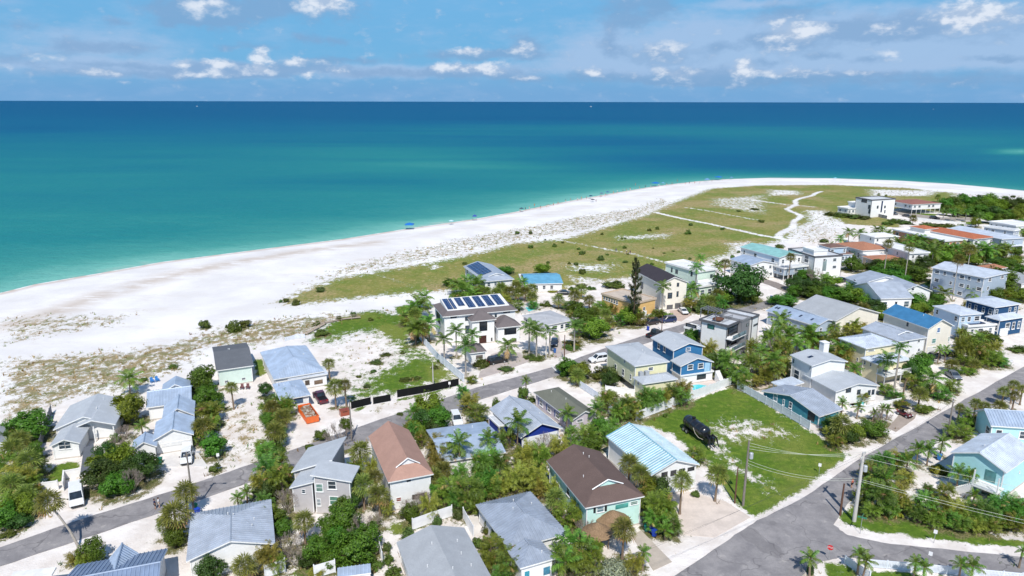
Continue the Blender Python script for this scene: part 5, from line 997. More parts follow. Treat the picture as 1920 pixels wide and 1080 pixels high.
    H.wing((1500,652),(1704,624),(1420,618), 3.4, 0, 'f', 'white', 'white', auto=(3,2,1))
    H.onroof('solar_panel', ((.2, .3), (.7, .8)), SOLAR, .2)
    H = House('d5', 'deep blue house with pale metal hip roofs and white garage wing', 'the deep blue house')
    H.wing((1705,506),(1935,486),(1452,446), 7.0, 1.0, 'h', 'mlight', 'dblue', auto=(4,4,2))
    H.wing((1742,604),(1965,585),(1700,560), 4.8, 1.0, 'h', 'mlight', 'dblue', auto=(4,2,1)); H.put('f', 1.2, 4.4, .1, 2.3, 'g')
    H = House('d6', 'white modern tower house with dark glass strips standing behind the dunes', 'the white modern tower house')
    H.wing((780,222),(920,206),(694,200), 9.4, 0, 'f', 'lgray', 'white', trim='dgrey', o=.2, wins=(('f',840,222,866,318,'o',(50,64,96)),('f',815,262,830,285,'k'),('f',870,262,884,282,'k'),('f',870,295,882,320,'k'),('l',700,210,745,235,'k'),('l',750,258,770,285,'k'),('l',752,290,768,320,'k')))
    H.wing((690,250),(780,240),9, 6.0, 0, 'f', 'white', 'white', trim='white', wins=(('f',675,250,710,275,'k'),)); H.wing((600,286),(690,276),8, 3.6, 0, 'f', 'white', 'white', auto=(4,2,1))
    H = House('d6', 'long white stilt house with brick-red roof beyond the car park', 'the red-roofed stilt house')
    H.wing((1085,254),(1290,241),(912,222), 5.6, 1.4, 'h', 'brick', 'white', z0=2.6, posts=7, auto=(6,5,1))
    H = House('d6', 'long peach block with a wide white flat roof', 'the white flat-roofed peach block')
    H.wing((1328,530),(1492,517),(940,440), 6.4, 0, 'f', 'white', 'coral', auto=(4,6,2))
    H = House('d6', 'white arched building with a bright orange tiled roof edge', 'the arched orange-roofed building')
    H.wing((1545,514),(1664,490),(1160,432), 7.2, 1.0, 'h', 'orange', 'white', auto=(3,5,2)); H.put('f', H.w * .3, H.w * .7, 3.8, 6.6, 'o', (200, 205, 210))
    H.wing((1180,440),(1240,425),8, 8.2, 1.0, 'h', 'orange', 'cwhite')
    H = House('d6', 'dark blue-grey house with long light metal roof and white porch', 'the dark blue-grey long house')
    H.wing((1756,514),(1864,490),(1404,430), 7.2, 1.0, 'hf', 'mlight', 'gblue', auto=(3,7,2))
    H.wing((1815,566),(1890,552),4, 4.2, .8, 'h', 'mlight', 'white', walls=False, posts=4)
    H = House('d6', 'white flat-roofed building among dark trees', 'the white building among trees')
    H.wing((1860,418),(2000,398),(1690,380), 6.6, 0, 'f', 'white', 'white', auto=(4,5,2))
    H = House('d6', 'grey flat-roofed house behind the orange roof edge', 'the grey flat house')
    H.wing((1850,452),(1900,444),(1610,420), 6.0, 0, 'f', 'lgray', 'gblue', auto=(2,5,2))
    H = House('d6', 'white terraced house half hidden by a row of feather palms', 'the half-hidden white terrace')
    H.wing((1062,622),(1168,602),(860,545), 6.0, 0, 'f', 'white', 'white', auto=(3,4,2)); H.wing((800,500),(1000,495),10, 5.6, .8, 'h', 'white', 'white', auto=(4,2,2))
    H = House('d5', 'grey shingle bungalow tucked behind the dense round tree', 'the tucked-away grey bungalow')
    H.wing((1900,330),(2050,300),(1800,245), 3.6, 1.2, 'gd', 'sgray', 'white', auto=(2,2,1))
    H = House('d5', 'small house with rusty brown roof behind the blue-grey house', 'the rusty-roofed small house')
    H.wing((1690,222),(1800,206),6, 4.0, 1.0, 'h', 'terra', 'tan', auto=(2,1,1))
    H = House('c1', 'grey-roofed cottage corner standing beside a round dark tree', 'the grey cottage corner')
    H.wing((-160,980),(56,925),(-150,840), 2.8, 1.2, 'gd', 'sgray', 'white')
    H = House('c2', 'white flat-roofed carport at the roadside', 'the white roadside carport', 'carport', 'carport', None)
    H.wing((60,1110),(395,1060),(120,1050), 2.6, .1, 'sb', 'white', 'white', walls=False, posts=2)
    H = House('c4', 'small garden shed with a light blue ribbed roof', 'the light blue garden shed', 'garden_shed', 'shed', None)
    H.wing((1010,1090),(1262,1062),(1000,1022), 2.2, .3, 'sb', 'mblue', 'white', seam=1)
    H = House('c2', 'dark grey low carport roof with a white edge along the cottage path', 'the dark grey carport', 'carport', 'carport', None)
    H.wing((600,322),(655,300),(640,110), 2.0, .15, 'sr', 'sdark', 'white', walls=False, posts=2)
build_houses()

# ------------------------------------------------------------------ plants
LF = dict(fan=M('leaf', (120, 132, 70)), feather=M('leaf', (102, 136, 58)), royal=M('leaf', (90, 130, 60)), clump=M('leaf', (112, 134, 54)), tree=M('leaf', (84, 122, 42)), tree2=M('leaf', (112, 142, 50)), dark=M('leaf', (66, 94, 44)),
          clump2=M('leaf', (138, 144, 66)), bush=M('leaf', (90, 112, 50)), silver=M('leaf', (150, 166, 150)), yellow=M('leaf', (140, 150, 60)), dead=M('leaf', (168, 146, 104)), pine=M('leaf', (70, 88, 58)), brown=M('leaf', (128, 100, 64)), scrub=M('leaf', (84, 106, 58)))
TRUNK = M('bark', (142, 124, 106)); GREYTRUNK = M('bark', (182, 174, 164)); TWIG = M('bark', (160, 148, 138)); DKTRUNK = M('bark', (100, 84, 70))
def frond_into(b, L, el, droop, az, org, nl=13, wl=.34, rnd=random, m=0, seg=7):
    """a feather leaf: arching midrib with narrow leaflets hanging off both sides"""
    ca, sa = math.cos(az), math.sin(az); pts = []; x = z = 0.0; a = el
    for i in range(seg + 1):
        pts.append((x, z, a)); st = L / seg; x += math.cos(a) * st; z += math.sin(a) * st; a -= droop / seg * (.5 + i / seg)
    P = lambda x, y, z: (org[0] + x * ca - y * sa, org[1] + x * sa + y * ca, org[2] + z)
    w0 = L * .012
    for i in range(seg):
        (x0, z0, _), (x1, z1, _) = pts[i], pts[i + 1]; b.poly([P(x0, -w0, z0), P(x1, -w0 * .7, z1), P(x1, w0 * .7, z1), P(x0, w0, z0)], m)
    for k in range(nl):
        s = .14 + .86 * (k + .5) / nl; f = s * seg; i = min(int(f), seg - 1); f -= i
        x = pts[i][0] + (pts[i + 1][0] - pts[i][0]) * f; z = pts[i][1] + (pts[i + 1][1] - pts[i][1]) * f; a = pts[i][2]
        ll = L * wl * (math.sin(math.pi * (.12 + .8 * s)) ** .7) * rnd.uniform(.85, 1.12); hw = L * .026
        tx, tz = math.cos(a), math.sin(a)
        for sg in (-1, 1):
            fo = rnd.uniform(.35, .62); dr = rnd.uniform(.25, .6)
            ex, ey, ez = x + tx * ll * fo, sg * ll * .8, z + tz * ll * fo - ll * dr
            mx_, my_, mz_ = x + tx * ll * fo * .55, sg * ll * .48, z + tz * ll * fo * .55 - ll * dr * .3
            b.poly([P(x - tx * hw, 0, z - tz * hw), P(mx_ - tx * hw, my_, mz_ - tz * hw), P(ex, ey, ez), P(mx_ + tx * hw, my_, mz_ + tz * hw), P(x + tx * hw, 0, z + tz * hw)], m)
def fan_into(b, org, az, el, pet, rad, m=0, rnd=random, n=9):
    ca, sa = math.cos(az), math.sin(az); dx, dz = math.cos(el), math.sin(el)
    P = lambda x, y, z: (org[0] + x * ca - y * sa, org[1] + x * sa + y * ca, org[2] + z)
    c = (dx * pet, 0, dz * pet); w = .012
    b.poly([P(0, -w, 0), P(c[0], -w, c[2]), P(c[0], w, c[2]), P(0, w, 0)], m)
    ux, uz = -math.sin(el), math.cos(el)      # leaf's up
    for k in range(n):
        t = (k / (n - 1) - .5) * 3.7; r = rad * (1 - .25 * abs(t) / 1.85) * rnd.uniform(.88, 1.1); t2 = 2.1 / n
        def q(ang, rr, lift):
            f, s_ = math.cos(ang) * rr, math.sin(ang) * rr; dr = -.34 * (rr / rad) ** 2 * rad + lift
            return P(c[0] + dx * f + ux * dr, s_, c[2] + dz * f + uz * dr - .12 * (rr / rad) ** 2 * rad)
        b.poly([q(t, .02, 0), q(t - t2 * .5, r * .62, -.03 * rad), q(t, r, 0), q(t + t2 * .5, r * .62, -.03 * rad)], m)
def fan_crown(seed, full=58):
    rr = random.Random(seed); b = MB()
    for i in range(full):
        el = R(84 - 125 * ((i + rr.random()) / full) ** .95); dead = el < R(-22) and rr.random() < .75
        fan_into(b, (0, 0, 0), i * 2.4 + rr.uniform(-.3, .3), el, rr.uniform(.38, .6), rr.uniform(.44, .6), 1 if dead else 0, rr)
    return b.mesh('crown', [LF['fan'], LF['dead']])
def feather_crown(seed, n=17, mats=('feather', 'dead'), up=80, dn=-32, droop=1.25):
    rr = random.Random(seed); b = MB()
    for i in range(n):
        el = R(up - (up - dn) * (i + rr.random() * .5) / n)
        frond_into(b, rr.uniform(.92, 1.14), el, droop * rr.uniform(.75, 1.2), i * 2.4 + rr.uniform(-.25, .25), (0, 0, 0), 13, .34, rr, 1 if (el < R(-20) and rr.random() < .35) else 0)
    return b.mesh('crown', [LF[mats[0]], LF[mats[1]]])
def frond_meshes(mat):
    out = []
    for k, (el, dr) in enumerate(((78, .7), (60, 1.0), (42, 1.25), (24, 1.35), (6, 1.3), (-16, 1.0))):
        b = MB(); frond_into(b, 1.05, R(el), dr, 0, (0, 0, 0), 13, .34, random.Random(k + 40)); out.append(b.mesh('frond', [LF[mat]]))
    return out
def clump(seed, mat='clump'):
    rr = random.Random(seed); b = MB(); s = MB()
    for i in range(15):
        az = i * 2.4; rad = .12 + .5 * rr.random(); x, y = math.cos(az) * rad, math.sin(az) * rad; zt = rr.uniform(.55, 1.15) * (1 - .3 * rad)
        s.tube([(x * .5, y * .5, 0), (x * .75, y * .75, zt * .5), (x, y, zt)], [.022, .018, .014], 4, 0, False)
        for k in range(7):
            frond_into(b, rr.uniform(.5, .74), R(rr.uniform(5, 82)), rr.uniform(1.0, 1.8), az + rr.uniform(-1.7, 1.7), (x, y, zt), 8, .36, rr, 1 if rr.random() < .015 else 0, 5)
    for k in range(30): frond_into(b, rr.uniform(.4, .6), R(rr.uniform(10, 60)), rr.uniform(1, 1.6), rr.uniform(0, 6.3), (rr.uniform(-.6, .6), rr.uniform(-.6, .6), rr.uniform(.1, .5)), 8, .36, rr, 1 if rr.random() < .05 else 0, 5)
    return b.mesh('foliage', [LF[mat], LF['dead']]), s.mesh('stem', [TRUNK])
def leaf_cloud(seed, mat, nclump, per, size, bottom=-.75, rough=.34, flat=1.0):
    """leaf blades gathered in clumps over an uneven crown, with gaps between clumps"""
    rr = np.random.default_rng(seed); V = []; Fc = []
    cs = []
    while len(cs) < nclump:
        v = rr.normal(size=3); v /= np.linalg.norm(v); r_ = rr.uniform(.45, .86)
        if v[2] * r_ < bottom: continue
        cs.append((v * r_, rr.uniform(.2, .4)))
    cs += [(np.array([0, 0, -.1]), .5)] * 2
    for c, cr in cs:
        p = rr.normal(size=(per, 3)); p /= np.linalg.norm(p, axis=1)[:, None]; rad = rr.uniform(.35, 1, per) ** .5 * cr; p = c + p * rad[:, None]
        nrm = (p - c * .55) + rr.normal(size=(per, 3)) * .22; nrm /= np.linalg.norm(nrm, axis=1)[:, None]
        t = np.cross(nrm, rr.normal(size=(per, 3))); t /= np.linalg.norm(t, axis=1)[:, None] + 1e-9; u = np.cross(nrm, t)
        s = (size * rr.uniform(.6, 1.35, per))[:, None]; p[:, 2] *= flat
        b = len(V); q = np.stack([p - t * s, p + u * s * .5, p + t * s, p - u * s * .5], 1).reshape(-1, 3)
        V += q.tolist(); Fc += [(b + 4 * i, b + 4 * i + 1, b + 4 * i + 2, b + 4 * i + 3) for i in range(per)]
    return mesh('crown', V, Fc, [LF[mat]])
def limbs(seed, mat, n=6):
    rr = random.Random(seed); b = MB(); b.tube([(0, 0, 0), (.02, .01, .3), (0, .03, .55)], [.07, .05, .042], 7)
    for i in range(n):
        a = i * 6.28 / n + rr.uniform(-.4, .4); q = rr.uniform(.4, .7); z = rr.uniform(.7, 1.25)
        b.tube([(0, .02, .45), (math.cos(a) * q * .45, math.sin(a) * q * .45, .45 + (z - .45) * .55), (math.cos(a) * q, math.sin(a) * q, z)], [.034, .024, .01], 5)
    return b.mesh('trunk', [mat])
def bare_shrub(seed):
    rr = random.Random(seed); b = MB(); tips = []
    def grow(p, d, l, r, k):
        q = p + d * l; b.tube([p, (p + q) / 2 + Vector((rr.uniform(-.04, .04), rr.uniform(-.04, .04), 0)), q], [r, r * .8, r * .6], 3, 0, False)
        if k == 0: return
        for _ in range(3 if k > 1 else 4):
            n = (d + Vector((rr.uniform(-.75, .75), rr.uniform(-.75, .75), rr.uniform(-.25, .5)))).normalized(); grow(q, n, l * rr.uniform(.6, .85), r * .62, k - 1)
    for i in range(7):
        a = i * .9; grow(Vector((math.cos(a) * .08, math.sin(a) * .08, 0)), Vector((math.cos(a) * .6, math.sin(a) * .6, rr.uniform(.6, 1.1))).normalized(), .42, .03, 4)
    return b.mesh('branch', [TWIG])
def pine(seed):
    rr = np.random.default_rng(seed); V = []; Fc = []
    for k in range(34):
        z = .16 + .84 * k / 34; L = .30 * (1.1 - z) ** .6 * rr.uniform(.5, 1.2) + .03; a = k * 2.4
        for j in range(80):
            f = rr.uniform(.15, 1); p = np.array([math.cos(a) * L * f, math.sin(a) * L * f, z + .05 * f * f + rr.normal() * .008]) + rr.normal(size=3) * .012
            t = rr.normal(size=3); t /= np.linalg.norm(t); u = np.cross(t, rr.normal(size=3)); u /= np.linalg.norm(u); s = .03
            b = len(V); V += [(p - t * s).tolist(), (p + u * s * .3).tolist(), (p + t * s).tolist(), (p - u * s * .3).tolist()]; Fc.append((b, b + 1, b + 2, b + 3))
    return mesh('crown', V, Fc, [LF['pine']])
def bent_trunk(seed, bend, n=9):
    rr = random.Random(seed); b = MB(); a = rr.uniform(0, 6.28)
    pts = [(math.cos(a) * bend * (1 - t) ** 2 - 0 if True else 0, math.sin(a) * bend * (1 - t) ** 2, t) for t in [i / 6 for i in range(7)]]
    ox, oy = pts[-1][:2]; b.tube([(x - ox, y - oy, z) for x, y, z in pts], [1.35, 1.05, .95, .9, .88, .86, .9], n); return b
# trunks: unit height, radius in trunk-radius units, top end at the axis
def trunk_mesh(seed, bend, mat):
    b = MB(); rr = random.Random(seed); a = rr.uniform(0, 6.28); pts = []; n = 8
    for i in range(8):
        t = i / 7; k = bend * (1 - t) ** 2; pts.append((math.cos(a) * k, math.sin(a) * k, t * 1.0))
    rad = [1.5, 1.1, 1.0, .95, .92, .9, .9, .95]
    for (x, y, z), r in zip(pts, rad):
        for j in range(n): th = 2 * math.pi * j / n; b.v.append((x + r * math.cos(th), y + r * math.sin(th), z))
    for k in range(7):
        for j in range(n): b.f.append((k*n + j, k*n + (j+1) % n, (k+1)*n + (j+1) % n, (k+1)*n + j)); b.i.append(0)
    return b.mesh('trunk', [mat])
FAN = [fan_crown(i) for i in range(4)]; FEA = [feather_crown(i + 10) for i in range(4)]; ROY = [feather_crown(i + 20, 15, ('royal', 'royal'), 78, -12, 1.35) for i in range(3)]
FRO = frond_meshes('feather'); FRR = frond_meshes('royal')
CLU = [clump(30), clump(31, 'feather'), clump(32, 'clump2'), clump(33, 'royal'), clump(34)]
BRO = [leaf_cloud(50, 'tree', 38, 150, .062), leaf_cloud(51, 'tree2', 40, 150, .06), leaf_cloud(52, 'dark', 42, 150, .058), leaf_cloud(53, 'tree', 34, 165, .06)]
LIM = [limbs(i + 60, DKTRUNK) for i in range(3)]
BSH = [leaf_cloud(70, 'bush', 20, 85, .1, -.1), leaf_cloud(71, 'scrub', 18, 85, .1, -.1), leaf_cloud(72, 'bush', 22, 80, .1, -.1)]
SIL = leaf_cloud(75, 'silver', 30, 120, .07, -.2); YEL = [leaf_cloud(76, 'yellow', 20, 85, .1, -.1)]
DED = [bare_shrub(80), bare_shrub(81)]; PIN = pine(90)
TRK = [trunk_mesh(i, [0, .9, 1.8, 3.2][i], TRUNK) for i in range(4)]; GTK = [trunk_mesh(i + 5, [0, .4][i], GREYTRUNK) for i in range(2)]; DTK = trunk_mesh(9, 0, DKTRUNK)
STEM = MB().tube([(0, 0, 0), (.02, .02, .6)], [.06, .03], 5).tube([(.02, .02, .2), (.3, .1, .7)], [.03, .015], 4).tube([(.02, .02, .2), (-.25, -.15, .7)], [.03, .015], 4).mesh('stem', [DKTRUNK])
SHAFT = MB().lathe([(.10, 0), (.115, .3), (.07, .9), (.03, 1.0)], 7).mesh('crownshaft', [M('trim', (112, 140, 72))])
DESC = dict(S=('fan_palm', 'palm', 'shaggy round-headed fan palm'), C=('feather_palm', 'palm', 'arching feather palm'), R=('royal_palm', 'palm', 'tall grey-trunked feather palm'), W=('tall_fan_palm', 'palm', 'very tall thin fan palm'),
            A=('clumping_palm', 'palm', 'bushy many-stemmed palm'), B=('broadleaf_tree', 'tree', 'leafy round-headed tree'), b=('shrub', 'shrub', 'low green shrub'), D=('bare_shrub', 'shrub', 'grey leafless shrub'), V=('silvery_shrub', 'shrub', 'silvery grey-green rounded shrub'), P=('tall_pine', 'tree', 'tall thin dark pine'), Y=('yellow_green_shrub', 'shrub', 'low yellow-green shrub'))
SIZES = {}
LANDMARKS += [(*GC('d6', 1250, 350)[:2], 'the far car park', 22), (*GC('c7', 1000, 800)[:2], 'the green vacant lot', 22), (*GC('c3', 1300, 320)[:2], 'the sandy vacant lot', 24), (*GC('d2', 900, 640)[:2], 'the grassy street corner', 8), (*GC('d2', 1300, 1020)[:2], 'the side street', 14)]
def where(x, y):
    L = sorted({l[2]: l for l in sorted(LANDMARKS, key=lambda l: -(math.hypot(x - l[0], y - l[1]) - l[3] * .6))}.values(), key=lambda l: math.hypot(x - l[0], y - l[1]) - l[3] * .6)
    a, b = L[0], L[1]; da, db = (math.hypot(x - q[0], y - q[1]) - q[3] * .6 for q in (a, b))
    if db < 16 and db - da < 9 and len(a[2].split()) + len(b[2].split()) <= 9: return 'between ' + a[2] + ' and ' + b[2], 'around ' + a[2]
    return where1(x, y)
def where1(x, y):
    best = min(LANDMARKS, key=lambda l: math.hypot(x - l[0], y - l[1]) - l[3] * .6); dd = math.hypot(x - best[0], y - best[1]) - best[3]
    if dd > 26:
        if y > 190: return 'on the grassy dune field', 'on the dune field'
        if x < -20 and y > 140: return 'on the sandy dunes', 'on the dunes'
    return ('beside ' if dd < 9 else 'near ') + best[2], 'around ' + best[2]
NFR = [0]
def plant(k, x, y, z, r):
    rr = RND; nm, cat, ds = DESC[k]; wd, gr = where(x, y)
    size = ''
    if k in 'SCBA': size = 'large ' if r > (3.6 if k == 'B' else 2.2) else ('small ' if r < (2.2 if k == 'B' else 1.5) else '')
    root = thing(nm, size + ds + ' ' + wd, cat, (x, y, 0), 0, nm.replace('_', ' ') + 's ' + gr)
    a = rr.uniform(0, 6.28)
    if k in 'SCRW':
        if k == 'S': r = min(r, 2.4); tr, tk, zt = .17, rr.choice(TRK[:2]), z
        elif k == 'C': tr, tk, zt = .13, rr.choice(TRK), z - .12 * r
        elif k == 'R': tr, tk, zt = .2, rr.choice(GTK), z - .25 * r
        else: tr, tk, zt = .14, GTK[0], z
        zt = max(zt, .5)
        link('trunk', tk, root, RZ(a) @ S(tr, tr, zt + .25) @ T(0, 0, -.02))
        if k == 'R': link('crownshaft', SHAFT, root, T(0, 0, zt) @ S(1.5, 1.5, .9)); zt += .75
        near = math.hypot(x, y) < 152
        if k in 'CR' and near and NFR[0] < 900:
            fm = FRR if k == 'R' else FRO; n = 15
            for i in range(n):
                q = fm[min(5 if k == 'C' else 4, int(i * 6 / n))]; link('frond', q, root, T(0, 0, zt) @ RZ(i * 2.4 + a + rr.uniform(-.2, .2)) @ Matrix.Rotation(rr.uniform(-.12, .12), 4, 'Y') @ S(r * rr.uniform(.9, 1.1), r, r))
            NFR[0] += n
        else:
            cr = {'S': FAN, 'W': FAN, 'C': FEA, 'R': ROY}[k]; link('crown', rr.choice(cr), root, T(0, 0, zt) @ RZ(a) @ S(r, r, r * rr.uniform(.9, 1.05)))
    elif k == 'A':
        f, s = rr.choice(CLU); m = RZ(a) @ S(r * 1.0, r * 1.0, max(z, .5) * 1.18 * rr.uniform(.85, 1.15)); link('foliage', f, root, m); link('stem', s, root, m)
    elif k == 'B':
        rv = min(z * .92, r * .92); zc = max(z, rv * 1.02)
        link('trunk', rr.choice(LIM), root, RZ(a) @ S(r, r, zc * .95)); link('crown', BRO[2] if r > 6 else rr.choice(BRO), root, T(0, 0, zc) @ RZ(a) @ S(r * 1.04, r * 1.04, rv * 1.05))
    elif k in 'bYV':
        me = {'b': BSH, 'Y': YEL, 'V': [SIL]}[k]; zs = max(z, .25) * 1.25; link('stem', STEM, root, RZ(a) @ S(r, r, zs)); link('foliage', rr.choice(me), root, T(0, 0, zs * .25) @ RZ(a) @ S(r, r, zs))
    elif k == 'D':
        link('branch', rr.choice(DED), root, RZ(a) @ S(r * .8, r * .8, z * 1.15))
    elif k == 'P':
        link('trunk', DTK, root, S(.22, .22, z * 2.05)); link('crown', PIN, root, S(z * .95, z * .95, z * 2.15))
    return root
MADE = [(plant(*p), p[4] * (1.5 if p[0] == 'A' else 1) + p[3]) for p in PLANTS]
by = {}
for o, sz in MADE: by.setdefault(o['label'].replace('large ', '').replace('small ', ''), []).append((sz, o))
for lb, L in by.items():      # look-alikes side by side are told apart by their size
    if len(L) < 2: continue
    L.sort(key=lambda q: q[0])
    if len(L) == 2: L[0][1]['label'], L[1][1]['label'] = 'smaller ' + lb, 'larger ' + lb
    else:
        for sz, o in L: o['label'] = 'mid-sized ' + lb; o['group'] = L[0][1]['group']
        L[0][1]['label'], L[-1][1]['label'] = 'smallest ' + lb, 'largest ' + lb
# the leaning fan palm by the street
pb, pt = GC('c2', 590, 862), GC('c2', 362, 532, 7.0)
root = thing('leaning_fan_palm', 'tall fan palm leaning far over the street on a thin pale trunk', 'palm', pb)
v = pt - pb; MB().tube([(0, 0, 0), tuple(v * .33 + Vector((.1, .1, .3))), tuple(v * .66 + Vector((.1, 0, .3))), tuple(v)], [.2, .15, .14, .14], 8).build('trunk', [GREYTRUNK], root)
link('crown', FAN[1], root, T(*v) @ S(2.1, 2.1, 2.1))

# ------------------------------------------------------------------ uncountable ground cover: sea oats, weeds, dune scrub
def tufts(name, label, cat, weight, dens, cols, hgt, seed, nmax, blades=6):
    rr = np.random.default_rng(seed); V = []; Fc = []; I = []; iy, ix = np.where((weight > .25) & (YY < 520) & (np.abs(XX) < 460))
    wts = weight[iy, ix]; n = min(nmax, int(dens * wts.sum())); pick = rr.choice(len(iy), n, p=wts / wts.sum())
    # keep to clusters
    for j in pick:
        x = GX[ix[j]] + rr.uniform(-1.4, 1.4); y = GY[iy[j]] + rr.uniform(-1.4, 1.4); c = math.sin(x * .9 + math.sin(y * .5) * 2) * math.sin(y * .7 + 1) + rr.normal() * .45
        if c < .05: continue
        z = ZZ[iy[j], ix[j]] - .03; s = hgt * rr.uniform(.6, 1.5); m = int(rr.integers(len(cols)))
        for q in range(blades):
            a = rr.uniform(0, 6.28); l = rr.uniform(.3, .9) * s; ca, sa = math.cos(a), math.sin(a); w = .1 * s; px_, py_ = x + rr.normal() * .22 * s, y + rr.normal() * .22 * s
            b = len(V); V += [(px_ - sa * w, py_ + ca * w, z), (px_ + sa * w, py_ - ca * w, z), (px_ + ca * l * .8, py_ + sa * l * .8, z + s * rr.uniform(.5, 1.1))]; Fc.append((b, b + 1, b + 2)); I.append(m)
    me = mesh(name, V, Fc, [LF[c] for c in cols], I); o = link(name, me); tag(o, label, cat); o['kind'] = 'stuff'
tufts('sea_oats', 'tan and green tufts of sea oats scattered over the white dunes', 'grass', oats * (SGN > 12), 1.1, ('dead', 'brown', 'fan', 'clump', 'dead'), .55, 1, 34000)
tufts('field_grass', 'rough olive grass and weeds of the dune field', 'grass', field, .22, ('clump', 'fan', 'dead', 'bush'), .34, 2, 13000, 5)
tufts('weeds', 'bright green weeds on the vacant lots and lawns', 'grass', lawn, 2.0, ('tree2', 'clump', 'bush'), .2, 3, 9000, 5)
tufts('undergrowth', 'low undergrowth between the palms and shrubs of the gardens', 'undergrowth', mulch * (YY < 330), .9, ('clump', 'bush', 'dead', 'tree', 'brown'), .55, 4, 17000, 6)

# ------------------------------------------------------------------ fences
PANEL = {}
def panel_me(style):
    if style in PANEL: return PANEL[style]
    b = MB()
    if style == 'vinyl':
        b.box(0, 1, -.02, .02, .06, .92); b.box(0, 1, -.04, .04, .90, 1.0); b.box(0, 1, -.04, .04, .03, .09)
        for i in range(12): b.box(.02 + i / 12.3, .02 + i / 12.3 + .055, -.03, .03, .09, .9)
        m = M('trim', (236, 237, 238))
    elif style == 'slat':
        for i in range(13): b.box(i / 13 + .008, i / 13 + .066, -.02, .02, .05, .93)
        b.box(0, 1, -.04, .04, .90, 1.0); b.box(0, 1, -.035, .035, .08, .16); m = M('trim', (226, 232, 240))
    elif style == 'wall': b.box(0, 1, -.09, .09, 0, .95); b.box(-.002, 1.002, -.12, .12, .95, 1.0); m = M('wall', (240, 239, 236))
    elif style == 'black': b.box(0, 1, -.012, .012, .02, .97); b.box(0, 1, -.025, .025, .97, 1.0); m = M('flat', (26, 28, 30))
    elif style == 'grey':
        for i in range(10): b.box(i / 10 + .004, i / 10 + .094, -.02, .02, 0, 1)
        b.box(0, 1, .02, .05, .8, .86); b.box(0, 1, .02, .05, .2, .26); m = M('wood', (150, 150, 152))
    PANEL[style] = b.mesh('panel', [m]); return PANEL[style]
FPOST = {'black': MB().tube([(0, 0, 0), (0, 0, 1.03)], .024, 6).mesh('post', [DARK])}
def fence(cr, pts, h, style, label, group='garden fences', name='fence', step=2.4):
    W = [GC(cr, *p) for p in pts]; root = thing(name, label, 'fence', W[0], 0, group)
    pm = FPOST.setdefault(style, MB().box(-.07, .07, -.07, .07, 0, 1.06).lathe([(.1, 1.06), (.02, 1.13)], 4).mesh('post', [panel_me(style).materials[0]]))
    for a, b in zip(W[:-1], W[1:]):
        v = b - a; n = max(1, round(v.length / step)); an = math.atan2(v.y, v.x); l = v.length / n
        for i in range(n):
            p = a + v * i / n - W[0]
            link('panel', panel_me(style), root, T(p.x, p.y, 0) @ RZ(an) @ T(.05 if style != 'black' else 0, 0, 0) @ S(l - .1 if style != 'black' else l, 1, h)); link('post', pm, root, T(p.x, p.y, 0) @ RZ(an) @ S(1, 1, h))
    p = W[-1] - W[0]; link('post', pm, root, T(p.x, p.y, 0) @ S(1, 1, h))
fence('c5', [(105,140),(240,300),(440,470)], 1.9, 'slat', 'white slatted fence between the vacant sandy lot and the solar villa')
fence('c7', [(290,757),(560,652),(1000,488)], 1.9, 'vinyl', 'long white vinyl fence behind the pool and yellow stilt house')
fence('c7', [(1050,516),(1318,664),(1590,824)], 1.7, 'slat', 'white slatted fence running beside the teal house')
fence('c6', [(55,735),(200,682),(350,632)], 1.8, 'vinyl', 'white fence behind the light grey gable house')
fence('c6', [(435,650),(512,790)], 1.8, 'vinyl', 'short white fence beside the silver rib-roofed house')
fence('d2', [(575,988),(640,1034),(760,1105)], 1.2, 'slat', 'low pale fence on the corner of the side street')
fence('d2', [(735,1012),(1200,1052),(1900,1120)], 1.2, 'slat', 'low pale fence behind the small palms of the side street')
fence('c3', [(1115,668),(1262,632)], 1.6, 'black', 'black mesh fence section by the brick-red bin', 'construction fences')
fence('c3', [(1280,632),(1410,607)], 1.5, 'black', 'sagging black mesh fence section in the middle of the vacant lot edge', 'construction fences')
fence('c3', [(1460,582),(1700,540),(1920,492)], 1.7, 'black', 'long black mesh fence along the vacant lot street edge', 'construction fences')
fence('c5', [(1310,508),(1450,602)], 1.6, 'slat', 'white fence between the olive roof and the yellow house')
fence('c5', [(1490,668),(1575,735)], 1.8, 'slat', 'short white fence behind the olive-roofed house')
fence('c2', [(225,462),(440,432)], 1.6, 'wall', 'white garden wall beside the parked white van', 'white garden walls', 'garden_wall')
fence('c2', [(478,442),(486,352),(640,326)], 1.5, 'wall', 'white angled garden wall behind the parked white van', 'white garden walls', 'garden_wall')
fence('c4', [(1322,872),(1348,985)], 1.7, 'vinyl', 'white fence along the backyard lawn')
fence('c4', [(470,1096),(622,1046)], 1.9, 'vinyl', 'white fence below the areca palms')
fence('c4', [(840,1098),(996,1052)], 1.9, 'vinyl', 'white fence next to the light blue shed')
fence('d1', [(705,700),(860,660),(992,632)], 1.4, 'wall', 'white pool wall of the white chimney house', 'white garden walls', 'garden_wall')
fence('c1', [(388,700),(345,830),(305,965)], 1.8, 'grey', 'grey board fence along the white porch cottage')
fence('c7', [(60,545),(290,575)], 1.6, 'wall', 'white yard wall below the yellow stilt house', 'white garden walls', 'garden_wall')
fence('d6', [(1110,372),(1300,395),(1480,412)], 1.6, 'wall', 'long white wall beside the far car park', 'white garden walls', 'garden_wall', 4)
fence('d6', [(810,345),(890,362)], 1.8, 'grey', 'grey fence below the white modern tower house')
fence('c3', [(620,160),(700,140),(765,135)], 1.1, 'slat', 'white beach-side rail fence behind the pale blue hip roof')

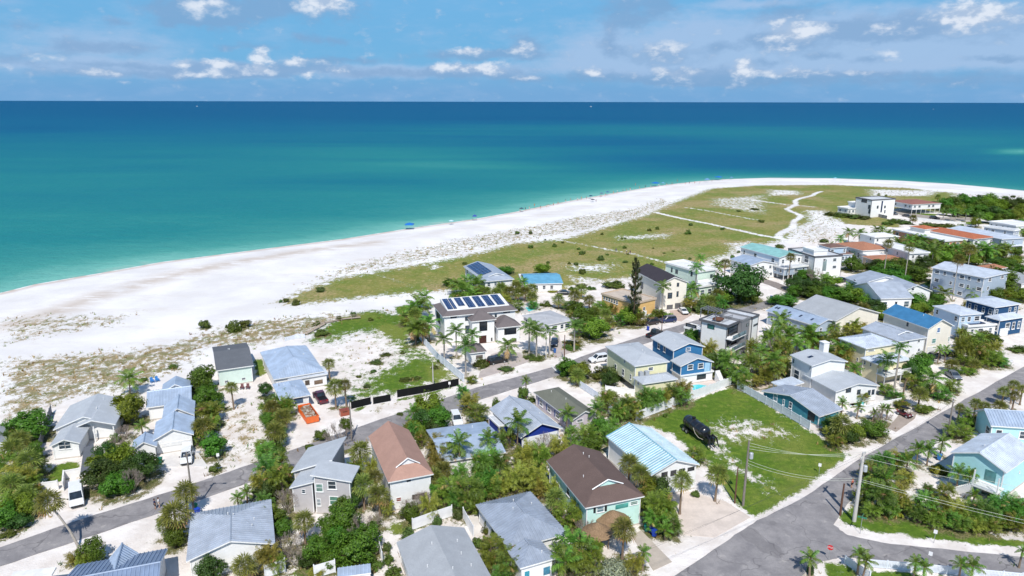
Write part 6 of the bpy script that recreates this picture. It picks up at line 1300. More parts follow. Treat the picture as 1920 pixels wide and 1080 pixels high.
# ------------------------------------------------------------------ boardwalk, pools, huts
def boardwalk():
    W = [GC('c3', 770, 112), GC('c3', 905, 38), GC('d8', 490, 912), GC('d8', 640, 880), GC('d8', 790, 865)]
    root = thing('boardwalk', 'weathered wooden boardwalk crossing the dunes behind the vacant lot', 'boardwalk', W[0]); wd = M('wood', (190, 174, 156))
    pl = MB().box(-.62, .62, -.09, .09, .3, .36).mesh('plank', [wd]); po = MB().box(-.05, .05, -.05, .05, -.2, 1.1).mesh('post', [wd]); n = 0
    for a, b in zip(W[:-1], W[1:]):
        v = b - a; an = math.atan2(v.y, v.x); k = max(1, int(v.length / .42))
        for i in range(k):
            if n < 260: p = a + v * i / k - W[0]; link('plank', pl, root, T(p.x, p.y, 0) @ RZ(an - math.pi / 2) @ S(1, 2.1, 1)); n += 1
        for sd in (-.65, .65):
            off = Vector((-v.y, v.x, 0)).normalized() * sd
            for i in range(0, max(2, int(v.length / 2.4))): p = a + v * i / max(2, int(v.length / 2.4)) - W[0] + off; link('post', po, root, T(p.x, p.y, 0))
            p, q = a - W[0] + off, b - W[0] + off; MB().tube([(p.x, p.y, 1.08), (q.x, q.y, 1.08)], .05, 4).build('rail', [wd], root)
boardwalk()
POOLW = M('water', (96, 206, 214))
def pool(pts, label):
    c = sum((Vector((*p, 0)) for p in pts), Vector()) / len(pts); root = thing('swimming_pool', label, 'pool', c, 0, 'garden swimming pools')
    loc = [Vector((*p, 0)) - c for p in pts]; n = len(loc); a = sum(p.x * q.y - q.x * p.y for p, q in zip(loc, loc[1:] + loc[:1]))
    if a < 0: loc = loc[::-1]
    b = MB()
    for i in range(n):
        p, q = loc[i], loc[(i + 1) % n]; P, Q = p * 1.1, q * 1.1
        b.poly([(*p[:2], .14), (*P[:2], .14), (*Q[:2], .14), (*q[:2], .14)]); b.poly([(*P[:2], .14), (*P[:2], -.1), (*Q[:2], -.1), (*Q[:2], .14)]); b.poly([(*q[:2], .14), (*q[:2], -.1), (*p[:2], -.1), (*p[:2], .14)])
    b.build('coping', [M('flat', (226, 222, 216))], root); MB().poly([(*p[:2], .09) for p in loc]).build('water', [POOLW], root)
pool(gc('c7', (712,492),(760,486),(832,498),(800,522),(716,530)), 'turquoise pool between the bright blue house and the white fence')
pool(gc('d1', (606,612),(640,602),(676,612),(672,636),(634,648),(606,636)), 'round turquoise pool in front of the white chimney house')
pool(gc('d3', (1058,508),(1112,502),(1142,522),(1086,540)), 'small turquoise pool behind the faded grey house')
pool(gc('c7', (1880,606),(1990,590),(2010,640),(1895,650)), 'turquoise pool at the side of the teal house')
def hut(cr, x, y, r, label):
    p = GC(cr, x, y, 2.4); root = thing('thatched_hut', label, 'hut', (p.x, p.y, 0), .3, 'thatched huts'); b = MB(); rr = random.Random(3)
    for k in range(3):
        z = 2.2 + k * .45; b.lathe([(r * (1.05 - k * .3), z), (r * (.9 - k * .3), z + .25), (r * max(.05, .62 - k * .3), z + .55)], 14)
    b.build('thatch', [M('wood', (150, 124, 96))], root)
    for i in range(4): a = i * 1.57 + .8; MB().tube([(math.cos(a) * r * .8, math.sin(a) * r * .8, 0), (math.cos(a) * r * .8, math.sin(a) * r * .8, 2.35)], .08, 6).build('post', [TRUNK], root)
hut('c6', 1560, 650, 2.4, 'brown thatched hut in front of the mint house porch'); hut('c6', 1440, 740, 2.1, 'brown thatched hut beside the bare garden shrub')
def table_deck():
    a, b, c = GC('c2', 420, 205), GC('c2', 600, 165), GC('c2', 440, 170); root = thing('wooden_terrace', 'brown stepped timber terrace before the white porch cottage', 'terrace', a)
    v = b - a; an = math.atan2(v.y, v.x); L = v.length; w = M('wood', (158, 118, 92))
    for k in range(3):
        for j in range(5): link('plank', MB().box(0, L, 0, .28, .25 + k * .22, .3 + k * .22).mesh('plank', [w]), root, RZ(an) @ T(0, k * 1.6 + j * .31, 0))
        MB().box(0, L, k * 1.6, k * 1.6 + 1.5, 0, .24 + k * .22).build('step', [M('wood', (120, 88, 68))], root, RZ(an))
table_deck()

# ------------------------------------------------------------------ vehicles
TYRE = MB().lathe([(.2, -.1), (.31, -.11), (.34, -.06), (.34, .06), (.31, .11), (.2, .1)], 16, 0, Matrix.Rotation(R(90), 4, 'X')).mesh('wheel', [RUBBER])
RIM = MB().lathe([(.05, -.115), (.2, -.112), (.21, .112), (.05, .115)], 10, 0, Matrix.Rotation(R(90), 4, 'X')).mesh('rim', [STEEL])
HEADL = MB().box(-.03, .03, -.18, .18, -.07, .07).mesh('headlight', [M('trim', (235, 238, 240))]); TAILL = MB().box(-.03, .03, -.14, .14, -.12, .12).mesh('tail_light', [M('paint', (170, 30, 28))])
MIRR = MB().box(-.08, .08, -.1, .1, -.06, .08).mesh('mirror', [DARK])
CARS = dict(  # length, half width, stations (x, z of shoulder), cabin base x0 x1, roof x0 x1, belt z, roof z
    sedan=(4.7, .9, [(-2.35,.78),(-2.2,.95),(-1.4,1.0),(.8,.98),(1.9,.86),(2.3,.7)], (-1.75,1.15), (-1.0,.35), .97, 1.45),
    suv=(4.8, .95, [(-2.4,.9),(-2.3,1.1),(0,1.12),(1.1,1.1),(2.1,.98),(2.4,.75)], (-2.32,1.2), (-2.0,.45), 1.1, 1.75),
    van=(5.4, 1.0, [(-2.7,1.1),(-2.65,1.3),(1.2,1.3),(1.9,1.12),(2.5,.98),(2.7,.7)], (-2.66,1.85), (-2.6,1.1), 1.28, 2.1),
    pickup=(5.6, .98, [(-2.8,1.02),(-2.75,1.05),(-.6,1.05),(1.2,1.1),(2.5,1.02),(2.8,.75)], (-.7,1.35), (-.45,.65), 1.06, 1.82),
    cart=(2.9, .62, [(-1.45,.55),(-1.3,.78),(-.1,.55),(.6,.55),(1.1,.75),(1.42,.5)], (-.6,.9), (-.75,.75), .55, 1.85))
def vehicle(kind, cr, rear, front, col, label, name='parked_car', cat='car', open_tail=False, z=.8):
    L, hw, st, cb, rf, zb, zr = CARS[kind]; a, b = GC(cr, *rear, z), GC(cr, *front, z); c = (a + b) / 2; v = b - a
    root = thing(name, label, cat, (c.x, c.y, .05), math.atan2(v.y, v.x), 'vehicles parked around the streets'); pm = M('paint', col)
    body = MB(); n = len(st)
    for i, (x, zt) in enumerate(st):
        k = .9 if i in (0, n - 1) else 1.0; w = hw * k
        body.v += [(x, -w * .94, .3), (x, -w, .55), (x, -w, zt - .12), (x, -w * .9, zt), (x, w * .9, zt), (x, w, zt - .12), (x, w, .55), (x, w * .94, .3)]
    for i in range(n - 1):
        for j in range(8): q = i * 8; body.f.append((q + j, q + (j + 1) % 8, q + 8 + (j + 1) % 8, q + 8 + j)); body.i.append(0)
    body.f += [tuple(range(8))[::-1], tuple(range((n - 1) * 8, n * 8))]; body.i += [0, 0]
    bo = body.build('body', [pm], root)
    y0, y1 = hw * .9, hw * (.74 if kind != 'van' else .84); (bx0, bx1), (rx0, rx1) = cb, rf
    B = [(bx0, -y0, zb), (bx1, -y0, zb), (bx1, y0, zb), (bx0, y0, zb)]; Rr = [(rx0, -y1, zr), (rx1, -y1, zr), (rx1, y1, zr), (rx0, y1, zr)]
    def quad(nm, p, q, r, s, m, th=.0):
        return MB().poly([p, q, r, s]).poly([s, r, q, p]).build(nm, [m], root) if False else MB().poly([p, q, r, s]).build(nm, [m], root)
    if kind != 'cart':
        quad('windscreen', B[1], B[2], Rr[2], Rr[1], DGLASS); quad('rear_window', B[3], B[0], Rr[0], Rr[3], DGLASS if kind != 'van' else pm)
        for s0, (p, q, r, t) in enumerate(((B[0], B[1], Rr[1], Rr[0]), (B[2], B[3], Rr[3], Rr[2]))):
            quad('side_window', p, q, r, t, DGLASS if kind != 'van' else pm)
        pl = MB()
        for p, q in zip(B, Rr): pl.tube([p, q], .06, 4)
        for s0 in (-1, 1):
            xm = (bx0 + bx1) / 2; pl.tube([(xm, s0 * y0 * 1.005, zb), ((rx0 + rx1) / 2, s0 * y1 * 1.005, zr)], .05, 4)
        pl.build('pillar', [pm], root)
    else:
        pl = MB()
        for p, q in zip(B, Rr): pl.tube([p, q], .03, 4)
        pl.build('pillar', [DARK], root); MB().box(-.6, -.1, -.5, .5, .6, .75).box(-.7, -.58, -.5, .5, .75, 1.15).build('seat', [M('trim', (60, 50, 46))], root)
    MB().box(rx0 - .04, rx1 + .04, -y1 - .03, y1 + .03, zr - .02, zr + .05).build('roof', [pm if kind != 'cart' else M('trim', (40, 40, 44))], root)
    for x in (-L * .31, L * .31):
        for y in (-hw + .06, hw - .06):
            w = link('wheel', TYRE, root, T(x, y, .3)); link('rim', RIM, w)
    for y in (-hw * .66, hw * .66): link('headlight', HEADL, root, T(L / 2 - .02, y, .68)); link('tail_light', TAILL, root, T(-L / 2 + .02, y, .85))
    for y in (-hw - .08, hw + .08): link('mirror', MIRR, root, T(bx1 - .25, y, zb + .06))
    MB().box(L / 2 - .1, L / 2 + .06, -hw * .85, hw * .85, .32, .52).build('bumper', [DARK], root)
    if kind == 'pickup': MB().box(-2.7, -.78, -hw * .8, hw * .8, 1.04, 1.075).build('bed', [DARK], root)
    if open_tail: MB().box(-.9, 0, -.7, .7, 0, .06, 0, T(-2.0, 0, 1.75) @ Matrix.Rotation(R(12), 4, 'Y')).build('tailgate', [pm], root)
    return root
vehicle('van', 'c2', (568,410), (574,535), (244,244,244), 'white van parked facing the street on the sandy drive', 'parked_van', 'van', z=1)
vehicle('suv', 'c2', (1408,118), (1392,240), (236,238,240), 'white SUV with its tailgate open on the white garage drive', open_tail=True)
vehicle('pickup', 'c3', (912,612), (852,535), (92,34,52), 'maroon pickup truck parked by the arched porch', 'parked_truck', 'truck')
vehicle('suv', 'c5', (366,700), (398,772), (238,240,242), 'white SUV with dark roof on the grey car pad', z=.9)
vehicle('suv', 'c5', (655,305), (720,292), (36,36,40), 'black SUV on the paved circle of the solar villa')
vehicle('sedan', 'c5', (1122,138), (1116,186), (40,48,66), 'dark blue car on the paved drive beside the royal palms')
vehicle('suv', 'd3', (1660,880), (1560,895), (240,241,242), 'white SUV parked at the street edge by the yellow house')
vehicle('suv', 'd4', (595,608), (522,618), (40,30,32), 'dark brown SUV parked below the orange flat-roofed house')
vehicle('suv', 'd4', (745,590), (632,600), (32,48,92), 'navy blue SUV parked by the cream dark-roofed house')
vehicle('pickup', 'd4', (548,715), (632,682), (34,34,38), 'black pickup truck on the street behind the bright blue house', 'parked_truck', 'truck')
vehicle('sedan', 'd4', (782,512), (826,546), (238,238,238), 'white sedan on the paved drive of the cream house')
vehicle('sedan', 'd3', (1318,392), (1388,392), (30,32,40), 'black car parked by the sky blue-roofed bungalow')
vehicle('cart', 'd1', (985,675), (1068,712), (112,30,32), 'dark red golf cart on the brown paved drive', 'golf_cart', 'golf cart')
vehicle('sedan', 'd1', (1222,268), (1268,256), (60,62,66), 'dark grey car by the garage of the grey hip-roofed house')
vehicle('sedan', 'd1', (1362,248), (1398,252), (40,40,44), 'small black car at the foot of the bright blue-roofed house')
vehicle('sedan', 'd1', (1358,388), (1420,428), (120,126,134), 'silver car half hidden behind street shrubs')
vehicle('suv', 'd6', (1222,352), (1275,354), (26,26,30), 'black SUV in the far car park')
vehicle('sedan', 'd6', (1015,332), (1068,340), (50,52,58), 'dark car next to the white wall of the far car park')
vehicle('sedan', 'd6', (925,314), (965,322), (90,94,100), 'grey car behind the white modern tower house')
vehicle('suv', 'd5', (520,306), (585,296), (34,36,42), 'dark car under the trees beside the white cubic house')
def skip_():
    a, b = GC('c3', 755, 640, 1.0), GC('c3', 830, 745, 1.0); v = b - a; c = (a + b) / 2; L, w, h = 6.6, 2.4, 1.35
    root = thing('skip_container', 'long orange open-top skip full of rubble on the sandy drive', 'skip', (c.x, c.y, 0), math.atan2(v.y, v.x)); om = M('paint', (228, 104, 34)); b_ = MB(); t = .08
    b_.box(-L/2, L/2, -w/2, w/2, .15, .3); b_.box(-L/2, L/2, -w/2, -w/2 + t, .3, h); b_.box(-L/2, L/2, w/2 - t, w/2, .3, h); b_.box(-L/2, -L/2 + t, -w/2 + t, w/2 - t, .3, h); b_.box(L/2 - t, L/2, -w/2 + t, w/2 - t, .3, h); b_.build('body', [om], root)
    rb = MB().box(-.05, .05, -.07, 0, .3, h).mesh('rib', [om])
    for i in range(9): link('rib', rb, root, T(-L/2 + .3 + i * (L - .6) / 8, -w/2, 0)); link('rib', rb, root, T(-L/2 + .3 + i * (L - .6) / 8, w/2 + .07, 0))
    MB().tube([(-L/2, -w/2, h), (L/2, -w/2, h), (L/2, w/2, h), (-L/2, w/2, h), (-L/2, -w/2, h)], .09, 4).build('rim', [om], root)
    rr = random.Random(5); rub = MB()
    for i in range(240): x, y, s = rr.uniform(-L/2 + .4, L/2 - .4), rr.uniform(-w/2 + .3, w/2 - .3), rr.uniform(.1, .3); rub.box(-s, s, -s * .6, s * .6, -s * .3, s * .3, rr.randrange(3), T(x, y, h - .35 + rr.uniform(-.15, .2)) @ RZ(rr.uniform(0, 3)) @ Matrix.Rotation(rr.uniform(-.6, .6), 4, 'X'))
    q = rub.build('rubble', [M('flat', (200, 190, 178)), M('flat', (160, 146, 130)), M('wood', (150, 110, 84))], root); q['kind'] = 'stuff'
    for x in (-L/2 + .5, L/2 - .5): MB().tube([(x, -w/2, .12), (x, w/2, .12)], .12, 8).build('roller', [DARK], root)
    p = GC('c3', 1062, 690, .6); r2 = thing('rust_bin', 'rust-red metal box at the foot of two fan palms', 'bin', (p.x, p.y, 0), .5); MB().box(-.9, .9, -.6, .6, 0, 1.1).box(-.95, .95, -.65, .65, 1.1, 1.18).build('body', [M('paint', (150, 70, 44))], r2); MB().tube([(-.5, -.66, .9), (.5, -.66, .9)], .04, 5).build('handle', [DARK], r2)
skip_()
def tank():
    a, b = GC('c7', 690, 770, 1.7), GC('c7', 800, 850, 1.7); v = b - a; c = (a + b) / 2; an = math.atan2(v.y, v.x)
    root = thing('tank_trailer', 'black cylindrical tank trailer parked on the green vacant lot', 'trailer', (c.x, c.y, 0), an); bk = M('paint', (30, 32, 36)); L, r = 5.8, 1.12
    RX = Matrix.Rotation(R(90), 4, 'Y'); prof = [(.05, -L/2 - .45), (r * .6, -L/2 - .35), (r * .92, -L/2 - .1), (r, -L/2 + .1), (r, L/2 - .1), (r * .92, L/2 + .1), (r * .6, L/2 + .35), (.05, L/2 + .45)]
    MB().lathe(prof, 24, 0, T(0, 0, 2.0) @ RX).build('tank', [bk], root, None, True)
    for x in (-2.2, -.6, 1.0, 2.4): MB().lathe([(r + .02, -.06), (r + .06, -.05), (r + .06, .05), (r + .02, .06)], 24, 0, T(x, 0, 2.0) @ RX).build('band', [M('trim', (58, 60, 64))], root)
    MB().box(-3.4, 4.6, -.55, -.4, .65, .9).box(-3.4, 4.6, .4, .55, .65, .9).build('chassis', [DARK], root)
    for x in (-2.6, -1.6):
        for y in (-.95, .95): w = link('wheel', TYRE, root, T(x, y, .45) @ S(1.3, 1.6, 1.3)); link('rim', RIM, w)
    MB().lathe([(.35, 0), (.35, .25), (.2, .3)], 12, 0, T(-1, 0, 3.2)).build('hatch', [DARK], root)
    for k, y in enumerate((-.7, -.1, .5)): MB().tube([(3.4, y, .9), (4.2, y, 2.2), (5.2, y * 1.3, 2.0), (5.9, y * 1.5, .5)], [.16, .2, .16, .08], 7).build('hose_arm', [DARK], root)
    MB().box(3.3, 4.7, -.8, .8, .9, 1.7).build('pump_box', [bk], root); MB().tube([(.8, -1.3, 2.3), (1.6, -1.38, 1.6), (2.6, -1.3, 1.2), (3.4, -.9, 1.1)], .06, 6).build('hose', [M('trim', (170, 164, 150))], root)
    MB().tube([(3.0, .3, 2.6), (3.2, 0, 2.0)], .12, 6).build('valve', [M('paint', (170, 60, 40))], root); MB().tube([(4.6, 0, .7), (5.4, 0, .5)], .1, 6).build('drawbar', [DARK], root)
tank()

# ------------------------------------------------------------------ poles, wires, signs
def height_for(base, py):
    lo, hi = 0, 30
    for _ in range(40):
        m = (lo + hi) / 2
        if project((base.x, base.y, m))[1] > py: lo = m
        else: hi = m
    return lo
INSUL = MB().lathe([(.04, 0), (.09, .05), (.05, .1), (.09, .15), (.03, .2)], 8).mesh('insulator', [M('trim', (200, 204, 206))])
def pole(cr, base, top, mat, r, label, arm=0, trans=False, lamp=False, group='utility poles', armrot=0.9, name='utility_pole'):
    b = GC(cr, *base); h = height_for(b, px(cr, *top)[1]); root = thing(name, label, 'pole', b, 0, group)
    MB().tube([(0, 0, 0), (0, 0, h * .5), (0, 0, h)], [r, r * .85, r * .65], 10).build('shaft', [mat], root)
    if arm:
        m = RZ(armrot); MB().box(-arm / 2, arm / 2, -.07, .07, h - .55, h - .4).build('crossarm', [mat], root, m)
        MB().tube([(-arm * .3, .08, h - .5), (0, .08, h - 1.2)], .03, 4).tube([(arm * .3, .08, h - .5), (0, .08, h - 1.2)], .03, 4).build('brace', [STEEL], root, m)
        for x in (-arm / 2 + .1, 0, arm / 2 - .1): link('insulator', INSUL, root, m @ T(x, 0, h - .4 if x else h))
    if trans: MB().lathe([(.1, h - 2.9), (.3, h - 2.85), (.3, h - 2.0), (.22, h - 1.9), (.05, h - 1.85)], 12, 0, T(.5, -.1, 0)).build('transformer', [M('metal', (180, 186, 190))], root)
    if lamp: MB().tube([(0, 0, h - .3), (.9, 0, h + .05), (1.6, 0, h)], .05, 6).build('lamp_arm', [STEEL], root); MB().box(1.5, 2.1, -.12, .12, h - .06, h + .06).build('lamp_head', [STEEL], root)
    return b, h
CONC = M('flat', (206, 202, 196)); WOODP = M('wood', (112, 82, 68)); GRWOOD = M('wood', (140, 132, 124))
p1, h1 = pole('d2', (645,668), (708,158), CONC, .3, 'thick white concrete utility pole on the grassy street corner', 2.4, True)
p2, h2 = pole('c8', (1092,552), (1112,66), GRWOOD, .2, 'grey utility pole with transformer on the vacant lot edge', 0, True)
pole('d2', (540,625), (590,388), WOODP, .18, 'short reddish-brown wooden pole beside the concrete pole')
pole('c8', (1030,534), (1055,264), WOODP, .13, 'thin dark wooden pole beside the grey transformer pole')
p5, h5 = pole('d1', (1345,872), (1350,592), GRWOOD, .17, 'grey utility pole at the street edge below the lilac-roofed house', 1.2)
p6, h6 = pole('c2', (1455,602), (1378,150), GRWOOD, .16, 'tall thin grey pole by the street bins', 1.0, False, True)
pole('c3', (1730,524), (1728,322), CONC, .14, 'pale slim pole at the black mesh fence')
pole('c3', (1118,905), (1106,612), GRWOOD, .14, 'grey pole behind the grey shed-roofed house')
pole('c5', (1055,292), (1055,72), CONC, .14, 'pale street lamp pole among the royal palms', lamp=True, group='street lamps', name='street_lamp')
pole('c5', (1192,302), (1196,112), WOODP, .14, 'brown wooden pole across from the yellow stilt house')
pole('d4', (642,685), (645,562), WOODP, .12, 'reddish-brown wooden pole behind the black pickup truck')
pole('c3', (582,605), (584,478), GRWOOD, .1, 'thin dark pole in front of the garage hip roof')
def wire(a, b, sag, label, r=.02, c=(200, 206, 190)):
    a, b = Vector(a), Vector(b); m = M('trim', c); pts = []
    for i in range(17): t = i / 16; p = a.lerp(b, t); p.z -= sag * 4 * t * (1 - t); pts.append(p - a)
    root = MB().tube(pts, r, 4).build('overhead_wire', [m]); root.location = a; tag(root, label, 'wire', 'overhead wires')
A = lambda p, h, dx=0, dy=0: (p.x + dx, p.y + dy, h)
for k, dx in enumerate((-1, 0, 1)): wire(A(p2, h2 - .3 - k * .5), A(p1, h1 - .2, dx * .7, dx * .8), .7, 'high overhead wire crossing the green lot from the transformer pole to the concrete pole')
for k in (0, 1): wire(A(p2, h2 - 3.2 - .5 * k), A(p1, h1 - 4.0 - .3 * k), 1.1, 'low sagging cable between the transformer pole and the concrete pole')
q1 = G(2420, 1130)
for k, dx in enumerate((-1, 1)): wire(A(p1, h1 - .2, dx * .7, dx * .8), (q1.x + dx, q1.y, 8.6), .8, 'high wire from the concrete pole over the hedge of clumping palms')
for k in (0, 1): wire(A(p1, h1 - 4.2 - .3 * k), (q1.x, q1.y, 3.8 - .8 * k), .7, 'low cable from the concrete pole over the hedge of clumping palms')
q2 = G(820, 1330)
for k, dx in enumerate((-1, 1)): wire(A(p1, h1 - .2, dx * .7, dx * .8), (q2.x + dx, q2.y, 9.5), .8, 'wire from the concrete pole along the street over the intersection', .012, (60, 62, 64))
for k, dx in enumerate((-.5, .5)): wire(A(p1, h1 - .2, dx, dx), A(p5, h5 - .3, dx, dx), .8, 'wire along the street from the concrete pole past the street palms', .012, (60, 62, 64))
def sign(cr, x, y, h, kind, label):
    b = GC(cr, x, y); root = thing('street_sign', label, 'sign', b, 0, None); MB().tube([(0, 0, 0), (0, 0, h)], .035, 6).build('post', [STEEL], root)
    an = math.atan2(b.y, b.x) - math.pi / 2
    if kind == 'stop':
        pts = [(math.cos(R(22.5 + 45 * i)) * .4, 0, math.sin(R(22.5 + 45 * i)) * .4 + h) for i in range(8)]; f = MB().poly(pts[::-1]).poly([(x_, .03, z_) for x_, _, z_ in pts])
        for i in range(8): p, q = pts[i], pts[(i + 1) % 8]; f.poly([p, q, (q[0], .03, q[2]), (p[0], .03, p[2])])
        pl = f.build('plate', [M('paint', (206, 30, 44))], root, RZ(an) @ T(0, -.06, 0))
        tc = bpy.data.curves.new('lettering', 'FONT'); tc.body = 'STOP'; tc.size = .3; tc.extrude = .006; tc.align_x = 'CENTER'; tc.align_y = 'CENTER'; tc.materials.append(WHITE)
        to = bpy.data.objects.new('lettering', tc); COL.objects.link(to); tm_ = bpy.data.meshes.new_from_object(to.evaluated_get(bpy.context.evaluated_depsgraph_get())); bpy.data.objects.remove(to); link('lettering', tm_, pl, T(0, -.012, h) @ Matrix.Rotation(R(90), 4, 'X'))
    elif kind == 'name':
        MB().box(-.6, .6, -.02, .02, h - .1, h + .14).build('plate', [M('paint', (60, 140, 110))], root, RZ(an)); MB().box(-.6, .6, -.02, .02, h + .16, h + .38).build('plate', [M('paint', (60, 140, 110))], root, RZ(an + 1.4))
    else: MB().box(-.23, .23, -.05, -.02, h - .28, h + .3).build('plate', [M('trim', (244, 244, 244))], root, RZ(an))
sign('d2', 455, 962, 2.0, 'stop', 'red octagonal stop sign at the mouth of the side street')
sign('d2', 690, 762, 2.6, 'name', 'green street name sign near the concrete pole')
sign('d2', 1243, 832, 1.8, 'plain', 'white sign on a post in the grass verge under the hedge')
sign('c3', 1852, 512, 1.2, 'plain', 'small white notice sign in front of the black mesh fence')
sign('c8', 1662, 312, 1.6, 'plain', 'small white sign on the green lot near the street')
sign('d2', 1205, 1000, 1.8, 'plain', 'white sign seen between small palms on the side street')
sign('c2', 1640, 235, 1.6, 'plain', 'small white sign at the sandy track by the street')
sign('d1', 1815, 365, 1.9, 'plain', 'pale sign at the sandy verge of the far street')

# ------------------------------------------------------------------ small things
def wheelie(cr, x, y, col, label):
    p = GC(cr, x, y, .5); root = thing('wheelie_bin', label, 'bin', (p.x, p.y, 0), RND.uniform(0, 6), 'household bins'); m = M('trim', col); b = MB()
    for z, w in ((.08, .24), (1.0, .32)): b.v += [(-w, -w, z), (w, -w, z), (w, w, z), (-w, w, z)]
    b.f += [(3,2,1,0), (4,5,6,7)] + [(i, (i + 1) % 4, 4 + (i + 1) % 4, 4 + i) for i in range(4)]; b.i += [0] * 6; b.build('body', [m], root)
    MB().box(-.34, .34, -.36, .36, 1.0, 1.08).build('lid', [m], root); MB().tube([(-.2, .38, 1.0), (.2, .38, 1.0)], .03, 5).build('handle', [m], root)
    for s_ in (-.24, .24): link('wheel', TYRE, root, T(s_, .26, .12) @ RZ(1.57) @ S(.36, .4, .36))
for cr, x, y, c, lb in (('c2',1200,215,(30,120,100),'green bin at the end of the white garage drive'), ('c2',1462,565,(40,140,90),'green bin under the thin grey pole'), ('c2',1480,598,(40,80,190),'blue bin under the thin grey pole'),
                        ('c8',372,722,(30,130,120),'teal bin beside the mint house'), ('c8',405,735,(36,70,170),'blue bin next to the teal bin by the mint house'), ('c8',428,760,(36,70,170),'blue bin with its back to the clumping palm'),
                        ('d4',540,665,(40,70,170),'blue bin at the street behind the black pickup'), ('d4',1465,432,(40,70,180),'blue bin on the sandy verge under the big dark tree'), ('d1',1765,300,(30,110,100),'green bin by the far street shrubs'), ('d2',1285,190,(60,130,200),'light blue bin at the pale aqua house drive'), ('c5',1122,232,(60,110,180),'blue bin at the royal palm drive')):
    wheelie(cr, x, y, c, lb)
def lounge(cr, x, y, col, label, rz, group):
    p = GC(cr, x, y, .4); root = thing('garden_chair', label, 'chair', (p.x, p.y, .05), rz, group); m = M('trim', col)
    MB().box(-.3, .3, -.3, .3, .32, .38, 0, Matrix.Rotation(R(-8), 4, 'X')).build('seat', [m], root); MB().box(-.3, .3, -.03, .03, 0, .8, 0, T(0, .28, .35) @ Matrix.Rotation(R(-22), 4, 'X')).build('backrest', [m], root)
    for s_ in (-.33, .33):
        MB().box(s_ - .06, s_ + .06, -.35, .35, .55, .59).build('armrest', [m], root)
        for y_ in (-.3, .25): MB().box(s_ - .04, s_ + .04, y_, y_ + .08, 0, .55).build('leg', [m], root)
for x, y in ((1120,496),(1150,480),(1172,470),(1258,472),(1285,464),(1308,452),(1332,448),(1358,442)): lounge('c7', x, y, (244,244,244), 'white slatted garden chair on the patio behind the teal house', 2.6, 'white patio chairs')
for x, y in ((712,664),(740,660),(790,650),(815,646)): lounge('d1', x, y, (240,240,240), 'white garden chair by the round turquoise pool', .4, 'white pool chairs')
lounge('c6', 1662, 594, (70,150,210), 'light blue garden chair on the mint house porch', .3, None)
for x, y in ((1815,508),(1858,506)): lounge('c1', x, y, (110,70,70), 'dark red chair before the pale green box house', .2, 'dark red chairs')
for x, y in ((1142,458),(1180,450)): lounge('c1', x, y, (60,130,200), 'bright blue chair on the sand behind the multi-gabled house', .8, 'blue beach chairs')
def parasol(p, kind, col, label, s=1.0):
    root = thing('beach_umbrella' if kind == 'u' else 'beach_tent', label, 'umbrella' if kind == 'u' else 'tent', p, RND.uniform(0, 3), 'beach umbrellas and tents'); m = M('trim', col)
    if kind == 'u':
        MB().tube([(0, 0, 0), (0, 0, 2.1)], .03, 5).build('pole', [STEEL], root); b = MB(); n = 8
        for i in range(n): a, c = 6.283 * i / n, 6.283 * (i + 1) / n; b.poly([(0, 0, 2.2), (math.cos(a) * 1.3, math.sin(a) * 1.3, 1.75), (math.cos(c) * 1.3, math.sin(c) * 1.3, 1.75)]); b.poly([(math.cos(a) * 1.3, math.sin(a) * 1.3, 1.75), (math.cos(a) * 1.3, math.sin(a) * 1.3, 1.62), (math.cos(c) * 1.3, math.sin(c) * 1.3, 1.62), (math.cos(c) * 1.3, math.sin(c) * 1.3, 1.75)])
        b.build('canopy', [m], root)
    else:
        b = MB(); q = 1.6 * s
        for i in range(4): a, c = [(-q, -q), (q, -q), (q, q), (-q, q)][i], [(q, -q), (q, q), (-q, q), (-q, -q)][i]; b.poly([(*a, 2.1), (*c, 2.1), (0, 0, 2.9)]); b.poly([(*a, 1.85), (*c, 1.85), (*c, 2.1), (*a, 2.1)])
        b.build('canopy', [m], root)
        for a in ((-q, -q), (q, -q), (q, q), (-q, q)): MB().tube([(*a, 0), (*a, 2.1)], .035, 5).build('pole', [STEEL], root)
def beach(cr, x, y): p = GC(cr, x, y, -.35); return (p.x, p.y, -.4)
BL, WH_, NV = (36, 116, 200), (238, 240, 242), (40, 60, 100)
for cr, x, y, k, c, lb, s in (('d8',1152,192,'t',BL,'wide bright blue beach tent alone near the waterline',1.3), ('d8',1640,128,'t',(60,90,160),'blue-grey beach tent on open sand',.7), ('d8',1465,160,'u',(190,220,235),'pale blue beach umbrella near the water',1),
                              ('d7',590,208,'u',NV,'navy beach umbrella beside sunbathers',1), ('d7',605,236,'u',(60,60,70),'charcoal beach umbrella higher up the sand',1), ('d7',670,188,'u',(90,110,140),'grey-blue beach umbrella near the water',1), ('d7',716,178,'u',(70,100,150),'slate blue beach umbrella near the water',1),
                              ('d7',1076,112,'t',BL,'bright blue beach tent near the bend of the shore',1.4), ('d7',1132,108,'u',(120,170,210),'light blue beach umbrella next to the bright blue tent',1), ('d7',1462,84,'t',(120,160,210),'light blue beach tent at the bend of the shore',1), ('d7',1547,66,'t',BL,'bright blue beach tent at the far end of the shore',1.4),
                              ('d7',1645,66,'u',(120,150,200),'blue umbrella at the far end of the shore',1), ('d6',503,70,'u',(150,210,230),'pale turquoise umbrella on the far point',1.4), ('d7',72,304,'u',(60,70,90),'dark umbrella by the waterline',.8)):
    parasol(beach(cr, x, y), k, c, lb, s)

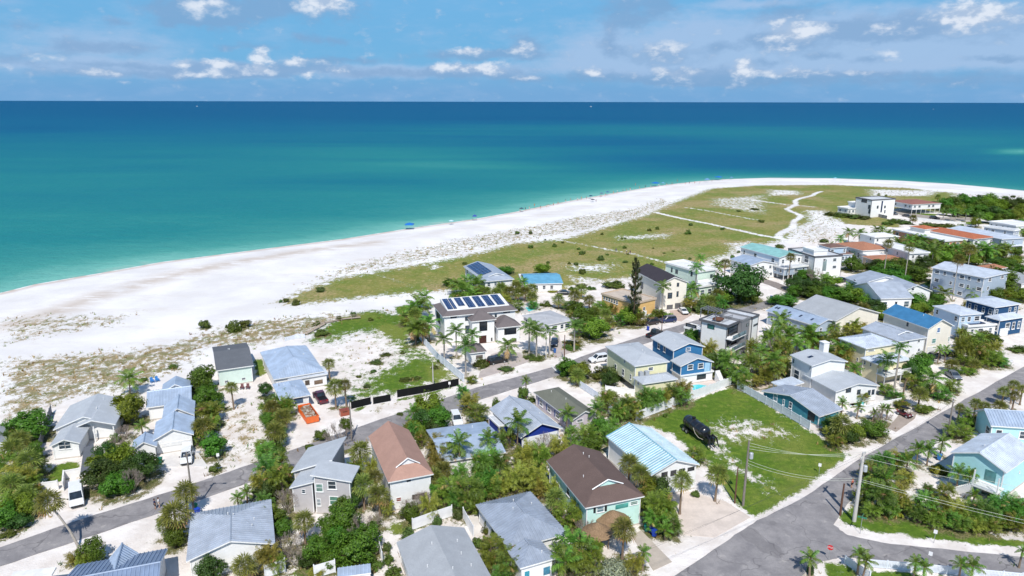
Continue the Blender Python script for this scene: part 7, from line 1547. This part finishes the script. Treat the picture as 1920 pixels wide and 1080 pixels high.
def people():
    J = dict(pel=(0,0,.95), chest=(0,0,1.3), neck=(0,0,1.48), head=(0,.02,1.62), top=(0,.02,1.74), lh=(.1,0,.9), lk=(.11,.05,.5), la=(.11,.0,.08), lt=(.11,.14,.03), rh=(-.1,0,.9), rk=(-.11,.12,.52), ra=(-.11,-.04,.1), rt=(-.11,.1,.04),
             ls=(.19,0,1.42), le=(.25,-.04,1.15), lw=(.26,.06,.92), lf=(.26,.09,.82), rs=(-.19,0,1.42), re=(-.25,.03,1.15), rw=(-.26,.14,.95), rf=(-.26,.18,.86))
    Rd = dict(pel=.13, chest=.15, neck=.06, head=.095, top=.06, lh=.09, lk=.06, la=.045, lt=.035, rh=.09, rk=.06, ra=.045, rt=.035, ls=.065, le=.045, lw=.032, lf=.03, rs=.065, re=.045, rw=.032, rf=.03)
    E = [('pel','chest'),('chest','neck'),('neck','head'),('head','top'),('pel','lh'),('lh','lk'),('lk','la'),('la','lt'),('pel','rh'),('rh','rk'),('rk','ra'),('ra','rt'),('chest','ls'),('ls','le'),('le','lw'),('lw','lf'),('chest','rs'),('rs','re'),('re','rw'),('rw','rf')]
    def skin(nm, keys, grow, mat):
        ks = [k for k in J if k in keys]; ed = [(ks.index(a), ks.index(b)) for a, b in E if a in ks and b in ks]
        me = bpy.data.meshes.new(nm); me.from_pydata([J[k] for k in ks], ed, []); o = bpy.data.objects.new(nm, me); COL.objects.link(o)
        o.modifiers.new('skin', 'SKIN'); o.modifiers.new('sub', 'SUBSURF').levels = 1
        if not me.skin_vertices: me.skin_vertices.new() if hasattr(me.skin_vertices, 'new') else None
        if me.skin_vertices:
            for i, k in enumerate(ks): q = me.skin_vertices[0].data[i]; q.radius = (Rd[k] + grow, Rd[k] + grow); q.use_root = (i == 0)
        dg = bpy.context.evaluated_depsgraph_get(); out = bpy.data.meshes.new_from_object(o.evaluated_get(dg)); bpy.data.objects.remove(o); out.name = nm; out.materials.clear(); out.materials.append(mat); return out
    body = skin('body', J.keys(), 0, M('trim', (196, 148, 120)))
    tops = {}; sh = {}
    def shirt(c):
        if c not in tops: tops[c] = skin('shirt', ('chest','neck','ls','rs','pel','le','re'), .022, M('trim', c))
        return tops[c]
    def shorts(c):
        if c not in sh: sh[c] = skin('shorts', ('pel','lh','rh','lk','rk'), .024, M('trim', c))
        return sh[c]
    hair = MB().lathe([(.1, 1.6), (.12, 1.68), (.1, 1.76), (.03, 1.8)], 10, 0, T(0, -.01, 0)).mesh('hair', [M('trim', (70, 50, 40))])
    def person(p, rz, a, b, label, group):
        root = thing('person', label, 'person', p, rz, group); link('body', body, root)
        if a: link('shirt', shirt(a), root)
        link('shorts', shorts(b), root); link('hair', hair, root)
    cs = [(200,60,60), (50,70,120), (240,240,240), (230,150,60), (40,40,46)]
    for i, (x, y) in enumerate(((275,272),(402,232),(345,252),(168,268),(832,157),(886,147),(956,134),(492,222),(926,110),(1330,98),(1408,97),(1300,102),(1240,84),(520,214),(630,236),(700,190),(262,274),(1100,118),(60,308),(100,296),(130,288),(215,282),(310,262),(440,226),(560,212),(665,198),(760,172),(790,166),(860,152),(1000,128),(1040,124),(1160,108),(1200,104),(1370,96),(1500,82),(1580,74))): person(beach('d7', x, y), i * 1.3, cs[i % 5] if i % 2 else None, cs[(i + 2) % 5], 'person in swimwear on the white beach near the waterline', 'people on the beach')
    for i, (x, y) in enumerate(((860,608),(886,616),(780,598))): p = GC('d7', x, y, .8); person((p.x, p.y, .05), 1.5 + i, cs[(i * 2 + 2) % 5], cs[1], 'person walking the narrow path through the dune field', 'walkers on the dune path')
    p = GC('c2', 1160, 545, .8); person((p.x, p.y, .05), -1.1, (50,50,90), (40,40,44), 'person in dark clothes walking along the street', None)
    p = GC('c2', 1190, 535, .8); person((p.x, p.y, .05), -1.1, (236,236,236), (200,190,180), 'person in white shirt walking along the street', None)
    p = GC('d2', 632, 388, .8); person((p.x, p.y, .05), .8, (216,120,100), (60,40,50), 'person in salmon shirt jogging on the street by the corner', None)
people()
def boat(x, y, L, label):
    p = G(x, y, SHORE_Z) if y > 196 else None
    if p is None: d = ray(x, 200); d.z = 0; d.normalize(); p = d * 9000; p = Vector((p.x, p.y, SHORE_Z))
    root = thing('boat', label, 'boat', p, .3, 'boats far out at sea'); m = M('trim', (240, 240, 240)); b = MB(); w = L * .14
    for z, k in ((0, .8), (L * .09, 1)): b.v += [(-L/2 * k, -w * k, z), (L/4, -w * k, z), (L/2 * k, 0, z), (L/4, w * k, z), (-L/2 * k, w * k, z)]
    b.f += [(4,3,2,1,0), (5,6,7,8,9)] + [(i, (i + 1) % 5, 5 + (i + 1) % 5, 5 + i) for i in range(5)]; b.i += [0] * 7; b.build('hull', [m], root)
    MB().box(-L * .2, L * .12, -w * .6, w * .6, L * .09, L * .2).build('cabin', [m], root); MB().tube([(0, 0, L * .2), (0, 0, L * .36)], L * .01, 5).build('mast', [m], root)
boat(370, 188, 26, 'tiny white boat on the horizon above the open sea'); boat(1108, 191, 34, 'tiny white ship on the horizon off the point'); boat(1750, 350 - 145, 14, 'tiny white boat off the far point')
LEFT = None
